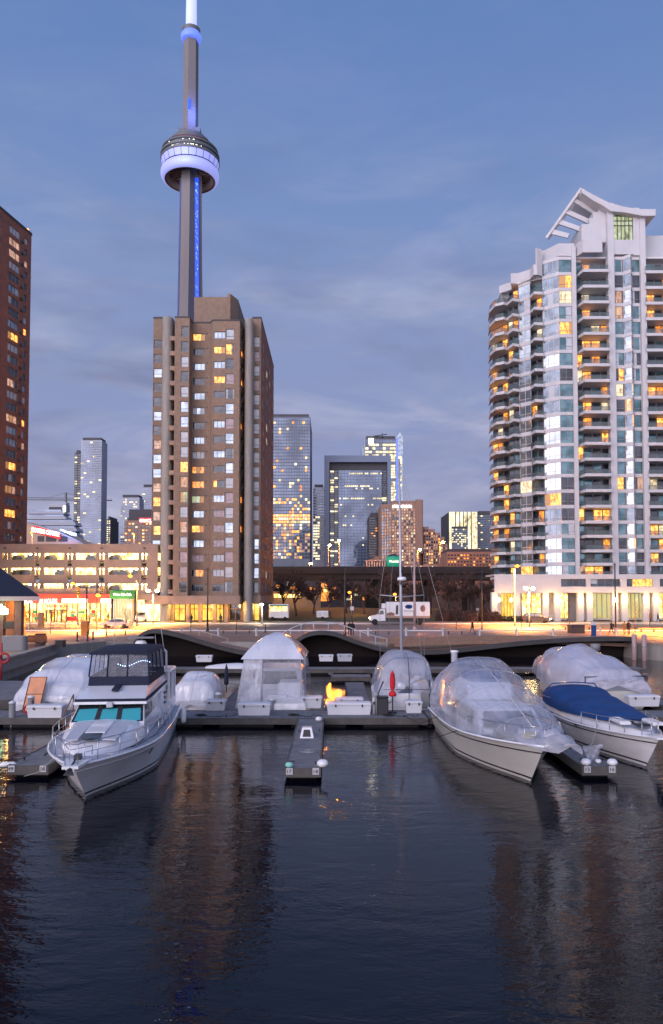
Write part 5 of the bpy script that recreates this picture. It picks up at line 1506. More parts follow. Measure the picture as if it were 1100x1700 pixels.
t = thing('info_pillar', 'blue and white information pillar right of the black bin', 'sign', G(985.5, 1056, P)); m = MB(); m.bev(-.28, .28, -.15, .15, 0, 1.35, .03); m.build('panel', 'blue_canvas', t); m = MB(); m.bev(-.29, .29, -.16, .16, 1.35, 1.75, .03); m.build('header', 'white_wall', t)
t = thing('street_cabinet', 'tall narrow olive cabinet before the shop windows', 'cabinet', G(68, 1041, P)); m = MB(); m.bev(-.4, .4, -.3, .3, 0, 2.3, .04); m.build('body', 'cloth_tan', t); m = MB(); m.box(-.3, .3, -.32, -.302, .2, 2.1); m.build('door', 'wood_warm', t)
fp = [G(px, 1047, P) for px in range(32, 222, 14)]
railing('thin dark fence along the street edge before the shops', fp, h=.8, post_r=.02, rail_r=.02, m_='dark_metal', mid=False)
t = thing('hedge', 'dark clipped hedge before the left end of the white condominium', 'hedge', (X(842, 140), 140, P), world=True)
m = MB(); rh = random.Random(4)
for k in range(900):
    x = X(832, 140) + rh.random() * (X(872, 140) - X(832, 140)); y = 139.5 + rh.random() * 1.4; z_ = P + .15 + rh.random() * .95; a = rh.random() * 6.28; s_ = .12
    v = Vector((math.cos(a), math.sin(a), rh.random() - .5)) * s_; w_ = Vector((-math.sin(a), math.cos(a), rh.random())) * s_
    c = Vector((x, y, z_)); m.quad(c - v, c - w_, c + v, c + w_)
o = m.build('foliage', 'grass_dark', t)

# ================================================================== BARE TREES
def bare_tree(seed, H, spread=1.0, depth=6, dens=3):
    rg = random.Random(seed)
    tr, cr = MB(), MB()
    def grow(p, d, l, r, lv):
        n = 3; pts = [p]; q = p
        for k in range(n):
            d = (d + Vector((rg.uniform(-.2, .2), rg.uniform(-.2, .2), rg.uniform(-.02, .16)))).normalized(); q = q + d * (l / n); pts.append(q)
        rs = [max(.03, r * (1 - .35 * k / n)) for k in range(n + 1)]
        (tr if lv == 0 else cr).tube(pts, rs, 6 if lv < 2 else 3, 0, lv < 2, lv == 0)
        if lv >= depth: return
        for _ in range(dens if lv else dens + 1):
            k = rg.randint(1, n) if lv else rg.randint(2, n)
            a = rg.uniform(0, 6.28); sp = rg.uniform(.45, .95) * spread
            u = d.orthogonal().normalized(); v = d.cross(u)
            nd = (d + (u * math.cos(a) + v * math.sin(a)) * sp).normalized()
            grow(pts[k], nd, l * rg.uniform(.58, .80), rs[k] * .58, lv + 1)
    grow(Vector((0, 0, 0)), Vector((0, 0, 1)), H * .30, H * .022, 0)
    return tr, cr
protos = []
for s_, H in ((1, 9), (2, 8.5), (5, 7.5)):
    r_ = thing('bare_tree', 'x', 'tree', (0, 0, 0)); a, b = bare_tree(s_, H, 1.0, 6, 3); a.build('trunk', 'bark', r_); b.build('crown', 'twig', r_); snap(r_); protos.append([r_, False])
rt_ = random.Random(6)
tl = [(492, 1016, 158, 'with its fork before the lit tan retaining wall'), (468, 1014, 168, 'close to the right flank of the brown brick tower'), (520, 1012, 165, 'right of the lit tan wall'), (548, 1012, 160, 'rising left of the small white trailer lamp'), (575, 1012, 170, 'behind the thin dark pole'), (605, 1014, 163, 'left of the truck cab'), (632, 1012, 156, 'behind the truck cab'), (655, 1012, 172, 'behind the middle of the truck'), (686, 1012, 160, 'behind the rear of the truck'), (715, 1012, 166, 'just right of the truck'), (738, 1014, 155, 'standing over the brown shrubs'), (760, 1012, 162, 'in the middle of the thicket left of the white condominium'), (782, 1014, 156, 'right part of the thicket, by the dark pole'), (803, 1014, 160, 'against the white condominium'), (824, 1016, 150, 'overlapping the lowest balconies of the white condominium'), (745, 1012, 178, 'far one in the thicket before the highway'), (697, 1012, 182, 'far one behind the truck')]
for i, (px, py, Y, lb) in enumerate(tl):
    pr = protos[i % 3]; loc = (X(px, Y, 1010), Y, P + .1 + max(0, (Y - 139)) * .028); lab = 'bare brown tree ' + lb; sc = rt_.uniform(1.05, 1.5)
    if not pr[1]: o = pr[0]; o.location = loc; o['label'] = lab; o['group'] = 'bare trees before the highway'; pr[1] = True
    else: o = put(pr[0], loc, rt_.random() * 6, lab, 'bare trees before the highway')
    o.scale = (sc, sc, sc)
def shrub(px0, px1, Y, h, lb, seed):
    rg = random.Random(seed); x0, x1 = X(px0, Y), X(px1, Y); cx = (x0 + x1) / 2
    t = thing('shrub', lb, 'shrub', (cx, Y, P), world=True); m = MB(); st = MB()
    for k in range(260):
        a = rg.random() * 6.28; r0 = rg.random() ** .6; x = cx + math.cos(a) * r0 * (x1 - x0) / 2; y = Y + math.sin(a) * r0 * 2; l_ = h * (.5 + .5 * rg.random()) * (1 - .45 * r0)
        (m if k > 20 else st).tube([(x, y, P), (x + rg.uniform(-.3, .3), y + rg.uniform(-.3, .3), P + l_ * .6), (x + rg.uniform(-.7, .7), y + rg.uniform(-.6, .6), P + l_)], [.03, .02, .008], 3, 0, False, False)
    for k in range(1500):
        a = rg.random() * 6.28; r0 = rg.random() ** .6; x = cx + math.cos(a) * r0 * (x1 - x0) / 2; y = Y + math.sin(a) * r0 * 2; z_ = P + h * rg.random() * (1 - .5 * r0 * r0)
        c = Vector((x, y, z_)); v = Vector((rg.uniform(-1, 1), rg.uniform(-1, 1), rg.uniform(-1, 1))) * .13; w_ = Vector((rg.uniform(-1, 1), rg.uniform(-1, 1), rg.uniform(-1, 1))) * .13; m.quad(c - v, c - w_, c + v, c + w_)
    m.build('foliage', 'twig', t); st.build('stem', 'bark', t)
for i, (a, b, Y, h, lb) in enumerate(((722, 745, 142, 2.6, 'behind the rear of the truck'), (740, 770, 144, 3.2, 'broad one in the middle of the thicket'), (765, 792, 141, 2.4, 'under the dark pole'), (788, 818, 144, 3.0, 'at the corner of the white condominium'), (808, 832, 141, 2.0, 'beside the clipped hedge'))):
    shrub(a, b, Y, h, 'leafless brown shrub ' + lb, i + 40)

# ================================================================== VEHICLES
def wheel(root, x, y, r, w=.22, s=1):
    t_ = MB(); n = 16
    t_.lathe([(r * .62, 0), (r * .95, .0), (r, .04), (r, w - .04), (r * .95, w), (r * .62, w)], n); t_.v = [(x + v[0], y + s * v[2], r + v[1]) for v in t_.v]; tt = t_.build('tyre', 'tyre', root)
    h = MB(); h.lathe([(.01, w * .75), (r * .25, w * .8), (r * .3, w * .6), (r * .62, w * .7)], n); h.v = [(x + v[0], y + s * v[2], r + v[1]) for v in h.v]; hh = h.build('rim', 'steel', tt)
def car(label, loc, rot, paint, suv=False, lights_on=False):
    t = thing('parked_car', label, 'car', loc, rot)
    L_, W, H = (4.6, 1.8, 1.42) if not suv else (4.6, 1.85, 1.72)
    side = [(-2.3, .35), (-2.28, .72), (-1.55, .84), (-1.35, .92), (-.6, 1.36), (-.1, H), (.8, H), (1.25, 1.32), (1.8, .98), (2.22, .92), (2.3, .6), (2.26, .33)] if not suv else [(-2.3, .38), (-2.28, .85), (-1.5, 1.0), (-1.2, 1.08), (-.6, 1.62), (-.2, H), (1.7, H), (2.1, 1.5), (2.24, 1.05), (2.3, .6), (2.26, .36)]
    zb_ = .94 if not suv else 1.1
    low = [(x, z) for x, z in side if z <= zb_ + .02]
    m = MB(); ins = .05
    rows = [[(x * (.985 if abs(w_) > .97 else 1), w_ * W / 2, z - (.03 if (abs(w_) > .97 and z > .6) else 0)) for x, z in low] for w_ in (-1, -.93, .93, 1)]
    m.grid(rows, 0, False, closed=True); n = len(low)
    m.f.append(list(range(n))); m.m.append(0); m.sm.append(False); m.f.append([4 * n - 1 - i for i in range(n)]); m.m.append(0); m.sm.append(False)
    gh = [(x, z) for x, z in side if z > zb_]
    xa_, xb_ = (-1.36, 1.85) if not suv else (-1.22, 2.2)
    gp = [(xa_, zb_ - .05)] + gh + [(xb_, zb_ - .05)]
    for i in range(len(gp) - 1):
        (x0, z0), (x1, z1) = gp[i], gp[i + 1]; h0, h1 = [W / 2 * (.93 - .17 * (z - zb_) / (H - zb_)) for z in (z0, z1)]
        m._add([(x0, -h0, z0), (x0, h0, z0), (x1, h1, z1), (x1, -h1, z1), (x0, -h0, zb_ - .05), (x1, -h0, zb_ - .05), (x0, h0, zb_ - .05), (x1, h0, zb_ - .05)], [(0, 1, 2, 3), (4, 0, 3, 5), (1, 6, 7, 2)])
    m.build('body', paint, t)
    zw0, zw1 = zb_ + .03, H - .09
    yy_ = lambda z: W / 2 * (.93 - .17 * (z - zb_) / (H - zb_))
    for s in (-1, 1):
        for (xa, xb, xc, xd) in (((-1.05, .08, .08, -.5), (.16, 1.35, .95, .16)) if not suv else ((-.95, .2, .2, -.5), (.28, 1.9, 1.7, .28))):
            g_ = MB(); a0, a1 = s * (yy_(zw0) - .01), s * (yy_(zw1) - .01); b0, b1 = s * (yy_(zw0) + .025), s * (yy_(zw1) + .025)
            g_.hexa([(xa, a0, zw0), (xb, a0, zw0), (xb, b0, zw0), (xa, b0, zw0), (xd, a1, zw1), (xc, a1, zw1), (xc, b1, zw1), (xd, b1, zw1)]); g_.build('side_window', 'car_glass', t)
    g_ = MB(); a = W / 2 * .78
    if not suv: g_.quad((-1.36, -a, .97), (-1.36, a, .97), (-.62, a, 1.385), (-.62, -a, 1.385))
    else: g_.quad((-1.22, -a, 1.12), (-1.22, a, 1.12), (-.64, a, 1.62), (-.64, -a, 1.62))
    g_.build('windscreen', 'car_glass', t)
    for x in (-1.42, 1.4):
        for s in (-1, 1): wheel(t, x, s * (W / 2 - .2), .33, .22, s)
    for s in (-1, 1):
        h = MB(); h.bev(-2.34, -2.24, s * .62 - .17, s * .62 + .17, .58, .72, .02); h.build('headlight', 'head_light' if lights_on else 'frame_white', t)
        h = MB(); h.bev(2.22, 2.33, s * .66 - .16, s * .66 + .16, .68, .86, .02); h.build('tail_light', 'tail_light', t)
    if lights_on: light('headlight_beam', (-2.7, 0, .65), 160, (1, .8, .5), t, .2)
    return t
q = G(193, 1042.5, P); car('silver sedan parked facing left before the garage shops', (q.x, q.y, P + .01), 0, 'silver_paint')
q = G(891, 1035, P); car('dark car with bright headlights before the white condominium arcade', (q.x, q.y, P + .14), R(180 - 25), 'dark_paint', True, True)
car('white van-like car parked inside the lit vehicle bay of the garage', (X(236, 140), 139.6, P + .15), R(100), 'white_paint', True)
def truck():
    q = G(660, 1037, P)
    t = thing('box_truck', 'white refrigerated box truck with a blue oval emblem on its side, facing left', 'truck', (q.x, q.y, P + .01))
    b = MB(); b.bev(-2.0, 5.3, -1.25, 1.25, 1.15, 3.85, .05); b.build('cargo_box', 'white_paint', t)
    s = MB(); s.box(-2.0, 5.3, -1.27, -1.251, 1.15, 1.5); s.build('lower_stripe', 'tan_concrete', t)
    # side artwork: oval emblem, chef-like figure patch left out as a plain patch, food roundel
    o = MB(); n = 20; o._add([(1.75 + .62 * math.cos(6.2832 * k / n), -1.285, 3.05 + .36 * math.sin(6.2832 * k / n)) for k in range(n)], [tuple(range(n))]); o.build('emblem', 'blue_canvas', t)
    vs, fs = text_mb('Sysco', .36, .01, .01); m = MB(); m._add([(1.32 + v[0] * 1.0, -1.295, 2.95 + v[1]) for v in vs], fs); m.build('lettering', 'white_paint', t)
    vs, fs = text_mb('Good things', .34, .01, .0); m = MB(); m._add([(1.0 + v[0] * 1.0, -1.285, 2.25 + v[1]) for v in vs], fs); m.build('lettering', 'frame_grey', t)
    o = MB(); o._add([(4.1 + .42 * math.cos(6.2832 * k / n), -1.283, 2.75 + .55 * math.sin(6.2832 * k / n)) for k in range(n)], [tuple(range(n))]); o.build('side_picture', 'red_brick', t)
    o = MB(); o.poly([(-.45, -1.283, 1.75), (-.05, -1.283, 1.75), (.0, -1.283, 3.1), (-.12, -1.283, 3.35), (-.3, -1.283, 3.35), (-.42, -1.283, 3.1)]); o.build('side_picture', 'cloth_grey', t)
    o = MB(); o.poly([(-1.95, -1.283, 1.55), (-.7, -1.283, 1.55), (-.6, -1.283, 1.9), (-1.2, -1.283, 2.15), (-1.95, -1.283, 1.95)]); o.build('side_picture', 'red_brick', t)
    r = MB(); r.bev(-2.75, -2.0, -.8, .8, 2.75, 3.6, .12); r.build('cooling_unit', 'white_paint', t)
    c = MB(); prof = [(-4.75, .65), (-4.75, 1.25), (-4.5, 1.5), (-3.55, 1.68), (-3.15, 2.45), (-2.95, 2.62), (-2.2, 2.66), (-2.15, .65)]
    rows = [[(x, y * (1 if z < 1.7 else .93), z) for x, z in prof] for y in (-1.05, 1.05)]
    c.grid(rows, 0, False, closed=True); k = len(prof); c.f.append(list(range(k))); c.m.append(0); c.sm.append(False); c.f.append([2 * k - 1 - i for i in range(k)]); c.m.append(0); c.sm.append(False)
    c.build('cab', 'white_paint', t)
    wn = MB(); wn.hexa([(-3.25, -1.05, 1.75), (-2.45, -1.05, 1.75), (-2.45, -1.0, 1.75), (-3.25, -1.0, 1.75), (-2.98, -1.01, 2.4), (-2.45, -1.01, 2.4), (-2.45, -.97, 2.4), (-2.98, -.97, 2.4)]); wn.build('side_window', 'car_glass', t)
    wn = MB(); wn.quad((-3.56, -.85, 1.74), (-3.56, .85, 1.74), (-3.2, .85, 2.4), (-3.2, -.85, 2.4)); wn.build('windscreen', 'car_glass', t)
    ch = MB(); ch.box(-2.1, 5.2, -.9, .9, .75, 1.12); ch.box(-1.6, -.6, -1.15, -.7, .55, 1.1); ch.build('chassis', 'dark_metal', t)
    for x in (-3.95, 3.6):
        for s_ in (-1, 1): wheel(t, x, s_ * .92, .50, .28, s_)
    for s_ in (-1, 1): h = MB(); h.bev(-4.80, -4.7, s_ * .75 - .15, s_ * .75 + .15, 1.0, 1.25, .02); h.build('headlight', 'lamp_warm', t)
    f = MB(); f.box(-4.85, -4.6, -1.05, 1.05, .45, .75); f.build('bumper', 'dark_metal', t)
    m_ = MB(); m_.bev(-3.45, -3.3, -1.4, -1.2, 1.8, 2.35, .03); m_.build('mirror', 'dark_metal', t)
truck()
q = G(535, 1030, P)
t = thing('utility_trailer', 'small white box trailer parked on the verge before the trees', 'trailer', (q.x, q.y, P + .15))
m = MB(); m.bev(-1.15, 1.15, -.9, .9, .5, 1.75, .08); m.build('body', 'white_paint', t)
m = MB(); m.box(-1.0, -.1, -.92, -.901, .65, 1.5); m.box(.1, 1.0, -.92, -.901, .65, 1.5); m.build('door', 'frame_white', t)
for s_ in (-1, 1): wheel(t, 0, s_ * .8, .33, .2, s_)
m = MB(); m.tube([(1.15, 0, .5), (2.1, 0, .45)], .05, 5); m.build('hitch', 'dark_metal', t)
q = G(463, 1031, P)
t = thing('food_truck', 'food truck with a bright yellow lit panel parked right of the brown brick tower', 'truck', (q.x, q.y, P + .15))
m = MB(); m.bev(-1.9, 1.9, -1.1, 1.1, .5, 3.1, .1); m.build('body', 'white_paint', t)
m = MB(); m.box(-1.7, 1.6, -1.16, -1.1, 1.8, 2.7); m.build('lit_panel', 'w_shop', t)
m = MB(); m.hexa([(-1.7, -1.9, 2.7), (1.6, -1.9, 2.7), (1.6, -1.12, 2.85), (-1.7, -1.12, 2.85), (-1.7, -1.9, 2.76), (1.6, -1.9, 2.76), (1.6, -1.12, 2.92), (-1.7, -1.12, 2.92)]); m.build('awning', 'green_awning', t)
for x in (-1.2, 1.2):
    for s_ in (-1, 1): wheel(t, x, s_ * .95, .36, .24, s_)

# ================================================================== PEOPLE (one continuous body each, clothed by zone)
def person(px, py, label, coat='cloth_black', legs='jeans', h=1.74, face=0, stride=.28, pack=False, hood=False, z=None, Y=None):
    q = G(px, py, P if z is None else z)
    t = thing('person', label, 'person', q, face)
    s = h / 1.74; st = stride
    V = [(0, 0, .95), (0, 0, 1.12), (0, 0, 1.38), (0, .0, 1.50), (0, .01, 1.60), (0, .02, 1.70),
         (-.10, 0, .90), (-.11, -st * .45, .50), (-.11, -st * .8, .07), (-.11, -st * .8 - .14, .04),
         (.10, 0, .90), (.11, st * .15, .50), (.11, st * .85, .09), (.11, st * .85 - .12, .04),
         (-.19, 0, 1.40), (-.24, st * .3, 1.12), (-.23, st * .1, .88), (-.23, st * .05 - .02, .80),
         (.19, 0, 1.40), (.24, -st * .25, 1.12), (.23, -st * .5, .90), (.23, -st * .55, .82)]
    Rr = [.155, .15, .16, .065, .085, .075, .10, .068, .048, .045, .10, .068, .048, .045, .075, .058, .042, .035, .075, .058, .042, .035]
    E_ = [(0, 1), (1, 2), (2, 3), (3, 4), (4, 5), (0, 6), (6, 7), (7, 8), (8, 9), (0, 10), (10, 11), (11, 12), (12, 13), (2, 14), (14, 15), (15, 16), (16, 17), (2, 18), (18, 19), (19, 20), (20, 21)]
    me = bpy.data.meshes.new('b'); me.from_pydata([tuple(c * s for c in v) for v in V], E_, []); o = bpy.data.objects.new('b', me); C.objects.link(o)
    md = o.modifiers.new('s', 'SKIN'); me.skin_vertices[0].data[0].use_root = True
    for i, r in enumerate(Rr): me.skin_vertices[0].data[i].radius = (r * s, r * s * (.8 if i < 3 else 1))
    sb = o.modifiers.new('u', 'SUBSURF'); sb.levels = 2; sb.render_levels = 2
    bpy.context.view_layer.update()
    nm = bpy.data.meshes.new_from_object(o.evaluated_get(bpy.context.evaluated_depsgraph_get()))
    bpy.data.objects.remove(o)
    nm.materials.clear()
    for k in ('skin', coat, legs, 'dark_trim'): nm.materials.append(M[k])
    for p_ in nm.polygons:
        c = p_.center / s; x = abs(c.x)
        p_.material_index = 3 if c.z < .11 else 2 if (c.z < .86 and x < .18) else 0 if (c.z > 1.53 or (c.z < .86 and x >= .18)) else 1
        p_.use_smooth = True
    nm.name = 'body'; b = bpy.data.objects.new('body', nm); C.objects.link(b); b.parent = t
    hr = MB(); hr.ball((0, .03 * s, 1.69 * s), .105 * s, 10, 1.05); hr.v = [v for v in hr.v]; hr.build('hair' if not hood else 'hood', 'bark' if not hood else coat, t)
    nose = MB(); nose.ball((0, -.085 * s, 1.63 * s), .018 * s, 6); nose.build('nose', 'skin', t)
    ct = MB(); ct.lathe([(.185 * s, .78 * s), (.165 * s, .98 * s), (.172 * s, 1.2 * s), (.16 * s, 1.38 * s), (.07 * s, 1.50 * s)], 12); ct.v = [(v[0] * 1.12, v[1] * .85, v[2]) for v in ct.v]; ct.build('coat', coat, t)
    if pack: p2 = MB(); p2.bev(-.15 * s, .15 * s, .12 * s, .32 * s, 1.0 * s, 1.42 * s, .04); p2.build('backpack', 'cloth_black', t)
    return t
person(1015, 1054, 'person in dark clothes with a backpack striding left near the right quay', pack=True, face=R(-80), stride=.45)
person(1036.5, 1053.5, 'person in a tan coat walking arm in arm, left one of a couple', 'cloth_tan', 'cloth_tan', 1.68, face=R(180), stride=.15)
person(1043.5, 1053.5, 'person in a black coat walking arm in arm, right one of a couple', 'cloth_black', 'cloth_black', 1.76, face=R(180), stride=.15)
person(784, 1051, 'person in dark clothes striding left past the long bench', face=R(-80), stride=.42)
person(580, 1055, 'person in a black coat beside the thin dark pole, left one of two walkers', face=R(170), stride=.12)
person(585, 1055, 'person in a black hooded coat, right one of two walkers by the pole', face=R(170), stride=.12, hood=True)
person(1079.5, 1034, 'person in olive clothes standing before the arcade', 'cloth_tan', 'jeans', face=R(20), stride=.1)
person(1092, 1034, 'person in dark clothes striding before the arcade at the right edge', face=R(80), stride=.42)
person(1046.5, 1027, 'person in a long dark coat on the arcade pavement left of the bright shopfront', 'cloth_black', 'cloth_black', face=R(40), stride=.1)
person(317, 1036, 'person in dark clothes at the lobby entrance of the brown brick tower', face=R(200), stride=.1)
person(366, 1036, 'person in dark clothes waiting outside the lobby, right of the lit doors', 'cloth_grey', face=R(200), stride=.1)
person(179, 1033, 'person in dark clothes passing the shop behind the silver sedan', face=R(90), stride=.3)

# ================================================================== KIOSK AND LEFT QUAY
def kiosk():
    Y = 70.0; z = lambda p: Z(p, Y); x = lambda p: X(p, Y, 1000)
    t = thing('kiosk', 'waterside pavilion with a dark hipped roof and brick posts at the left edge', 'pavilion', (-34, 74, P), world=True)
    xe = x(66); zt = z(990); yb = 82
    r = MB(); ap = Z(925, Y + 5)
    xl = xe - 18; mid = (xe - 9, Y + 6, ap)
    xk = xe * yb / Y - 1.2
    r._add([(xe, Y, zt), (xl, Y, zt), (xl, yb, zt), (xk, yb, zt), (xe - 6.5, Y + 6, z(938)), (xl + 6.5, Y + 6, z(938))], [(1, 0, 4, 5), (0, 3, 4), (3, 2, 5, 4), (2, 1, 5)])
    r.build('roof', 'slate_roof', t)
    f = MB(); f.prism([(xl, Y), (xe, Y), (xk, yb), (xl, yb)], zt - .42, zt - .004); f.build('fascia', 'pink_fascia', t)
    for px in (27,):
        b = MB(); a = x(22); b.box(a, a + .62, Y + .3, Y + .95, P, zt - .42); b.build('post', 'red_brick', t)
    b = MB(); b.box(x(-20), x(3), Y + .3, Y + .9, P, zt - .42); b.build('post', 'red_brick', t)
    w = MB(); w.box(x(-20), x(60) - 3.4, Y + 3.2, Y + 3.4, P, zt - .42); w.build('wall', 'wood_warm', t)
    g_ = MB(); g_.quad((x(6), Y + 3.1, P + 1), (x(20), Y + 3.1, P + 1), (x(20), Y + 3.1, zt - .7), (x(6), Y + 3.1, zt - .7)); g_.build('shop_window', 'w_orange', t)
    bm = MB(); bm.box(x(-20), x(22), Y + .4, Y + .8, P + 1.9, P + 2.6); bm.build('beam', 'bark', t)
    n = MB(); q = PT(3, 1013, Y)
    for k, (dx, dz, h) in enumerate(((-.5, 0, .7), (-.2, .05, .9), (.12, 0, .75), (.35, .05, .5))): n.bev(q.x + dx, q.x + dx + .2, Y - .1, Y + .1, q.z - .4 + dz, q.z - .4 + dz + h, .05)
    n.build('neon_sign', 'neon_green', t)
    light('neon_glow', (q.x + .4, Y - .8, q.z), 60, (.5, 1, .5), t, .2)
    light('ceiling_lamp', (x(5), Y + 1.8, zt - .8), 240, (1, .5, .15), t, .2)
kiosk()
q = G(24, 1080, P)
t = thing('planter_wall', 'rounded grey metal clad low wall before the kiosk post', 'wall', (q.x - .2, q.y, q.z))
m = MB(); pts = [(-1.6, 0)] + [(1.2 + .7 * math.sin(math.pi * k / 10), .7 - .7 * math.cos(math.pi * k / 10)) for k in range(11)] + [(-1.6, 1.4)]; pts = [(a * .62, b * .62) for a, b in pts]; m.prism(pts, 0, 1.25); m.build('cladding', 'frame_grey', t)
m = MB(); m.prism([(p[0] * 1.02, p[1] * 1.02 - .02) for p in pts], 1.252, 1.33); m.build('coping', 'concrete', t)
q = G(50, 1072, P)
t = thing('timber_bench', 'stepped timber bench beside the grey low wall at the kiosk', 'bench', q)
m = MB(); m.bev(-1.3, 1.3, 0, .8, .35, .5, .04); m.build('seat', 'wood_warm', t); m = MB(); m.bev(-1.3, 1.3, .82, 1.0, .3, 1.0, .04); m.build('backrest', 'wood_warm', t)
for sx in (-1.1, 1.1): m = MB(); m.box(sx - .08, sx + .08, .1, .7, 0, .35); m.build('leg', 'dark_metal', t)
# coping stones and the fender beams on the left quay wall, and a strip of lawn
s = MB()
for (a, b) in zip(EL[:-1], EL[1:]):
    dx = .55; s.hexa([(a[0] - dx, a[1], P), (a[0] + .12, a[1], P), (b[0] + .12, b[1], P), (b[0] - dx, b[1], P), (a[0] - dx, a[1], P + .22), (a[0] + .12, a[1], P + .22), (b[0] + .12, b[1], P + .22), (b[0] - dx, b[1], P + .22)])
    s.hexa([(a[0] + .12, a[1], .75), (a[0] + .34, a[1], .75), (b[0] + .34, b[1], .75), (b[0] + .12, b[1], .75), (a[0] + .12, a[1], 1.05), (a[0] + .34, a[1], 1.05), (b[0] + .34, b[1], 1.05), (b[0] + .12, b[1], 1.05)])
struct('quay_coping', s, 'concrete')
struct('lawn', MB().poly([(-60, 40, P + .012), (-25.2, 40, P + .012), (-26.0, 60, P + .012), (-32, 66, P + .012), (-60, 66, P + .012)]), mat('lawn_green', (.16, .15, .05), .95, var=.3, scale=2, bump=.5) and 'lawn_green')
q = G(38, 1112, .9)
t = thing('life_ring_post', 'red life ring stand on the left quay wall', 'safety stand', (-24.3, q.y * 0 + 55, 1.0))
m = MB(); m.box(-.35, -.25, -.05, .05, -.6, 2.1); m.box(.25, .35, -.05, .05, -.6, 2.1)
for k in range(6): m.box(-.25, .25, -.03, .03, -.4 + k * .38, -.34 + k * .38)
m.build('frame', 'red_paint', t)
m = MB(); m.grid([[(.55 + (.33 + .09 * math.cos(b)) * math.cos(a), -.12 + .09 * math.sin(b), 1.0 + (.33 + .09 * math.cos(b)) * math.sin(a)) for b in [2 * math.pi * j / 6 for j in range(7)]] for a in [2 * math.pi * i / 16 for i in range(17)]]); m.build('life_ring', 'red_paint', t)
# right quay: ladder posts and a railing
q = G(1056, 1066, P)
for i, px in enumerate((1050, 1061)):
    t = thing('mooring_post', 'stout pale pinkish mooring post at the corner of the right quay, ' + ('left of the pair' if i == 0 else 'right of the pair'), 'post', (X(px, 77, 1070), 76.6 - i * .8, 0), group='mooring posts at the right quay')
    m = MB(); m.lathe([(.24, -1), (.24, 2.5), (.20, 2.6), (.02, 2.65)], 12); m.build('pile', 'pink_fascia', t); m = MB(); m.lathe([(.26, 1.4), (.26, 1.5)], 12); m.build('collar', 'steel', t)
s = MB()
for (a, b) in zip(ER[:-1], ER[1:]): s.hexa([(a[0], a[1] - .15, P), (b[0], b[1] - .15, P), (b[0], b[1] + .5, P), (a[0], a[1] + .5, P), (a[0], a[1] - .15, P + .2), (b[0], b[1] - .15, P + .2), (b[0], b[1] + .5, P + .2), (a[0], a[1] + .5, P + .2)])
struct('right_quay_coping', s, 'tan_concrete')
railing('low rusty pink rail along the right quay edge', [Vector((ER[0][0] + (ER[1][0] - ER[0][0]) * f + .5, ER[0][1] + (ER[1][1] - ER[0][1]) * f + 1, P)) for f in (0, .25, .5, .75, 1)] + [Vector((39, 67.4, P)), Vector((42.5, 63.6, P))], h=.8, m_='red_paint')
# ================================================================== FLOATING DOCKS
DZ = .45
def dock(label, x0, x1, y0, y1, along='x', group=None, planks=.16, z=DZ, poly=None):
    t = thing('floating_dock', label, 'dock', ((x0 + x1) / 2, (y0 + y1) / 2, 0), world=True)
    m = MB(); rg = random.Random(int(abs(x0 * 31 + y0 * 7)))
    m.box(x0, x1, y0, y1, z - .12, z - .045)
    if along == 'x':    # boards laid across the short way
        n = max(1, int((x1 - x0) / planks)); w = (x1 - x0) / n
        for k in range(n): dz = rg.uniform(-.006, .006); m.box(x0 + w * k + .006, x0 + w * (k + 1) - .006, y0, y1, z - .045, z + dz)
    else:
        n = max(1, int((y1 - y0) / planks)); w = (y1 - y0) / n
        for k in range(n): dz = rg.uniform(-.006, .006); m.box(x0, x1, y0 + w * k + .006, y0 + w * (k + 1) - .006, z - .045, z + dz)
    m.build('deck', 'plank_grey', t)
    s = MB(); s.box(x0 - .05, x1 + .05, y0 - .05, y0, z - .30, z + .02); s.box(x0 - .05, x1 + .05, y1, y1 + .05, z - .30, z + .02); s.box(x0 - .05, x0, y0, y1, z - .30, z + .02); s.box(x1, x1 + .05, y0, y1, z - .30, z + .02)
    s.build('edge_board', 'dock_side', t)
    f = MB(); n = max(1, int(max(x1 - x0, y1 - y0) / 3.2))
    for k in range(n):
        if (x1 - x0) > (y1 - y0): a = x0 + (x1 - x0) * (k + .12) / n; b = x0 + (x1 - x0) * (k + .88) / n; f.box(a, b, y0 + .15, y1 - .15, -.25, z - .121)
        else: a = y0 + (y1 - y0) * (k + .12) / n; b = y0 + (y1 - y0) * (k + .88) / n; f.box(x0 + .12, x1 - .12, a, b, -.25, z - .121)
    f.build('float', 'black_rope', t)
    return t
main1 = dock('long main floating dock of grey boards running across behind the moored boats, left section', -24.0, 4.75, 37.7, 40.2, 'x')
main2 = dock('main floating dock section right of the big wrapped motorboat', 4.9, 26.0, 37.9, 40.2, 'x')
fing = [dock('narrow finger dock in the middle numbered 17 and 18', -1.62, -.42, 26.9, 37.6, 'y'),
        dock('narrow finger dock beside the cruiser bow with two number plates', -11.6, -10.2, 27.3, 37.6, 'y'),
        dock('narrow finger dock between the big wrapped motorboat and the blue covered boat', 9.0, 10.15, 27.2, 37.8, 'y')]
dock('back floating dock close to the dark boardwalk humps', -16, 26, 62.3, 64.2, 'x', planks=.3)
dock('side dock between the small wrapped boat and the tent-shaped cover', -6.1, -5.1, 40.4, 56, 'y')
dock('side dock left of the wrapped sailboat', 1.0, 2.2, 40.4, 53, 'y')
dock('side dock to the right of the far right wrapped boat', 18.3, 19.4, 40.4, 55, 'y')
dock('side dock behind the cruiser stern', -10.6, -9.5, 40.4, 58, 'y')
dock('short float drifting by the back dock, right of the tent-shaped cover', .0, 2.9, 56.5, 58.3, 'x', planks=.3)
dock('second short float by the back dock, nearer the sailboat', 3.3, 4.6, 55.5, 60.5, 'y', planks=.3)
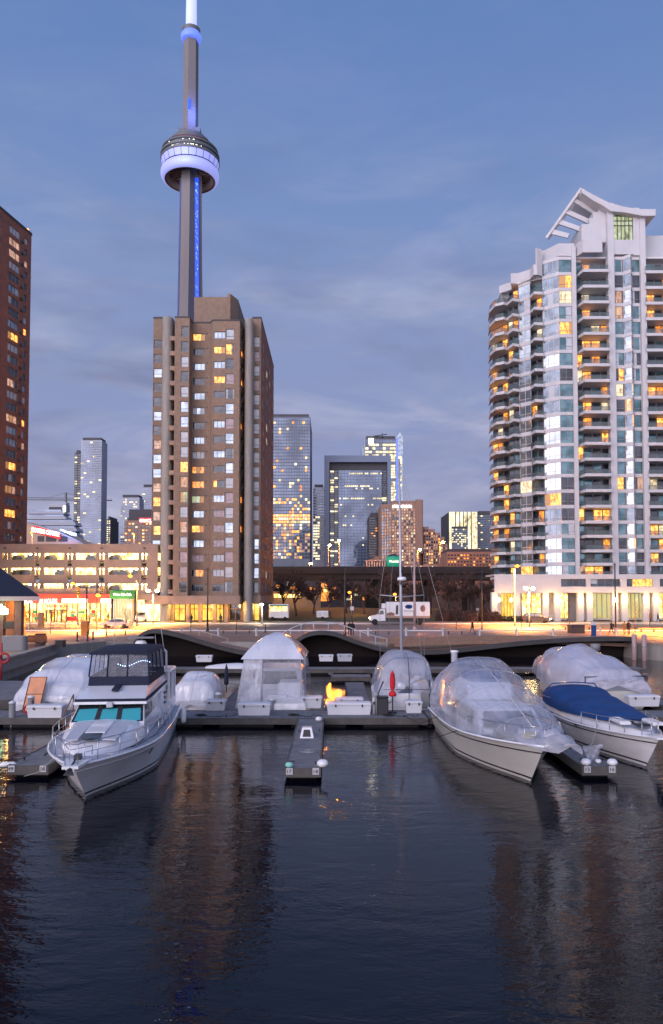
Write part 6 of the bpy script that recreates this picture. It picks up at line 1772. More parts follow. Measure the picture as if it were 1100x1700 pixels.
t = thing('gangway', 'grey boarded walkway sloping along the foot of the left quay wall', 'gangway', (-20.5, 48, 0), world=True)
m = MB(); m.hexa([(-24.2, 40.2, .55), (-17.9, 42.4, .55), (-20.4, 52, .55), (-24.5, 52, .55), (-24.2, 40.2, .68), (-17.9, 42.4, .68), (-20.4, 52, .68), (-24.5, 52, .68)]); m.build('deck', 'plank_grey', t)
m = MB(); m.hexa([(-24.2, 40.1, .2), (-17.85, 42.3, .2), (-17.7, 42.5, .2), (-24.2, 40.3, .2), (-24.2, 40.1, .72), (-17.85, 42.3, .72), (-17.7, 42.5, .72), (-24.2, 40.3, .72)]); m.build('edge_beam', 'dock_side', t)
# cables, hoses and coiled lines lying about the docks
rc = random.Random(12)
for i, (x, y, lb) in enumerate(((-12.6, 38.6, 'on the main dock left of the cruiser'), (-6.6, 38.4, 'on the main dock before the small wrapped boat'), (-1.9, 38.5, 'on the main dock at the root of the middle finger dock'), (2.9, 38.4, 'on the main dock beside the black bin'), (8.2, 38.5, 'on the main dock behind the big wrapped motorboat'), (9.5, 30.5, 'half way along the right finger dock'), (-10.9, 30.6, 'half way along the finger dock by the cruiser bow'))):
    t = thing('rope_coil', 'coiled line ' + lb, 'rope', (x, y, DZ)); m = MB(); m.tube([(math.cos(a * .6) * (.10 + .008 * a), math.sin(a * .6) * (.10 + .008 * a), .02 + .0015 * a) for a in range(28)], .017, 5); m.build('coil', rc.choice(('rope', 'black_rope', 'tyre')), t)
    m = MB(); pts = [(.2, 0, .02)]
    for k in range(7): pts.append((pts[-1][0] + rc.uniform(.05, .35), rc.uniform(-.4, .5), .02))
    m.tube(pts, .013, 5); m.build('loose_end', 'black_rope', t)
# number plates on the finger ends
for (root, x0, x1, y, a, b) in ((fing[0], -1.62, -.42, 26.9, '17', '18'), (fing[1], -11.6, -10.2, 27.3, '19', '18'), (fing[2], 9.0, 10.15, 27.2, '15', '16')):
    for s, xx in ((a, x0 + .02), (b, x1 - .25)):
        m = MB(); m.box(xx, xx + .23, y - .075, y - .052, DZ - .20, DZ + .03); pl = m.build('number_plate', 'white_wall', root)
        mb = text_obj('number', s, 'dark_trim', pl, xx + .04, xx + .19, y - .082, DZ - .15, DZ - .02, .006, .01)
# cleats, pilings
cl = thing('cleat', 'x', 'cleat', (0, 0, 0))
m = MB(); m.tube([(-.14, 0, .09), (-.08, 0, .11), (.08, 0, .11), (.14, 0, .09)], [.012, .02, .02, .012], 6); m.build('horn', 'dark_metal', cl)
m = MB(); m.box(-.05, -.02, -.02, .02, 0, .10); m.box(.02, .05, -.02, .02, 0, .10); m.build('base', 'dark_metal', cl); snap(cl)
for i, (x, y, lb) in enumerate(((-1.45, 27.6, 'at the left tip of the middle finger dock'), (-.58, 27.6, 'at the right tip of the middle finger dock'), (-1.45, 34.0, 'half way along the left side of the middle finger dock'), (-.55, 34.2, 'half way along the right side of the middle finger dock'), (-11.4, 28.2, 'on the left edge of the cruiser finger dock'), (-10.4, 28.4, 'on the right edge of the cruiser finger dock, tied'), (9.2, 28.0, 'at the left tip of the right finger dock'), (9.95, 28.0, 'at the right tip of the right finger dock'), (3.6, 38.0, 'on the main dock before the red parasol'))):
    lab = 'small dark mooring cleat ' + lb
    if i == 0: cl.location = (x, y, DZ); cl['label'] = lab; cl['group'] = 'mooring cleats'
    else: put(cl, (x, y, DZ), R(90), lab, 'mooring cleats')
# dock boxes
def dbox(px, py, w, lb, d=.7, h=.62, m_='dock_box_white', z=DZ, rot=0):
    q = G(px, py, z); t = thing('dock_box', lb, 'storage box', (q.x, q.y + d / 2, z), rot, group='dock storage boxes')
    m = MB(); m.hexa([(-w / 2 + .05, -d / 2 + .04, 0), (w / 2 - .05, -d / 2 + .04, 0), (w / 2 - .05, d / 2, 0), (-w / 2 + .05, d / 2, 0), (-w / 2, -d / 2, h * .78), (w / 2, -d / 2, h * .78), (w / 2, d / 2, h * .78), (-w / 2, d / 2, h * .78)]); m.build('body', m_, t)
    m = MB(); m.bev(-w / 2 - .04, w / 2 + .04, -d / 2 - .04, d / 2 + .04, h * .80, h, .05); m.build('lid', m_, t)
    m = MB()
    for s in (-.3, .3): m.box(w * s - .04, w * s + .04, -d / 2 - .06, -d / 2 - .035, h * .66, h * .86)
    m.build('latch', 'dark_metal', t)
dbox(421, 1188, 1.65, 'white dock box left of the middle finger dock')
dbox(515, 1176, 1.2, 'smaller white dock box right of the tent-shaped cover')
dbox(579, 1187, 2.25, 'longest white dock box right of the middle finger dock')
dbox(580, 1176, 1.45, 'low white dock box behind the longest one', h=.55)
dbox(357, 1180, 1.05, 'grey dock box before the small wrapped boat', m_='grey_nonskid', h=.55)
dbox(687, 1184, .85, 'white dock box by the red parasol at the dock end')
dbox(73, 1192, 1.75, 'white dock box before the left wrapped boat')
dbox(1070, 1173, 1.7, 'white dock box behind the blue covered boat at the right', h=.6)
dbox(338, 1099, 1.45, 'white dock box on the back dock, left one', h=.6)
dbox(541, 1098, 1.3, 'white dock box on the back dock, in front of the second hump', h=.6)
dbox(572, 1098, 1.35, 'grey green dock box on the back dock beside a white one', m_='grey_nonskid', h=.65)
q = G(635, 1187, DZ)
t = thing('storage_bin', 'black square bin left of the red parasol on the main dock', 'bin', (q.x, q.y + .3, DZ)); m = MB(); m.bev(-.3, .3, -.28, .28, 0, .85, .05); m.build('body', 'dark_trim', t); m = MB(); m.bev(-.32, .32, -.3, .3, .851, .92, .03); m.build('lid', 'black_stripe', t)
for i, (px, py) in enumerate(((621, 1187), (627, 1187))):
    q = G(px, py, DZ); t = thing('power_pedestal', 'slim white power pedestal left of the black bin, ' + ('left one' if i == 0 else 'right one'), 'pedestal', (q.x, q.y + .3, DZ)); m = MB(); m.lathe([(.09, 0), (.09, .8), (.06, .85), (.01, .87)], 10); m.build('post', 'white_wall', t); m = MB(); m.box(-.05, .05, -.12, -.085, .5, .65); m.build('socket', 'dark_metal', t)
# closed red parasol
q = G(652, 1185, DZ); sc_ = q.y / F_PX
t = thing('closed_parasol', 'closed bright red parasol standing at the end of the main dock', 'parasol', (q.x, q.y + .2, DZ))
m = MB(); m.tube([(0, 0, 0), (0, 0, 2.1)], .03, 8); m.build('pole', 'dark_metal', t)
m = MB(); m.lathe([(.19, .88), (.20, .98), (.15, 1.08), (.065, 1.18), (.12, 1.3), (.15, 1.55), (.14, 1.8), (.11, 1.95), (.13, 1.97), (.02, 2.2)], 12)
m.v = [(x * (1 + .22 * math.sin(5 * math.atan2(y, x))), y * (1 + .22 * math.sin(5 * math.atan2(y, x))), z) for x, y, z in m.v]; m.build('canopy', 'red_cloth', t)
m = MB(); m.lathe([(.22, 0), (.22, .07), (.04, .1)], 12); m.build('base', 'dark_trim', t)
q = G(378, 1150, DZ)
t = thing('closed_parasol', 'closed dark navy parasol on the side dock right of the small wrapped boat', 'parasol', (q.x - .1, q.y, DZ))
m = MB(); m.tube([(0, 0, 0), (0, 0, 1.75)], .03, 8); m.build('pole', 'dark_metal', t)
m = MB(); m.lathe([(.12, .5), (.15, .65), (.13, 1.0), (.1, 1.5), (.02, 1.8)], 10); m.build('canopy', 'navy_canvas', t)
# fender balls and step on the middle finger
def floatball(x, y, z, r, lb, m_='white_gel', sz=.7):
    t = thing('mooring_buoy', lb, 'buoy', (x, y, z)); m = MB(); m.ball((0, 0, r * sz), r, 14, sz); m.build('ball', m_, t); m = MB(); m.tube([(0, 0, r * sz * 1.9), (0, 0, r * sz * 2.3)], .025, 6); m.build('eye', 'dark_metal', t)
floatball(-1.5, 27.0, DZ, .15, 'small mint green buoy on the left tip of the middle finger dock', 'mint_float')
floatball(-.32, 27.15, DZ - .02, .21, 'white buoy on the right tip of the middle finger dock')
floatball(-.62, 36.8, DZ, .17, 'white buoy at the root of the middle finger dock')
floatball(9.15, 27.35, DZ, .19, 'cream buoy at the left tip of the right finger dock')
floatball(10.08, 27.3, DZ, .19, 'white buoy at the right tip of the right finger dock')
floatball(9.72, 27.7, DZ, .12, 'small white buoy between the two buoys of the right finger dock')
floatball(2.7, 38.3, DZ + .5, .19, 'white ball fender by the lamp-lit corner of the wrapped sailboat') if False else None
q = G(509, 1225, DZ)
t = thing('boarding_step', 'white moulded boarding step on the middle finger dock', 'step', (q.x, q.y + .2, DZ))
m = MB(); m.hexa([(-.3, -.3, 0), (.3, -.3, 0), (.3, .3, 0), (-.3, .3, 0), (-.2, -.1, .42), (.2, -.1, .42), (.2, .25, .42), (-.2, .25, .42)]); m.build('body', 'white_gel', t)
m = MB(); m.hexa([(-.18, -.285, .06), (.18, -.285, .06), (.18, -.26, .06), (-.18, -.26, .06), (-.13, -.155, .34), (.13, -.155, .34), (.13, -.13, .34), (-.13, -.13, .34)]); m.build('opening', 'dark_trim', t)
q = G(511, 1248, DZ); t = thing('rope_coil', 'pale rope coiled on the middle finger dock', 'rope', (q.x, q.y, DZ)); m = MB(); m.tube([(math.cos(a * .5) * (.08 + .012 * a), math.sin(a * .5) * (.08 + .012 * a), .02 + .001 * a) for a in range(26)], .014, 5); m.build('coil', 'rope', t)
m = MB(); m.tube([(.3, 0, .03), (.45, -1.2, .02), (.5, -2.2, .03), (.35, -2.6, .05)], .013, 5); m.build('loose_end', 'rope', t)
q = G(516, 1240, DZ)
# ramp steps with rail beside the cruiser
t = thing('boarding_stairs', 'orange brown wooden boarding stairs with rails by the cruiser port side', 'stairs', (-11.1, 33.0, DZ))
for k in range(4): m = MB(); m.box(-.35, .55, -.5 + k * .3, -.22 + k * .3, .18 + k * .2, .23 + k * .2); m.build('tread', 'wood_warm', t)
for sx in (-.38, .56):
    m = MB(); m.hexa([(sx, -.5, 0), (sx + .04, -.5, 0), (sx + .04, .75, .0), (sx, .75, .0), (sx, -.5, .2), (sx + .04, -.5, .2), (sx + .04, .75, .95), (sx, .75, .95)]); m.build('side_panel', 'wood_warm', t)
    m = MB(); m.tube([(sx, -.5, 0), (sx, -.5, 1.0), (sx, .7, 1.7), (sx, .7, .9)], .03, 5); m.build('handrail', 'red_brick', t)
q = (-15.1, 38.3, DZ)
t = thing('hose_reel', 'dark red hose and fittings at the stern of the left wrapped boat', 'hose reel', q)
m = MB(); m.tube([(0, 0, 0), (0, 0, .8)], .05, 6); m.build('post', 'dark_metal', t); m = MB(); m.grid([[((.2 + .05 * math.cos(b)) * math.cos(a) - .2, -.08 + .05 * math.sin(b), .35 + (.2 + .05 * math.cos(b)) * math.sin(a)) for b in [2 * math.pi * j / 6 for j in range(7)]] for a in [2 * math.pi * i / 14 for i in range(15)]]); m.build('hose', 'red_paint', t)
for i, (x, y, h, lb) in enumerate(((-16.0, 38.0, .75, 'grey dock piling at the far left of the main dock'), (-15.3, 38.6, .95, 'grey dock piling left of the left white dock box'), (-6.1, 40.9, .8, 'grey dock piling by the grey dock box'), (-3.2, 40.8, .5, 'short grey piling behind the middle finger dock'))):
    t = thing('piling', lb, 'piling', (x, y, -.8)); m = MB(); m.lathe([(.16, 0), (.16, h + 1.2)], 12); m.build('pile', 'frame_grey', t); m = MB(); m.lathe([(.175, h + 1.2), (.175, h + 1.26), (.02, h + 1.34)], 12); m.build('cap', 'dock_box_white', t)

# ================================================================== BOATS (local frame: stern at y=0, bow towards -y, waterline z=0)
def hull(root, L_, B, fs, fb, name='hull', m_=('white_hull', 'black_stripe', 'steel'), wl=.84, full=.42, flare=.62, rubm='black_stripe', deckmat='grey_nonskid', stripe=(.10, .17), transom_in=.92, rub=True, sheer_m='white_gel', deck_drop=.05, mid_dip=.0):
    """lofted planing hull; returns half-beam and sheer-height functions of t (0 stern .. 1 bow)"""
    nb = 28
    def hb(t): return B / 2 * (transom_in + (1 - transom_in) * min(1, t / .35)) if t < full else B / 2 * max(0.0, 1 - ((t - full) / (1 - full)) ** 2.3)
    def sz(t): return fs + (fb - fs) * t ** 1.8 - mid_dip * math.sin(math.pi * min(1, t * 1.2)) 
    def yk(t): return -t * L_
    rows = []; lv = [-.35, -.05, stripe[0], stripe[1], .40, .62, .82, 1.0]
    for i in range(nb + 1):
        t = i / nb; b = hb(t); s = sz(t)
        row = []
        for k, l in enumerate(lv):
            if k < 4: z = l * 1.0
            else: z = stripe[1] + (s - stripe[1]) * ((l - .17) / .83)
            f = (z + .35) / (s + .35)                                     # 0 at keel line, 1 at sheer
            bw = b * (flare + (1 - flare) * f ** .8) if t < full else b * ((flare + (1 - flare) * f ** .8) * (1 - (t - full) / (1 - full)) + (f ** 1.25 * .98 + .02) * ((t - full) / (1 - full)))
            rake = (1 - f) * (1 - wl) * L_ * max(0, (t - .55) / .45) ** 2
            row.append((bw, -t * L_ + rake, z))
        rows.append(row)
    m = MB(); K = len(lv)
    for sgn in (1, -1):
        vs = [(sgn * p[0], p[1], p[2]) for r in rows for p in r]; fs_ = []; mi_ = []
        o = len(m.v); m.v.extend(vs)
        for i in range(nb):
            for k in range(K - 1):
                a, b_, c, d = i * K + k, i * K + k + 1, (i + 1) * K + k + 1, (i + 1) * K + k
                m.f.append([o + q for q in ((a, b_, c, d) if sgn < 0 else (a, d, c, b_))]); m.m.append(1 if k in (0, 2) else 0); m.sm.append(True)
    # transom
    tr = rows[0]; m._add([(p[0], p[1], p[2]) for p in tr] + [(-p[0], p[1], p[2]) for p in reversed(tr)], [tuple(range(2 * K))], 0)
    h = m.build(name, list(m_[:2]), root)
    d = MB(); dr = []
    for i in range(nb + 1):
        t = i / nb; p = rows[i][-1]; b = max(0.001, p[0] - .02); z = p[2] - deck_drop
        dr.append([(-b, p[1], z), (-b * .5, p[1], z + .03), (0, p[1], z + .045), (b * .5, p[1], z + .03), (b, p[1], z)])
    d.grid(dr, 0, True); d.build('deck', deckmat, root)
    if rub:
        g_ = MB()
        for sgn in (1, -1): g_.tube([(sgn * (rows[i][-1][0] + .015), rows[i][-1][1], rows[i][-1][2] - .02) for i in range(nb + 1)], .045, 6)
        g_.build('gunwale', sheer_m, root)
        g_ = MB()
        for sgn in (1, -1): g_.tube([(sgn * (rows[i][-2][0] + .02), rows[i][-2][1], rows[i][-2][2]) for i in range(nb + 1)], .022, 5)
        g_.build('rub_rail', rubm, root)
    def at(t): r = rows[min(nb, int(round(t * nb)))][-1]; return r
    return at, rows
def rail(root, pts, h=.6, r=.016, name='bow_rail', mid=True, posts=None, lean=0.0, m_='steel'):
    top = [Vector(p) + Vector((0, 0, h)) for p in pts]
    b = MB(); b.tube(top, r, 6); 
    if mid: b.tube([Vector(p) + Vector((0, 0, h * .5)) for p in pts], r * .6, 5)
    b.build(name, m_, root)
    for k, p in enumerate(pts):
        if posts is None or k in posts: c = MB(); c.tube([Vector(p), Vector(p) + Vector((0, 0, h))], r * .9, 5); c.build('stanchion', m_, root)

mat('pad_white', (.50, .52, .57), .45, var=.05, scale=1)
def cruiser():
    L_, B = 14.6, 3.95
    dx, dy = (-8.15 + 9.62), (23.1 - 37.5); a = math.atan2(dx, -dy)
    t = thing('motor_yacht', 'white flybridge motor yacht with navy canopy and turquoise windscreen covers', 'motor yacht', (-9.32, 37.55, 0), a)
    at, rows = hull(t, L_, B, 1.12, 1.42, full=.55, wl=.84, flare=.80, rubm='frame_white')
    hb = lambda y: at(-y / L_)[0]
    # bow pulpit and anchor
    m = MB(); m.prism([(-.42, -L_ + .8), (-.24, -L_ - .35), (.24, -L_ - .35), (.42, -L_ + .8)], 1.39, 1.47); m.build('bow_pulpit', 'white_gel', t)
    m = MB(); m.tube([(0, -L_ - .45, 1.40), (0, -L_ + .3, 1.53)], .03, 6); m.hexa([(-.16, -L_ - .5, 1.24), (.16, -L_ - .5, 1.24), (.03, -L_ - .3, 1.42), (-.03, -L_ - .3, 1.42), (-.14, -L_ - .5, 1.28), (.14, -L_ - .5, 1.28), (.03, -L_ - .3, 1.46), (-.03, -L_ - .3, 1.46)]); m.box(-.1, .1, -L_ + .55, -L_ + .85, 1.46, 1.62); m.build('anchor', 'dark_metal', t)
    # raised foredeck trunk
    yw = -9.3                                                              # windscreen base
    rows_ = []
    for k in range(13):
        f = k / 12; y = yw + .1 - (L_ - 9.3 - 1.55) * f; hw = (1.22) * (1 - f ** 2.6) + .12; z0 = 1.3; hh = .56 * (1 - f ** 2.2) + .03
        rows_.append([(-hw - .06, y, z0), (-hw, y, z0 + hh * .7), (-hw * .8, y, z0 + hh), (0, y, z0 + hh * 1.1), (hw * .8, y, z0 + hh), (hw, y, z0 + hh * .7), (hw + .06, y, z0)])
    m = MB(); m.grid(rows_, 0, True); m.build('foredeck', 'white_gel', t)
    # sun-pad panels with seams, hatches
    for sg in (-1, 1):
        c4 = [(.44, yw - .25, 1.895), (1.0, yw - .25, 1.855), (.84, yw - 2.9, 1.70), (.40, yw - 2.9, 1.735)]
        c4 = [(sg * x, y, z) for x, y, z in c4]
        if sg > 0: c4 = c4[::-1]
        m = MB(); m.hexa(c4 + [(x, y, z + .045) for x, y, z in c4]); m.build('sun_pad', 'pad_white', t)
    m = MB(); m.hexa([(-.33, yw - 2.1, 1.80), (.33, yw - 2.1, 1.80), (.36, yw - .4, 1.92), (-.36, yw - .4, 1.92), (-.33, yw - 2.1, 1.86), (.33, yw - 2.1, 1.86), (.36, yw - .4, 1.98), (-.36, yw - .4, 1.98)]); m.build('hatch', 'white_gel', t)
    m = MB(); m.hexa([(-.28, yw - 2.85, 1.72), (.28, yw - 2.85, 1.72), (.3, yw - 2.3, 1.80), (-.3, yw - 2.3, 1.80), (-.28, yw - 2.85, 1.78), (.28, yw - 2.85, 1.78), (.3, yw - 2.3, 1.86), (-.3, yw - 2.3, 1.86)]); m.build('skylight', 'car_glass', t)
    # cabin with raked windscreen
    zb, zt2 = 1.82, 2.42; hwb, hwt = 1.36, 1.22; yb2, yt2 = yw, yw + .95; ye = -2.6
    m = MB(); m._add([(-hwb, yb2, 1.2), (hwb, yb2, 1.2), (hwb, ye, 1.2), (-hwb, ye, 1.2), (-hwb, yb2, zb), (hwb, yb2, zb), (-hwt, yt2, zt2), (hwt, yt2, zt2), (hwt, ye, zt2), (-hwt, ye, zt2)],
        [(0, 1, 5, 4), (4, 5, 7, 6), (1, 2, 8, 7, 5), (0, 4, 6, 9, 3), (6, 7, 8, 9), (2, 3, 9, 8)]); m.build('cabin', 'white_gel', t)
    ws = lambda f, g: Vector((-hwb + 2 * hwb * f, 0, 0)) * (1 - g) + Vector((-hwt + 2 * hwt * f, 0, 0)) * g + Vector((0, yb2 + (yt2 - yb2) * g - .015, zb + (zt2 - zb) * g + .012))
    m = MB(); m.quad(ws(.015, .05), ws(.985, .05), ws(.985, .97), ws(.015, .97)); m.build('windscreen', 'car_glass', t)
    off = Vector((0, -.012, .012))
    for (a0, a1) in ((.05, .32), (.385, .62), (.68, .95)):
        m = MB(); m.quad(ws(a0, .08) + off, ws(a1, .08) + off, ws(a1 - (.0 if a1 > .5 else .0), .70) + off, ws(a0, .66) + off); m.build('windscreen_cover', 'aqua_cover', t)
    for a0 in (.355, .65):
        m = MB(); m.quad(ws(a0 - .035, .03) + off * 1.6, ws(a0 + .035, .03) + off * 1.6, ws(a0 + .035, .99) + off * 1.6, ws(a0 - .035, .99) + off * 1.6); m.build('window_frame', 'dark_trim', t)
    for s in (-1, 1):
        for (f0, f1) in ((.06, .30), (.33, .58)):
            y0 = yb2 + .35 + (ye - yb2) * f0; y1 = yb2 + .35 + (ye - yb2) * f1; xo = s * (hwb * .985 + .012); xi = s * (hwt + .028)
            m = MB(); pts = [(xo, y0 - (.5 if f0 < .1 else 0), zb + .06), (xo, y1, zb + .06), (xi, y1, zt2 - .08), (xi, y0 + (.25 if f0 < .1 else 0), zt2 - .08)]; m._add(pts, [(0, 1, 2, 3)]); m.build('side_window', 'car_glass', t)
    # brow with dark stripe, raked flybridge front
    m = MB(); m.prism([(-1.36, yt2 - .38), (1.36, yt2 - .38), (1.42, yt2 + 1), (1.42, ye + .9), (-1.42, ye + .9), (-1.42, yt2 + 1)], zt2 + .002, zt2 + .10); m.build('brow', 'white_gel', t)
    m = MB(); m.prism([(-1.33, yt2 - .33), (1.33, yt2 - .33), (1.39, yt2 + 1), (1.39, ye + .6), (-1.39, ye + .6), (-1.39, yt2 + 1)], zt2 + .102, zt2 + .20); m.build('brow_stripe', 'navy_canvas', t)
    y0, y1, z0, z1 = yt2 - .30, yt2 + 1.35, zt2 + .202, zt2 + .50; yf = ye + .4
    m = MB(); m._add([(-1.30, y0, z0), (1.30, y0, z0), (1.38, yf, z0), (-1.38, yf, z0), (-1.16, y1, z1), (1.16, y1, z1), (1.26, yf, z1), (-1.26, yf, z1)], [(0, 1, 5, 4), (1, 2, 6, 5), (2, 3, 7, 6), (3, 0, 4, 7), (4, 5, 6, 7)]); m.build('flybridge', 'white_gel', t)
    m = MB(); m.hexa([(-.1, y0 + .75, z0 + .19), (.14, y0 + .75, z0 + .19), (.16, y1 - .1, z1 + .0), (-.06, y1 - .1, z1 + .0), (-.1, y0 + .75, z0 + .27), (.14, y0 + .75, z0 + .27), (.16, y1 - .1, z1 + .08), (-.06, y1 - .1, z1 + .08)]); m.build('spotlight_cover', 'navy_canvas', t)
    m = MB(); m.bev(-.12, .12, yt2 - .50, yt2 - .36, zt2 - .10, zt2 + .1, .03); m.build('horn', 'white_wall', t)
    # flybridge enclosure: canvas band, clear panels, black frames, canopy
    zc0, zc1, zc2 = z1 + .002, z1 + .36, z1 + 1.34; ya, yz = y1 + .05, yf - .3
    def ringq(z, ins, dy=0): return [(-1.2 + ins, ya + dy), (1.2 - ins, ya + dy), (1.3 - ins, yz), (-1.3 + ins, yz)]
    def skin(name, za, zb_, ia, ib, m_, dya=0, dyb=0, rear=True):
        A = ringq(za, ia, dya); B_ = ringq(zb_, ib, dyb); m = MB()
        for k in range(4 if rear else 3):
            j = (k + 1) % 4
            if k == 2 and not rear: continue
            m.quad((*A[k], za), (*A[j], za), (*B_[j], zb_), (*B_[k], zb_))
        return m.build(name, m_, t)
    skin('canvas_skirt', zc0, zc1, 0, .02, 'navy_canvas', 0, .08)
    skin('clear_panel', zc1 + .002, zc2, .02, .10, 'film_window', .08, .28)
    A = ringq(0, .01, .07); B_ = ringq(0, .09, .27)
    for fx in (0.0, .30, .64, 1.0):
        p = Vector((A[0][0] + (A[1][0] - A[0][0]) * fx, A[0][1], zc1)); q = Vector((B_[0][0] + (B_[1][0] - B_[0][0]) * fx, B_[0][1], zc2)); m = MB(); m.tube([p, q], .03, 6); m.build('frame_tube', 'navy_canvas', t)
    for s, (a0, a1, b0, b1) in ((1, (A[1], A[2], B_[1], B_[2])), (-1, (A[0], A[3], B_[0], B_[3]))):
        for fy in (.25, .5, .75, 1): p = Vector((a0[0] + (a1[0] - a0[0]) * fy, a0[1] + (a1[1] - a0[1]) * fy, zc1)); q = Vector((b0[0] + (b1[0] - b0[0]) * fy, b0[1] + (b1[1] - b0[1]) * fy, zc2)); m = MB(); m.tube([p, q], .025, 6); m.build('frame_tube', 'navy_canvas', t)
    rows_ = []
    for k in range(9):
        f = k / 8; y = ya + .12 + (yz - ya + .1) * f; up = .12 * math.sin(math.pi * (f * .9 + .08)) ; hw = 1.18 + .08 * f
        rows_.append([(-hw - .04, y, zc2 - .10)] + [(hw * math.sin(g_), y, zc2 - .04 + (up + .08) * math.cos(g_) ** .7) for g_ in [R(v) for v in (-88, -65, -40, -15, 15, 40, 65, 88)]] + [(hw + .04, y, zc2 - .10)])
    m = MB(); m.grid(rows_, 0, True); m._add([rows_[0][i] for i in range(10)], [tuple(range(10))]); m._add([rows_[-1][i] for i in range(10)], [tuple(range(9, -1, -1))]); m.build('canopy', 'navy_canvas', t)
    # helm seat and console seen through the clear panels, string of blue lamps
    m = MB(); m.bev(-.75, .75, ya + .9, ya + 1.3, z1, z1 + .55, .08); m.build('console', 'dark_trim', t)
    for sx in (-.55, .35): m = MB(); m.bev(sx - .25, sx + .3, ya + 2.0, ya + 2.3, z1 + .1, z1 + .95, .08); m.build('helm_seat', 'cloth_grey', t)
    m = MB()
    for k in range(15): f = k / 14; m.ball((-.15 + 1.2 * f, ya + .7 + f * .6, z1 + .80 - .10 * math.sin(f * 6)), .019, 6)
    o = m.build('lamp_string', 'led_dot', t); o['kind'] = 'stuff'
    # radar arch, dome, aerials
    m = MB(); ym = yz - .8
    for s in (-1, 1): m.tube([(s * 1.38, ym + 1.1, 2.4), (s * 1.36, ym + .9, zc2 - .3), (s * 1.1, ym + .8, zc2 - .02)], .05, 8)
    m.tube([(-1.1, ym + .8, zc2 - .02), (1.1, ym + .8, zc2 - .02)], .05, 8); m.build('radar_arch', 'white_gel', t)
    m = MB(); m.lathe([(.05, zc2 + .03), (.25, zc2 + .07), (.27, zc2 + .15), (.2, zc2 + .25), (.02, zc2 + .28)], 16, .35, ym - .1); m.build('radar_dome', 'white_gel', t)
    m = MB(); m.bev(-.2, .95, ym - .35, ym + .1, zc2 + .36, zc2 + .43, .03); m.tube([(.35, ym, zc2 + .25), (.35, ym, zc2 + .37)], .03, 5); m.build('radar_scanner', 'frame_grey', t)
    for (x, h, ln) in ((1.35, 1.9, .35), (-.9, 2.1, .05), (1.0, .5, .1)): m = MB(); m.tube([(x, ym + .3, zc2 - .3), (x - ln, ym + .5, zc2 + h)], [.022, .008], 5); m.build('aerial', 'white_wall', t)
    # aft deck with hardtop and enclosure
    m = MB(); m.bev(-1.55, 1.62, -2.5, -.3, 3.0, 3.10, .05); m.build('hardtop', 'white_gel', t)
    for (x, y) in ((-1.5, -.4), (1.55, -.4), (1.55, -1.5), (1.5, -2.4)): m = MB(); m.box(x - .05, x + .05, y - .05, y + .05, 1.1, 3.0); m.build('hardtop_post', 'white_gel', t)
    m = MB(); m.quad((1.56, -.45, 1.7), (1.56, -1.45, 1.7), (1.56, -1.45, 2.98), (1.56, -.45, 2.98)); m.quad((-1.4, -.42, 1.7), (1.5, -.42, 1.7), (1.5, -.42, 2.98), (-1.4, -.42, 2.98)); m.build('clear_panel', 'film_window', t)
    m = MB(); m.bev(-1.6, 1.6, -2.55, -.1, 1.1, 1.72, .08); m.build('aft_coaming', 'white_gel', t)
    m = MB(); m.hexa([(1.30, -4.6, 1.2), (1.40, -4.6, 1.2), (1.42, -2.6, 1.2), (1.30, -2.6, 1.2), (1.22, -3.9, 2.5), (1.32, -3.9, 2.5), (1.38, -2.6, 2.5), (1.28, -2.6, 2.5)]); m.build('side_wing', 'white_gel', t)
    for k in range(3): m = MB(); m.box(1.405, 1.43, -3.3 - k * .0, -2.9, 1.65 + k * .22, 1.75 + k * .22); m.build('vent', 'dark_trim', t)
    # portholes / maker's strip
    for s in (-1, 1): m = MB(); r0 = at(.70); m.box(s * (r0[0] + 0), s * (r0[0] + .02), r0[1] - .6, r0[1] + .3, .98, 1.05); m.build('hull_vent', 'dark_trim', t)
    # rails
    tt = [.30, .38, .46, .54, .62, .70, .78, .86, .93, .975]
    for s in (-1, 1):
        pts = [Vector((s * max(.1, at(v)[0] - .12), at(v)[1], at(v)[2])) for v in tt]
        rail(t, pts, .62, .017, posts=range(len(pts)))
    p0 = Vector((-max(.1, at(.975)[0] - .12), at(.975)[1], at(.975)[2] + .62)); p1 = Vector((max(.1, at(.975)[0] - .12), at(.975)[1], at(.975)[2] + .62))
    m = MB(); m.tube([p0, (-.2, -L_ - .25, 2.1), (.2, -L_ - .25, 2.1), p1], .017, 6); m.build('bow_rail', 'steel', t)
    for s in (-.2, .2): m = MB(); m.tube([(s, -L_ - .25, 2.1), (s * .9, -L_ - .15, 1.47)], .015, 5); m.build('stanchion', 'steel', t)
    m = MB(); m.tube([(-.9, -12.6, 1.9), (-.5, -12.9, 1.55), (.25, -13.0, 1.7), (.3, -13.3, 1.5)], .012, 5); m.build('mooring_line', 'black_rope', t)
    # fender at stern quarter (starboard in view)
    m = MB(); m.lathe([(.02, .35), (.12, .42), (.13, .6), (.13, .95), (.10, 1.05), (.02, 1.1)], 12, 2.05, -.9); m.build('fender', 'white_gel', t)
    for (x, y) in ((-.7, -13.0), (.75, -12.9), (1.6, -6.0)): m = MB(); m.box(x - .12, x + .12, y - .03, y + .03, at(-y / L_)[2], at(-y / L_)[2] + .07); m.build('deck_cleat', 'steel', t)
    m = MB(); pts = [(at(v)[0] - .25, at(v)[1], at(v)[2] + .03 + .02 * math.sin(v * 40)) for v in [.32 + .03 * k for k in range(18)]]; m.tube(pts, .014, 5); m.build('deck_line', 'black_rope', t)
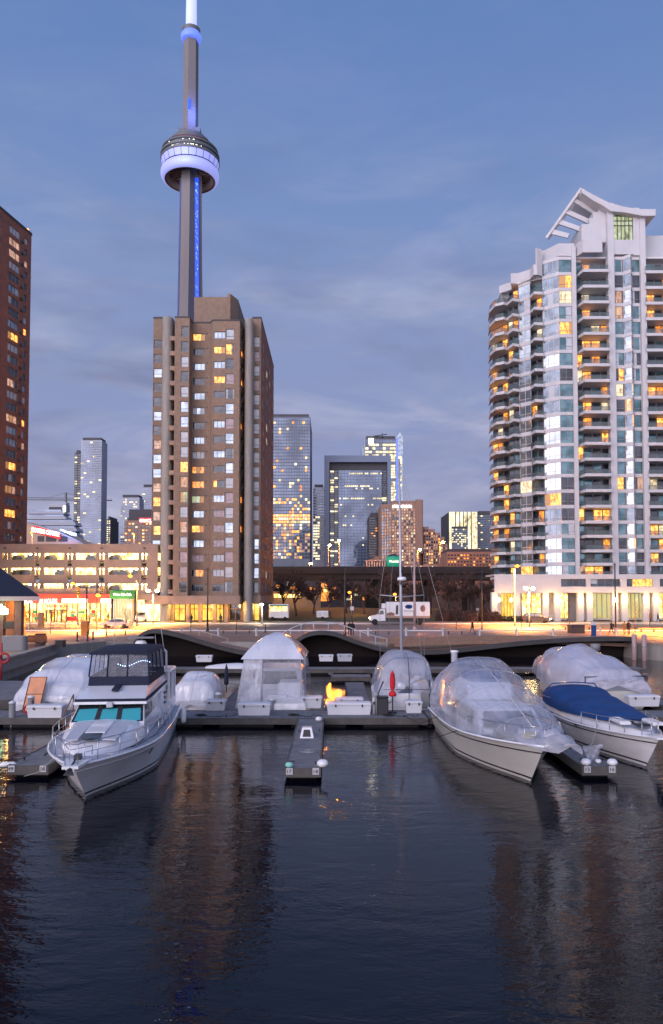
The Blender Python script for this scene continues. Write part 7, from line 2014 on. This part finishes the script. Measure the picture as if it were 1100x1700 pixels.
    for v in (.9, .35): m = MB(); r0 = at(v); m.tube([(-r0[0], r0[1], r0[2]), (-r0[0] - .7, r0[1] + .6, .75), (-r0[0] - 1.3, r0[1] + 1.2, .5)], .016, 5); m.build('mooring_line', 'rope', t)
    m = MB(); m.box(-.5, .5, -.34, -.30, 1.2, 1.6); m.build('transom_door', 'frame_white', t)
    # rolled tender rope ring on side deck
    m = MB(); m.grid([[((1.62) + .0 + .05 * math.cos(b), -5.4 + (.16 + .05 * math.cos(b)) * math.cos(a), 1.42 + (.16 + .05 * math.cos(b)) * math.sin(a)) for b in [2 * math.pi * j / 6 for j in range(7)]] for a in [2 * math.pi * i / 14 for i in range(15)]]); m.build('life_ring', 'white_gel', t)
cruiser()


mat('tape_pale', (.42, .43, .50), .3, var=.1)
def cover(root, secs, m_, seed=0, na=22, amp=.06, name='shrink_wrap', flutter=0, sub=4, p=.75, facet=1.0):
    """creased plastic shell lofted over frames; secs = (y, xc, half width, z bottom, z top, shoulder)"""
    rows = []
    n = len(secs)
    for i in range((n - 1) * sub + 1):
        k = min(i // sub, n - 2); u = (i - k * sub) / sub
        s = [a + (b - a) * u for a, b in zip(secs[k], secs[k + 1])]
        y, xc, hw, zb, zt, sh = s
        sag = -amp * 1.2 * math.sin(math.pi * u)
        row = []
        for j in range(na + 1):
            a = math.pi * j / na; c = math.cos(a); sn = max(0.0, math.sin(a))
            x = -hw * (abs(c) ** sh) * (1 if c > 0 else -1); z = zb + (zt - zb + sag) * (sn ** p)
            v = Vector((x * .9, y * .7, z * 1.1 + seed * 3.7))
            dn = (noise.noise(v * 1.3) * 1.1 + abs(noise.noise(v * 3.1)) * .5 - .15) * amp * .9
            fl = flutter * noise.noise(Vector((x * 2, y * 2, seed))) if j in (0, na) else 0
            d = Vector((-c, 0, sn))
            row.append((xc + x + d.x * dn, y + noise.noise(v * 2.2 + Vector((9, 2, 1))) * amp, z + d.z * dn + fl))
        rows.append(row)
    m = MB(); m.grid(rows, 0, True)
    for r in (rows[0], rows[-1]):
        c = Vector((0, 0, 0))
        for q in r: c += Vector(q)
        c /= len(r)
        o = len(m.v); m.v.extend([tuple(q) for q in r] + [tuple(c)])
        for k in range(len(r) - 1): m.f.append([o + k, o + k + 1, o + len(r)]); m.m.append(0); m.sm.append(False)
    sm = MB()
    if m_.startswith('film'):
        for i in range(0, len(rows), sub):
            if 0 < i < len(rows) - 1: sm.tube([Vector(q) + Vector((0, 0, .004)) for q in rows[i]], .007, 4)
        sm.tube([Vector(r[na // 2]) + Vector((0, 0, .012)) for r in rows], .010, 4)
        for f in (.27, .73): sm.tube([Vector(r[int(na * f)]) + Vector((0, 0, .01)) for r in rows], .005, 4)
        sm.build('seam_tape', 'tape_pale', root)
    return m.build(name, m_, root), rows

def big_wrap():
    L_, B = 12.2, 3.9
    a = math.atan2(7.1 - 6.6, 37.5 - 25.3)
    t = thing('wrapped_motorboat', 'large cream hulled motorboat under clear shrink-wrap plastic, bow towards the open water', 'motorboat', (6.6, 37.5, 0), a)
    at, rows = hull(t, L_, B, 1.05, 1.55, full=.45, wl=.84, flare=.74, m_=('cream_hull', 'black_stripe'), sheer_m='white_gel')
    # cabin, flybridge and deck gear seen dimly through the film
    m = MB(); m._add([(-1.35, -8.6, 1.1), (1.35, -8.6, 1.1), (1.45, -1.2, 1.1), (-1.45, -1.2, 1.1), (-1.1, -7.4, 2.1), (1.1, -7.4, 2.1), (1.3, -1.4, 2.1), (-1.3, -1.4, 2.1)], [(0, 1, 5, 4), (1, 2, 6, 5), (2, 3, 7, 6), (3, 0, 4, 7), (4, 5, 6, 7)]); m.build('cabin', 'white_gel', t)
    for s in (-1, 1): m = MB(); m.hexa([(s * 1.40, -7.3, 1.5), (s * 1.42, -7.3, 1.5), (s * 1.47, -2.6, 1.5), (s * 1.45, -2.6, 1.5), (s * 1.27, -7.0, 1.98), (s * 1.29, -7.0, 1.98), (s * 1.38, -2.6, 1.98), (s * 1.36, -2.6, 1.98)]); m.build('side_window', 'car_glass', t)
    m = MB(); m.quad((-1.1, -8.1, 1.5), (1.1, -8.1, 1.5), (.95, -7.5, 2.02), (-.95, -7.5, 2.02)); m.v = [(x, y - .16, z) for x, y, z in m.v]; m.build('windscreen', 'car_glass', t)
    m = MB(); m.bev(-1.0, 1.0, -5.2, -2.6, 2.12, 2.85, .15); m.build('flybridge', 'white_gel', t)
    m = MB(); m.bev(-.8, .8, -3.9, -2.9, 2.86, 3.15, .1); m.build('folded_canopy', 'blue_canvas', t)
    m = MB(); m.bev(-1.0, -.2, -9.9, -9.3, 1.40, 1.85, .1); m.build('deck_locker', 'dark_trim', t)
    m = MB(); m.bev(-.25, .25, -10.6, -10.3, 1.52, 1.70, .07); m.build('yellow_float', 'yellow_plastic', t)
    m = MB(); m.bev(.35, .75, -11.4, -10.9, 1.5, 1.66, .05); m.build('brown_crate', 'wood_warm', t)
    # ridge pole and posts of the cover
    m = MB(); m.tube([(0, .2, 2.9), (0, -2.6, 3.62), (0, -6.0, 3.12), (0, -11.2, 1.9)], .018, 6); m.build('cover_ridge', 'white_wall', t)
    for s in (-1, 1):
        pts = [Vector((s * max(.1, at(v)[0] - .12), at(v)[1], at(v)[2])) for v in (.55, .65, .75, .85, .93, .98)]
        rail(t, pts, .6, .016, posts=range(6))
    secs = [(.2, 0, 1.72, 1.10, 2.75, .8), (-1.0, 0, 1.86, 1.08, 3.35, .72), (-2.8, 0, 1.92, 1.09, 3.72, .66), (-5.0, 0, 1.93, 1.14, 3.38, .72), (-7.0, 0, 1.88, 1.24, 2.95, .8), (-8.8, .05, 1.62, 1.36, 2.48, .85), (-10.2, .1, 1.24, 1.48, 2.14, .85), (-11.2, .2, .85, 1.52, 1.98, .8), (-12.1, .45, .6, 1.42, 1.9, .7), (-12.6, .7, .38, 1.35, 1.74, .7)]
    cover(t, secs, 'film_clear', 3, 26, .10, flutter=.06)
    # bunched loose film at the bow
    m = MB(); rr = []
    for i in range(13):
        f = i / 12; row = []
        for j in range(13):
            g_ = 2 * math.pi * j / 12; rad = .50 * math.sin(math.pi * (f * .86 + .07)) ** .6; v = Vector((math.cos(g_) * 1.4, math.sin(g_) * 1.4, f * 3)); rad *= 1 + .35 * noise.noise(v * 1.7)
            row.append((.45 + rad * math.cos(g_) * 1.0, -11.5 + rad * math.sin(g_), 1.25 + f * .75 + .1 * noise.noise(v)))
        rr.append(row)
    m.grid(rr, 0, True); m.build('loose_film', 'film_clear', t)
    # straps hold the film
    for yy in (-1.0, -2.8, -5.0, -7.0):
        m = MB(); s_ = [q for q in secs if abs(q[0] - yy) < .01][0]; m.tube([(-s_[2] * 1.01, yy, s_[3]), (-s_[2] * .98, yy, s_[3] - .0), (-s_[2] * .99, yy - .02, .95)], .012, 4); m.build('strap', 'rope', t)
    m = MB(); m.lathe([(.16, 3.3), (.16, 3.75), (.2, 3.76), (.2, 3.84), (.02, 3.86)], 14, -.55, 1.0 - 1.2); m.build('exhaust_cap', 'white_gel', t)
    # mooring lines going left
    return t
big_wrap()
t = thing('mooring_line', 'dark line from the big wrapped motorboat down to the water on its left', 'rope', (5, 30, 0), world=True); m = MB(); m.tube([(5.1, 30.3, 1.2), (4.4, 30.8, .85), (3.5, 31.6, .40), (2.6, 32.4, .02)], .016, 5); m.build('line', 'black_rope', t)
t = thing('mooring_line', 'second dark line from the big wrapped motorboat to the dock end', 'rope', (5, 34, 0), world=True); m = MB(); m.tube([(4.72, 33.6, 1.2), (4.1, 35.2, .62), (3.6, 38.0, .56)], .014, 5); m.build('line', 'black_rope', t)

def blue_boat():
    L_, B = 11.2, 3.2
    t = thing('covered_motorboat', 'grey and white motorboat under a bright blue canvas cover at the right edge', 'motorboat', (11.95, 39.2, 0), R(.8))
    at, rows = hull(t, L_, B, .95, 1.32, full=.42, wl=.86, flare=.72, m_=('white_hull', 'black_stripe'))
    # white coaming / deck mould
    rr = []
    for i in range(17):
        f = i / 16; v = .04 + .93 * f; hw = max(.06, at(v)[0] - .28); zz = at(v)[2]; hh = .42 * (1 - f ** 2.5) + .04
        y = at(v)[1]; rr.append([(-hw - .08, y, zz - .02), (-hw, y, zz + hh * .8), (-hw * .75, y, zz + hh), (0, y, zz + hh * 1.06), (hw * .75, y, zz + hh), (hw, y, zz + hh * .8), (hw + .08, y, zz - .02)])
    m = MB(); m.grid(rr, 0, True); m.build('deck_mould', 'white_gel', t)
    for (f, w) in ((.16, .5), (.28, .6), (.56, .55)):
        for s in (-1, 1): r0 = at(f); m = MB(); n = 12; m._add([(s * (r0[0] * .985 + .012), r0[1] + w / 2 * math.cos(6.2832 * k / n), .92 + .08 * math.sin(6.2832 * k / n) + .2 * f) for k in range(n)], [tuple(range(n))]); m.build('porthole', 'car_glass', t)
    for s in (-1, 1): m = MB(); m.extr([(s * (at(.36)[0] - .255), -3.2, 1.18), (s * (at(.5)[0] - .27), -5.4, 1.2), (s * (at(.5)[0] - .30), -5.2, 1.36), (s * (at(.36)[0] - .30), -3.3, 1.42)], (s * .02, 0, 0)); m.build('side_window', 'car_glass', t)
    # windscreen frame at the cover's aft left
    secs = [(-.6, 0, 1.25, 1.25, 2.0, .6), (-1.6, 0, 1.42, 1.22, 2.16, .55), (-2.8, 0, 1.48, 1.22, 2.2, .55), (-4.2, 0, 1.46, 1.26, 1.98, .6), (-6.0, 0, 1.36, 1.36, 1.86, .75), (-7.6, .0, 1.14, 1.45, 1.72, .85), (-8.8, .0, .72, 1.5, 1.66, .85)]
    cover(t, secs, 'blue_canvas', 8, 20, .055, 'canvas_cover', p=.8)
    m = MB(); m.tube([(-1.3, -1.5, 1.9), (-1.05, -1.7, 2.2), (0, -1.75, 2.27), (1.05, -1.7, 2.2), (1.3, -1.5, 1.9)], .03, 6); m.build('cover_bow', 'blue_canvas', t)
    m = MB(); m.tube([(-1.4, -.3, 1.1), (-1.42, -.9, 1.55), (-1.38, -2.6, 1.62)], .018, 6); m.build('grab_rail', 'steel', t)
    # foredeck hatches
    for (x0, x1, y0, y1) in ((-.9, -.45, -8.6, -9.8), (.3, .75, -8.9, -10.0)):
        m = MB(); m.bev(x0, x1, y1, y0, 1.56, 1.68, .04); m.build('deck_locker', 'white_gel', t)
    m = MB(); m.bev(-.3, .2, -10.0, -9.4, 1.52, 1.62, .03); m.build('skylight', 'car_glass', t)
    for s in (-1, 1):
        pts = [Vector((s * max(.1, at(v)[0] - .10), at(v)[1], at(v)[2])) for v in (.62, .70, .78, .86, .93, .98)]
        rail(t, pts, .5, .015, posts=range(6))
    m = MB(); m.prism([(-.3, -L_ + .6), (-.18, -L_ - .2), (.18, -L_ - .2), (.3, -L_ + .6)], 1.28, 1.36); m.build('bow_pulpit', 'white_gel', t)
    m = MB(); m.lathe([(.02, .15), (.10, .2), (.11, .4), (.11, .75), (.08, .85), (.02, .9)], 12, -1.78, -5.0); m.build('fender', 'white_gel', t)
    m = MB(); m.tube([(-1.35, -8.6, 1.35), (-1.7, -9.0, .75), (-2.1, -9.6, .55)], .016, 5); m.build('mooring_line', 'rope', t)
    # film scrap hanging off the quarter
blue_boat()
q = (9.75, 28.2, DZ)
t = thing('plastic_scrap', 'crumpled clear plastic scrap on the tip of the right finger dock', 'plastic sheet', (9.65, 28.0, DZ))
m = MB(); m.grid([[((-.38 + .76 * i / 8) * (.5 + .6 * j / 8), .02 * i + .15 * noise.noise(Vector((i * .7, j * .7, 3))), .02 + .07 * j + .1 * noise.noise(Vector((i * .5, j * .6, 8))) ** 2) for i in range(9)] for j in range(9)]); m.build('sheet', 'film_clear', t)

def left_wrap():
    t = thing('wrapped_motorboat', 'boat under white shrink wrap with an orange zipped door panel, left of the cruiser', 'motorboat', (-15.0, 40.6, 0), R(6))
    # bow points away from the camera: hull shown by its stern
    m = MB(); rows = []
    for i in range(11):
        f = i / 10; hw = 1.9 * (1 - f ** 2.6 * .9); rows.append([(-hw * .7, f * 9.5, -.3), (-hw * .95, f * 9.5, .3), (-hw, f * 9.5, .95 + .3 * f), (hw, f * 9.5, .95 + .3 * f), (hw * .95, f * 9.5, .3), (hw * .7, f * 9.5, -.3)])
    m.grid(rows, 0, False, closed=True); m._add(rows[0], [(5, 4, 3, 2, 1, 0)]); m._add(rows[-1], [(0, 1, 2, 3, 4, 5)]); m.build('hull', 'white_hull', t)
    secs = [(-.35, -.1, 1.75, .42, 1.15, .5), (.1, -.05, 2.0, .45, 1.75, .6), (1.2, .15, 2.12, .5, 2.45, .55), (3.0, .45, 2.1, .6, 2.98, .6), (5.0, .6, 1.9, .8, 3.05, .75), (7.6, .4, 1.4, 1.0, 2.5, .9), (9.6, .2, .5, 1.2, 1.7, .9)]
    cover(t, secs, 'film_white', 5, 22, .07, flutter=.08, p=.62)
    # zipped door: leaning on the sloped stern
    a, b, c, d = Vector((-1.25, -.78, .45)), Vector((-.40, -.82, .45)), Vector((-.22, -.02, 2.15)), Vector((-1.08, -.02, 2.15))
    m = MB(); n = (b - a).cross(d - a).normalized() * .05
    if n.y > 0: n = -n
    o_ = n * 2.0; m.hexa([a + o_, b + o_, b, a, d + o_, c + o_, c, d]); dp = m.build('door_panel', 'door_orange', t)
    fr = MB(); fr.tube([a + o_ * 1.1, b + o_ * 1.1, c + o_ * 1.1, d + o_ * 1.1, a + o_ * 1.1], .022, 5); fr.tube([(a + d) / 2 + o_ * 1.15, (b + c) / 2 + o_ * 1.15], .015, 4); fr.build('door_frame', 'bark', t)
mat('door_orange', (.62, .26, .12), .35, var=.2, scale=1.5, coat=.3)
left_wrap()
def small_wrap():
    t = thing('wrapped_motorboat', 'small boat bundled in white plastic between the cruiser and the tent-shaped cover', 'motorboat', (-7.5, 41.0, 0), R(-2))
    m = MB(); rows = []
    for i in range(9):
        f = i / 8; hw = 1.05 * (1 - f ** 2.6 * .9); rows.append([(-hw * .7, f * 6, -.2), (-hw, f * 6, .7), (hw, f * 6, .7), (hw * .7, f * 6, -.2)])
    m.grid(rows, 0, False, closed=True); m._add(rows[0], [(3, 2, 1, 0)]); m.build('hull', 'white_hull', t)
    secs = [(-.2, -.1, 1.16, .15, .9, .5), (.15, 0, 1.2, .2, 1.9, .5), (1.0, .1, 1.1, .3, 2.35, .55), (2.2, .2, .98, .5, 2.2, .6), (4.2, .1, .8, .6, 1.6, .8), (5.9, 0, .3, .7, 1.1, .9)]
    cover(t, secs, 'film_white', 9, 20, .07, flutter=.05, p=.55)
    m = MB(); m.tube([(-.95, -.1, .9), (-.35, .5, 1.95), (.6, .7, 2.15)], .02, 4); m.build('seam_tape', 'wood_warm', t)
small_wrap()
def tent_boat():
    t = thing('wrapped_motorboat', 'boat under a tall tent-shaped clear plastic cover with a pointed top and doorway', 'motorboat', (-3.2, 41.0, 0), R(-1))
    m = MB(); rows = []
    for i in range(11):
        f = i / 10; hw = 1.75 * (1 - f ** 2.6 * .9); rows.append([(-hw * .75, f * 10, -.3), (-hw, f * 10, .35), (-hw, f * 10, 1.0 + .3 * f), (hw, f * 10, 1.0 + .3 * f), (hw, f * 10, .35), (hw * .75, f * 10, -.3)])
    m.grid(rows, 0, False, closed=True); m._add(rows[0], [(5, 4, 3, 2, 1, 0)]); m.build('hull', 'white_hull', t)
    m = MB(); m.bev(.2, 1.55, .6, 2.6, 1.0, 1.75, .1); m.build('coaming', 'white_gel', t)
    m = MB(); m.bev(-1.3, 1.4, 3.0, 7.0, 1.1, 2.3, .2); m.build('cabin', 'white_gel', t)
    m = MB(); m.quad((-1.2, 2.98, 1.4), (1.2, 2.98, 1.4), (1.1, 2.98, 2.15), (-1.1, 2.98, 2.15)); m.build('windscreen', 'car_glass', t)
    m = MB(); m.bev(-.3, .8, .1, .5, .95, 1.15, .05); m.build('swim_step', 'white_gel', t)
    m = MB(); m.lathe([(.08, 1.15), (.12, 1.3), (.10, 1.7), (.02, 1.8)], 10, .3, .9); m.build('outdrive_cover', 'dark_trim', t)
    # frame
    for (x, y) in ((-1.55, .1), (1.55, .1), (-.55, -.05), (1.6, 4), (-1.6, 4)): m = MB(); m.tube([(x, y, .5), (x * .96, y + .1, 3.1)], .035, 6); m.build('tent_post', 'white_wall', t)
    m = MB(); m.tube([(-1.5, .15, 3.12), (1.5, .15, 3.12), (1.5, 5.5, 3.0), (-1.5, 5.5, 3.0), (-1.5, .15, 3.12)], .035, 6)
    for (x, y) in ((-1.5, .15), (1.5, .15), (0, .15), (1.5, 4), (-1.5, 4)): m.tube([(x, y, 3.1), (x * .35, 1.9, 4.15), (0, 2.4, 4.45)], .025, 5)
    m.build('tent_frame', 'white_wall', t)
    # walls and roof of film, creased
    def sheet_(name, P4, m_, nu=14, nv=14, amp=.05, seed=0, flare_=0):
        a, b, c, d = [Vector(p) for p in P4]; rr = []; nn = (b - a).cross(d - a).normalized()
        for j in range(nv + 1):
            v = j / nv; row = []
            for i in range(nu + 1):
                u = i / nu; p = (a.lerp(b, u)).lerp(d.lerp(c, u), v); w = math.sin(math.pi * u) ** .4 * math.sin(math.pi * min(1, v + .12)) if v < 1 else 0
                p = p + nn * (noise.noise(Vector((p.x * 1.8 + seed, p.y * 1.8, p.z * .5))) * amp * (1 - v * .5)) ; row.append(p)
            rr.append(row)
        m = MB(); m.grid(rr, 0, True); return m.build(name, m_, t)
    e = 3.12
    sheet_('film_wall', [(-2.0, -.25, .35), (-.62, -.35, .30), (-.55, .0, e), (-1.55, .1, e)], 'film_clear', seed=1, amp=.09)
    sheet_('film_window', [(-.60, -.3, .75), (1.75, -.25, .75), (1.55, .05, e - .05), (-.53, .02, e - .05)], 'film_window', seed=2, amp=.03)
    sheet_('film_wall', [(-.62, -.33, .25), (1.85, -.3, .25), (1.78, -.25, .74), (-.6, -.3, .74)], 'film_white', seed=3, amp=.05)
    sheet_('film_wall', [(1.85, -.25, .3), (1.85, 6.5, 1.1), (1.6, 5.5, e - .1), (1.57, .1, e)], 'film_clear', seed=4)
    sheet_('film_wall', [(-2.0, 6.5, 1.1), (-2.0, -.25, .35), (-1.57, .1, e), (-1.6, 5.5, e - .1)], 'film_clear', seed=5)
    # domed roof: pointed pavilion
    rr = []
    for i in range(9):
        f = i / 8; s = 1 - f; zz = e - .02 + (4.5 - e) * (1 - (1 - f) ** 1.35) if f < 1 else 4.5
        zz = e - .03 + (4.48 - e) * (1 - s ** 1.5)
        row = []
        for k in range(25):
            g_ = 2 * math.pi * k / 24 + math.pi / 4; c, sn = math.cos(g_), math.sin(g_); q_ = max(abs(c), abs(sn)); sq = .7 + .0 * f
            px_, py_ = c / (q_ * (1 - .25 * f) + .25 * f), sn / (q_ * (1 - .25 * f) + .25 * f)
            w = 1.72 * s + .28 * f * (1 - f) * 2.2
            row.append((px_ * w, 2.6 + py_ * (w * 1.55) - .0 * f, zz + .03 * noise.noise(Vector((c * 3, sn * 3, f * 4)))))
        rr.append(row)
    m = MB(); m.grid(rr, 0, False); m.build('film_roof', 'film_white', t)
    m = MB()
    m.tube([(-.62, -.34, .3), (-.56, -.03, e)], .03, 5); m.tube([(-1.6, .02, e), (1.6, .02, e)], .035, 5); m.build('seam_tape', 'white_wall', t)
tent_boat()
def sailboat():
    t = thing('sailboat', 'sailboat with a tall bare mast rising from a round clear plastic cover', 'sailboat', (4.05, 41.0, 0), R(2))
    m = MB(); rows = []
    for i in range(13):
        f = i / 12; hw = (1.15 + .5 * math.sin(math.pi * min(1, f * 1.3))) * (1 - f ** 3 * .95); rows.append([(-hw * .55, f * 10.5, -.3), (-hw * .95, f * 10.5, .35), (-hw, f * 10.5, .95 + .25 * f), (hw, f * 10.5, .95 + .25 * f), (hw * .95, f * 10.5, .35), (hw * .55, f * 10.5, -.3)])
    m.grid(rows, 0, False, closed=True); m._add(rows[0], [(5, 4, 3, 2, 1, 0)]); m.build('hull', 'white_hull', t)
    m = MB(); m.bev(-.9, .9, 1.8, 5.8, 1.0, 1.7, .15); m.build('cabin', 'white_gel', t)
    m = MB(); m.lathe([(.02, 1.1), (.45, 1.12), (.47, 1.15), (.45, 1.18), (.02, 1.2)], 16, 0, 0); m.v = [(x, .7 + (z - 1.15), 1.45 + y) for x, y, z in m.v]; m.build('steering_wheel', 'steel', t)
    m = MB(); m.bev(-1.1, 1.1, -.05, .3, .5, 1.25, .1); m.build('stern_seat', 'white_gel', t)
    secs = [(-.25, 0, 1.3, .55, 2.3, .5), (.2, .05, 1.55, .6, 3.1, .6), (1.4, .1, 1.62, .6, 3.45, .75), (3.2, .1, 1.6, .7, 3.42, .8), (6, .1, 1.4, .9, 2.9, .85), (9, .05, .8, 1.1, 2.2, .9), (10.8, 0, .2, 1.2, 1.5, .9)]
    cover(t, secs, 'film_clear', 14, 24, .11, flutter=.15, p=.8)
    m = MB(); m.tube([(.1, -.35, .5), (.12, -.3, 2.2), (.1, 0, 3.2)], .02, 5); m.tube([(1.2, -.3, .5), (1.22, -.2, 2.0)], .04, 5); m.tube([(-1.3, -.3, 1.5), (1.3, -.3, 1.5)], .012, 4); m.build('seam_tape', 'dark_trim', t)
    m = MB(); m.hexa([(.75, -.32, .55), (1.22, -.32, .55), (1.22, -.28, .55), (.75, -.28, .55), (.75, -.22, 1.9), (1.2, -.22, 1.9), (1.2, -.18, 1.9), (.75, -.18, 1.9)]); m.build('companion_panel', 'frame_grey', t)
    # mast, spreaders, radar, stays
    ym = 4.2; x0 = .30; zt = Z(762, 41 + ym)
    m = MB(); m.tube([(x0, ym, 1.2), (x0 - .05, ym, zt * .5), (x0 - .12, ym, zt)], [.10, .085, .055], 10); m.build('mast', 'mast_alu', t)
    zs = Z(991, 41 + ym)
    m = MB(); m.tube([(x0 - 1.3, ym, zs + .12), (x0, ym, zs), (x0 + 1.35, ym, zs + .12)], .03, 6); m.build('spreader', 'mast_alu', t)
    zr = Z(961, 41 + ym); m = MB(); m.lathe([(.03, zr - .12), (.26, zr - .1), (.28, zr), (.22, zr + .1), (.02, zr + .12)], 14, x0 - .02, ym - .3); m.build('radar_dome', 'white_gel', t)
    m = MB(); m.box(x0 - .12, x0 + .12, ym - .35, ym, zr - .35, zr - .15); m.tube([(x0, ym, zr + .9), (x0, ym - .25, zr + .6), (x0, ym, zr + .3)], .02, 4); m.build('mast_fitting', 'dark_metal', t)
    m = MB(); top = Vector((x0 - .12, ym, zt))
    for p in ((x0 - 1.3, ym, zs + .12), (x0 + 1.35, ym, zs + .12)): m.tube([top, p, (p[0] * 1.0, ym, 1.2)], .011, 4)
    for p in ((0, 10.4, 1.4), (1.1, .2, 1.2), (2.9, -2.0, .6)): m.tube([top, p], .010, 4)
    m.build('rigging', 'rope', t)
    m = MB(); m.tube([(1.35, -.2, .9), (1.35, -.25, 1.9), (1.6, -.25, 1.9), (1.6, -.2, .9)], .02, 5)
    for k in range(3): m.tube([(1.35, -.22, 1.1 + k * .28), (1.6, -.22, 1.1 + k * .28)], .015, 4)
    m.build('boarding_ladder', 'steel', t)
    m = MB(); m.ball((-1.0, -.55, 1.0), .2, 12); m.tube([(-1.0, -.55, 1.2), (-1.1, -.1, 1.4)], .012, 4); m.build('fender', 'white_gel', t)
    m = MB(); m.tube([(-1.9, -1.6, .55), (-1.6, -1.2, 1.5), (-1.35, -.9, 2.0)], .035, 6); m.build('boat_hook', 'dark_metal', t)
mat('mast_alu', (.45, .46, .50), .4, metal=.4, var=.05)
sailboat()
def far_wrap():
    t = thing('wrapped_motorboat', 'boat under milky plastic at the back right, behind the blue covered boat', 'motorboat', (16.3, 43.5, 0), R(8))
    m = MB(); rows = []
    for i in range(13):
        f = i / 12; hw = 2.0 * (1 - (1 - min(1, f * 1.0 + .0)) ** 0) if False else 2.0 * (1 - f ** 2.6 * .9); rows.append([(-hw * .7, f * 10, -.3), (-hw * .95, f * 10, .3), (-hw, f * 10, 1.05 + .35 * f), (hw, f * 10, 1.05 + .35 * f), (hw * .95, f * 10, .3), (hw * .7, f * 10, -.3)])
    m.grid(rows, 0, False, closed=True); m._add(rows[0], [(5, 4, 3, 2, 1, 0)]); m.build('hull', 'cream_hull', t)
    m = MB(); m.bev(-1.3, 1.3, 2, 7, 1.1, 2.3, .2); m.build('cabin', 'white_gel', t)
    for x in (-1.9, 1.9): m = MB(); m.tube([(x, -.1, .5), (x * .96, 0, 1.9)], .03, 5); m.build('cover_post', 'dark_metal', t)
    m = MB(); m.tube([(-1.9, -.05, 1.9), (1.9, -.05, 1.9)], .03, 5); m.build('cover_post', 'dark_metal', t)
    secs = [(-.3, .0, 2.05, .75, 1.75, .42), (.1, 0, 2.1, .75, 2.25, .5), (1.8, -.1, 2.05, .8, 2.95, .7), (4.2, -.3, 1.95, .9, 3.5, .95), (6.5, -.2, 1.7, 1.1, 3.2, .9), (9.2, 0, 1.1, 1.3, 2.4, .9), (10.6, 0, .2, 1.4, 1.7, .9)]
    cover(t, secs, 'film_milky', 21, 24, .09, flutter=.1, p=.8)
    m = MB(); m.lathe([(.3, 2.9), (.32, 3.3), (.26, 3.36), (.02, 3.38)], 14, 1.9, 6.0); m.build('vent_cowl', 'frame_grey', t)
plastic('film_milky', (.66, .66, .76), (.60, .97), rough=.25, bump=.7)
far_wrap()
# covered dinghy hull lying on the back dock
t = thing('dinghy', 'long white upturned dinghy lying on the back dock', 'dinghy', (-7.9, 63.0, DZ), 0)
m = MB(); m.grid([[(-2.6 + 5.2 * i / 14, .55 * math.cos(a) * math.sin(math.pi * (i / 14 * .94 + .03)) ** .5, .02 + .42 * math.sin(a) * math.sin(math.pi * (i / 14 * .94 + .03)) ** .5) for a in [math.pi * j / 8 for j in range(9)]] for i in range(15)]); m.build('hull', 'dock_box_white', t)
m = MB(); m.tube([(-2.5, 0, .22), (0, 0, .46), (2.5, 0, .22)], .025, 5); m.build('keel', 'frame_grey', t)
# loose ends: mooring lines at the left finger
t = thing('mooring_line', 'pale lines stretched left from the numbered plates of the left finger dock', 'rope', (-12, 27.3, 0), world=True); m = MB(); m.tube([(-11.2, 27.9, .5), (-12.5, 27.2, .32), (-14.0, 26.6, .35), (-16, 26.2, .5)], .016, 5); m.tube([(-11.3, 27.4, .45), (-12.6, 26.0, .1), (-14.5, 25.2, .1)], .014, 5); m.build('line', 'rope', t)
t = thing('inflatable_fender', 'small white fender lying at the left tip of the left finger dock', 'fender', (-11.75, 27.6, .36), R(20)); m = MB(); m.tube([(-.3, 0, .08), (-.2, 0, .08), (.2, 0, .08), (.3, 0, .08)], [.02, .09, .09, .02], 10); m.build('body', 'white_gel', t); m = MB(); m.tube([(.3, 0, .08), (.45, .1, .05)], .012, 4); m.build('eye', 'rope', t)

for o in bpy.data.objects:
    if '_w' in o: del o['_w']
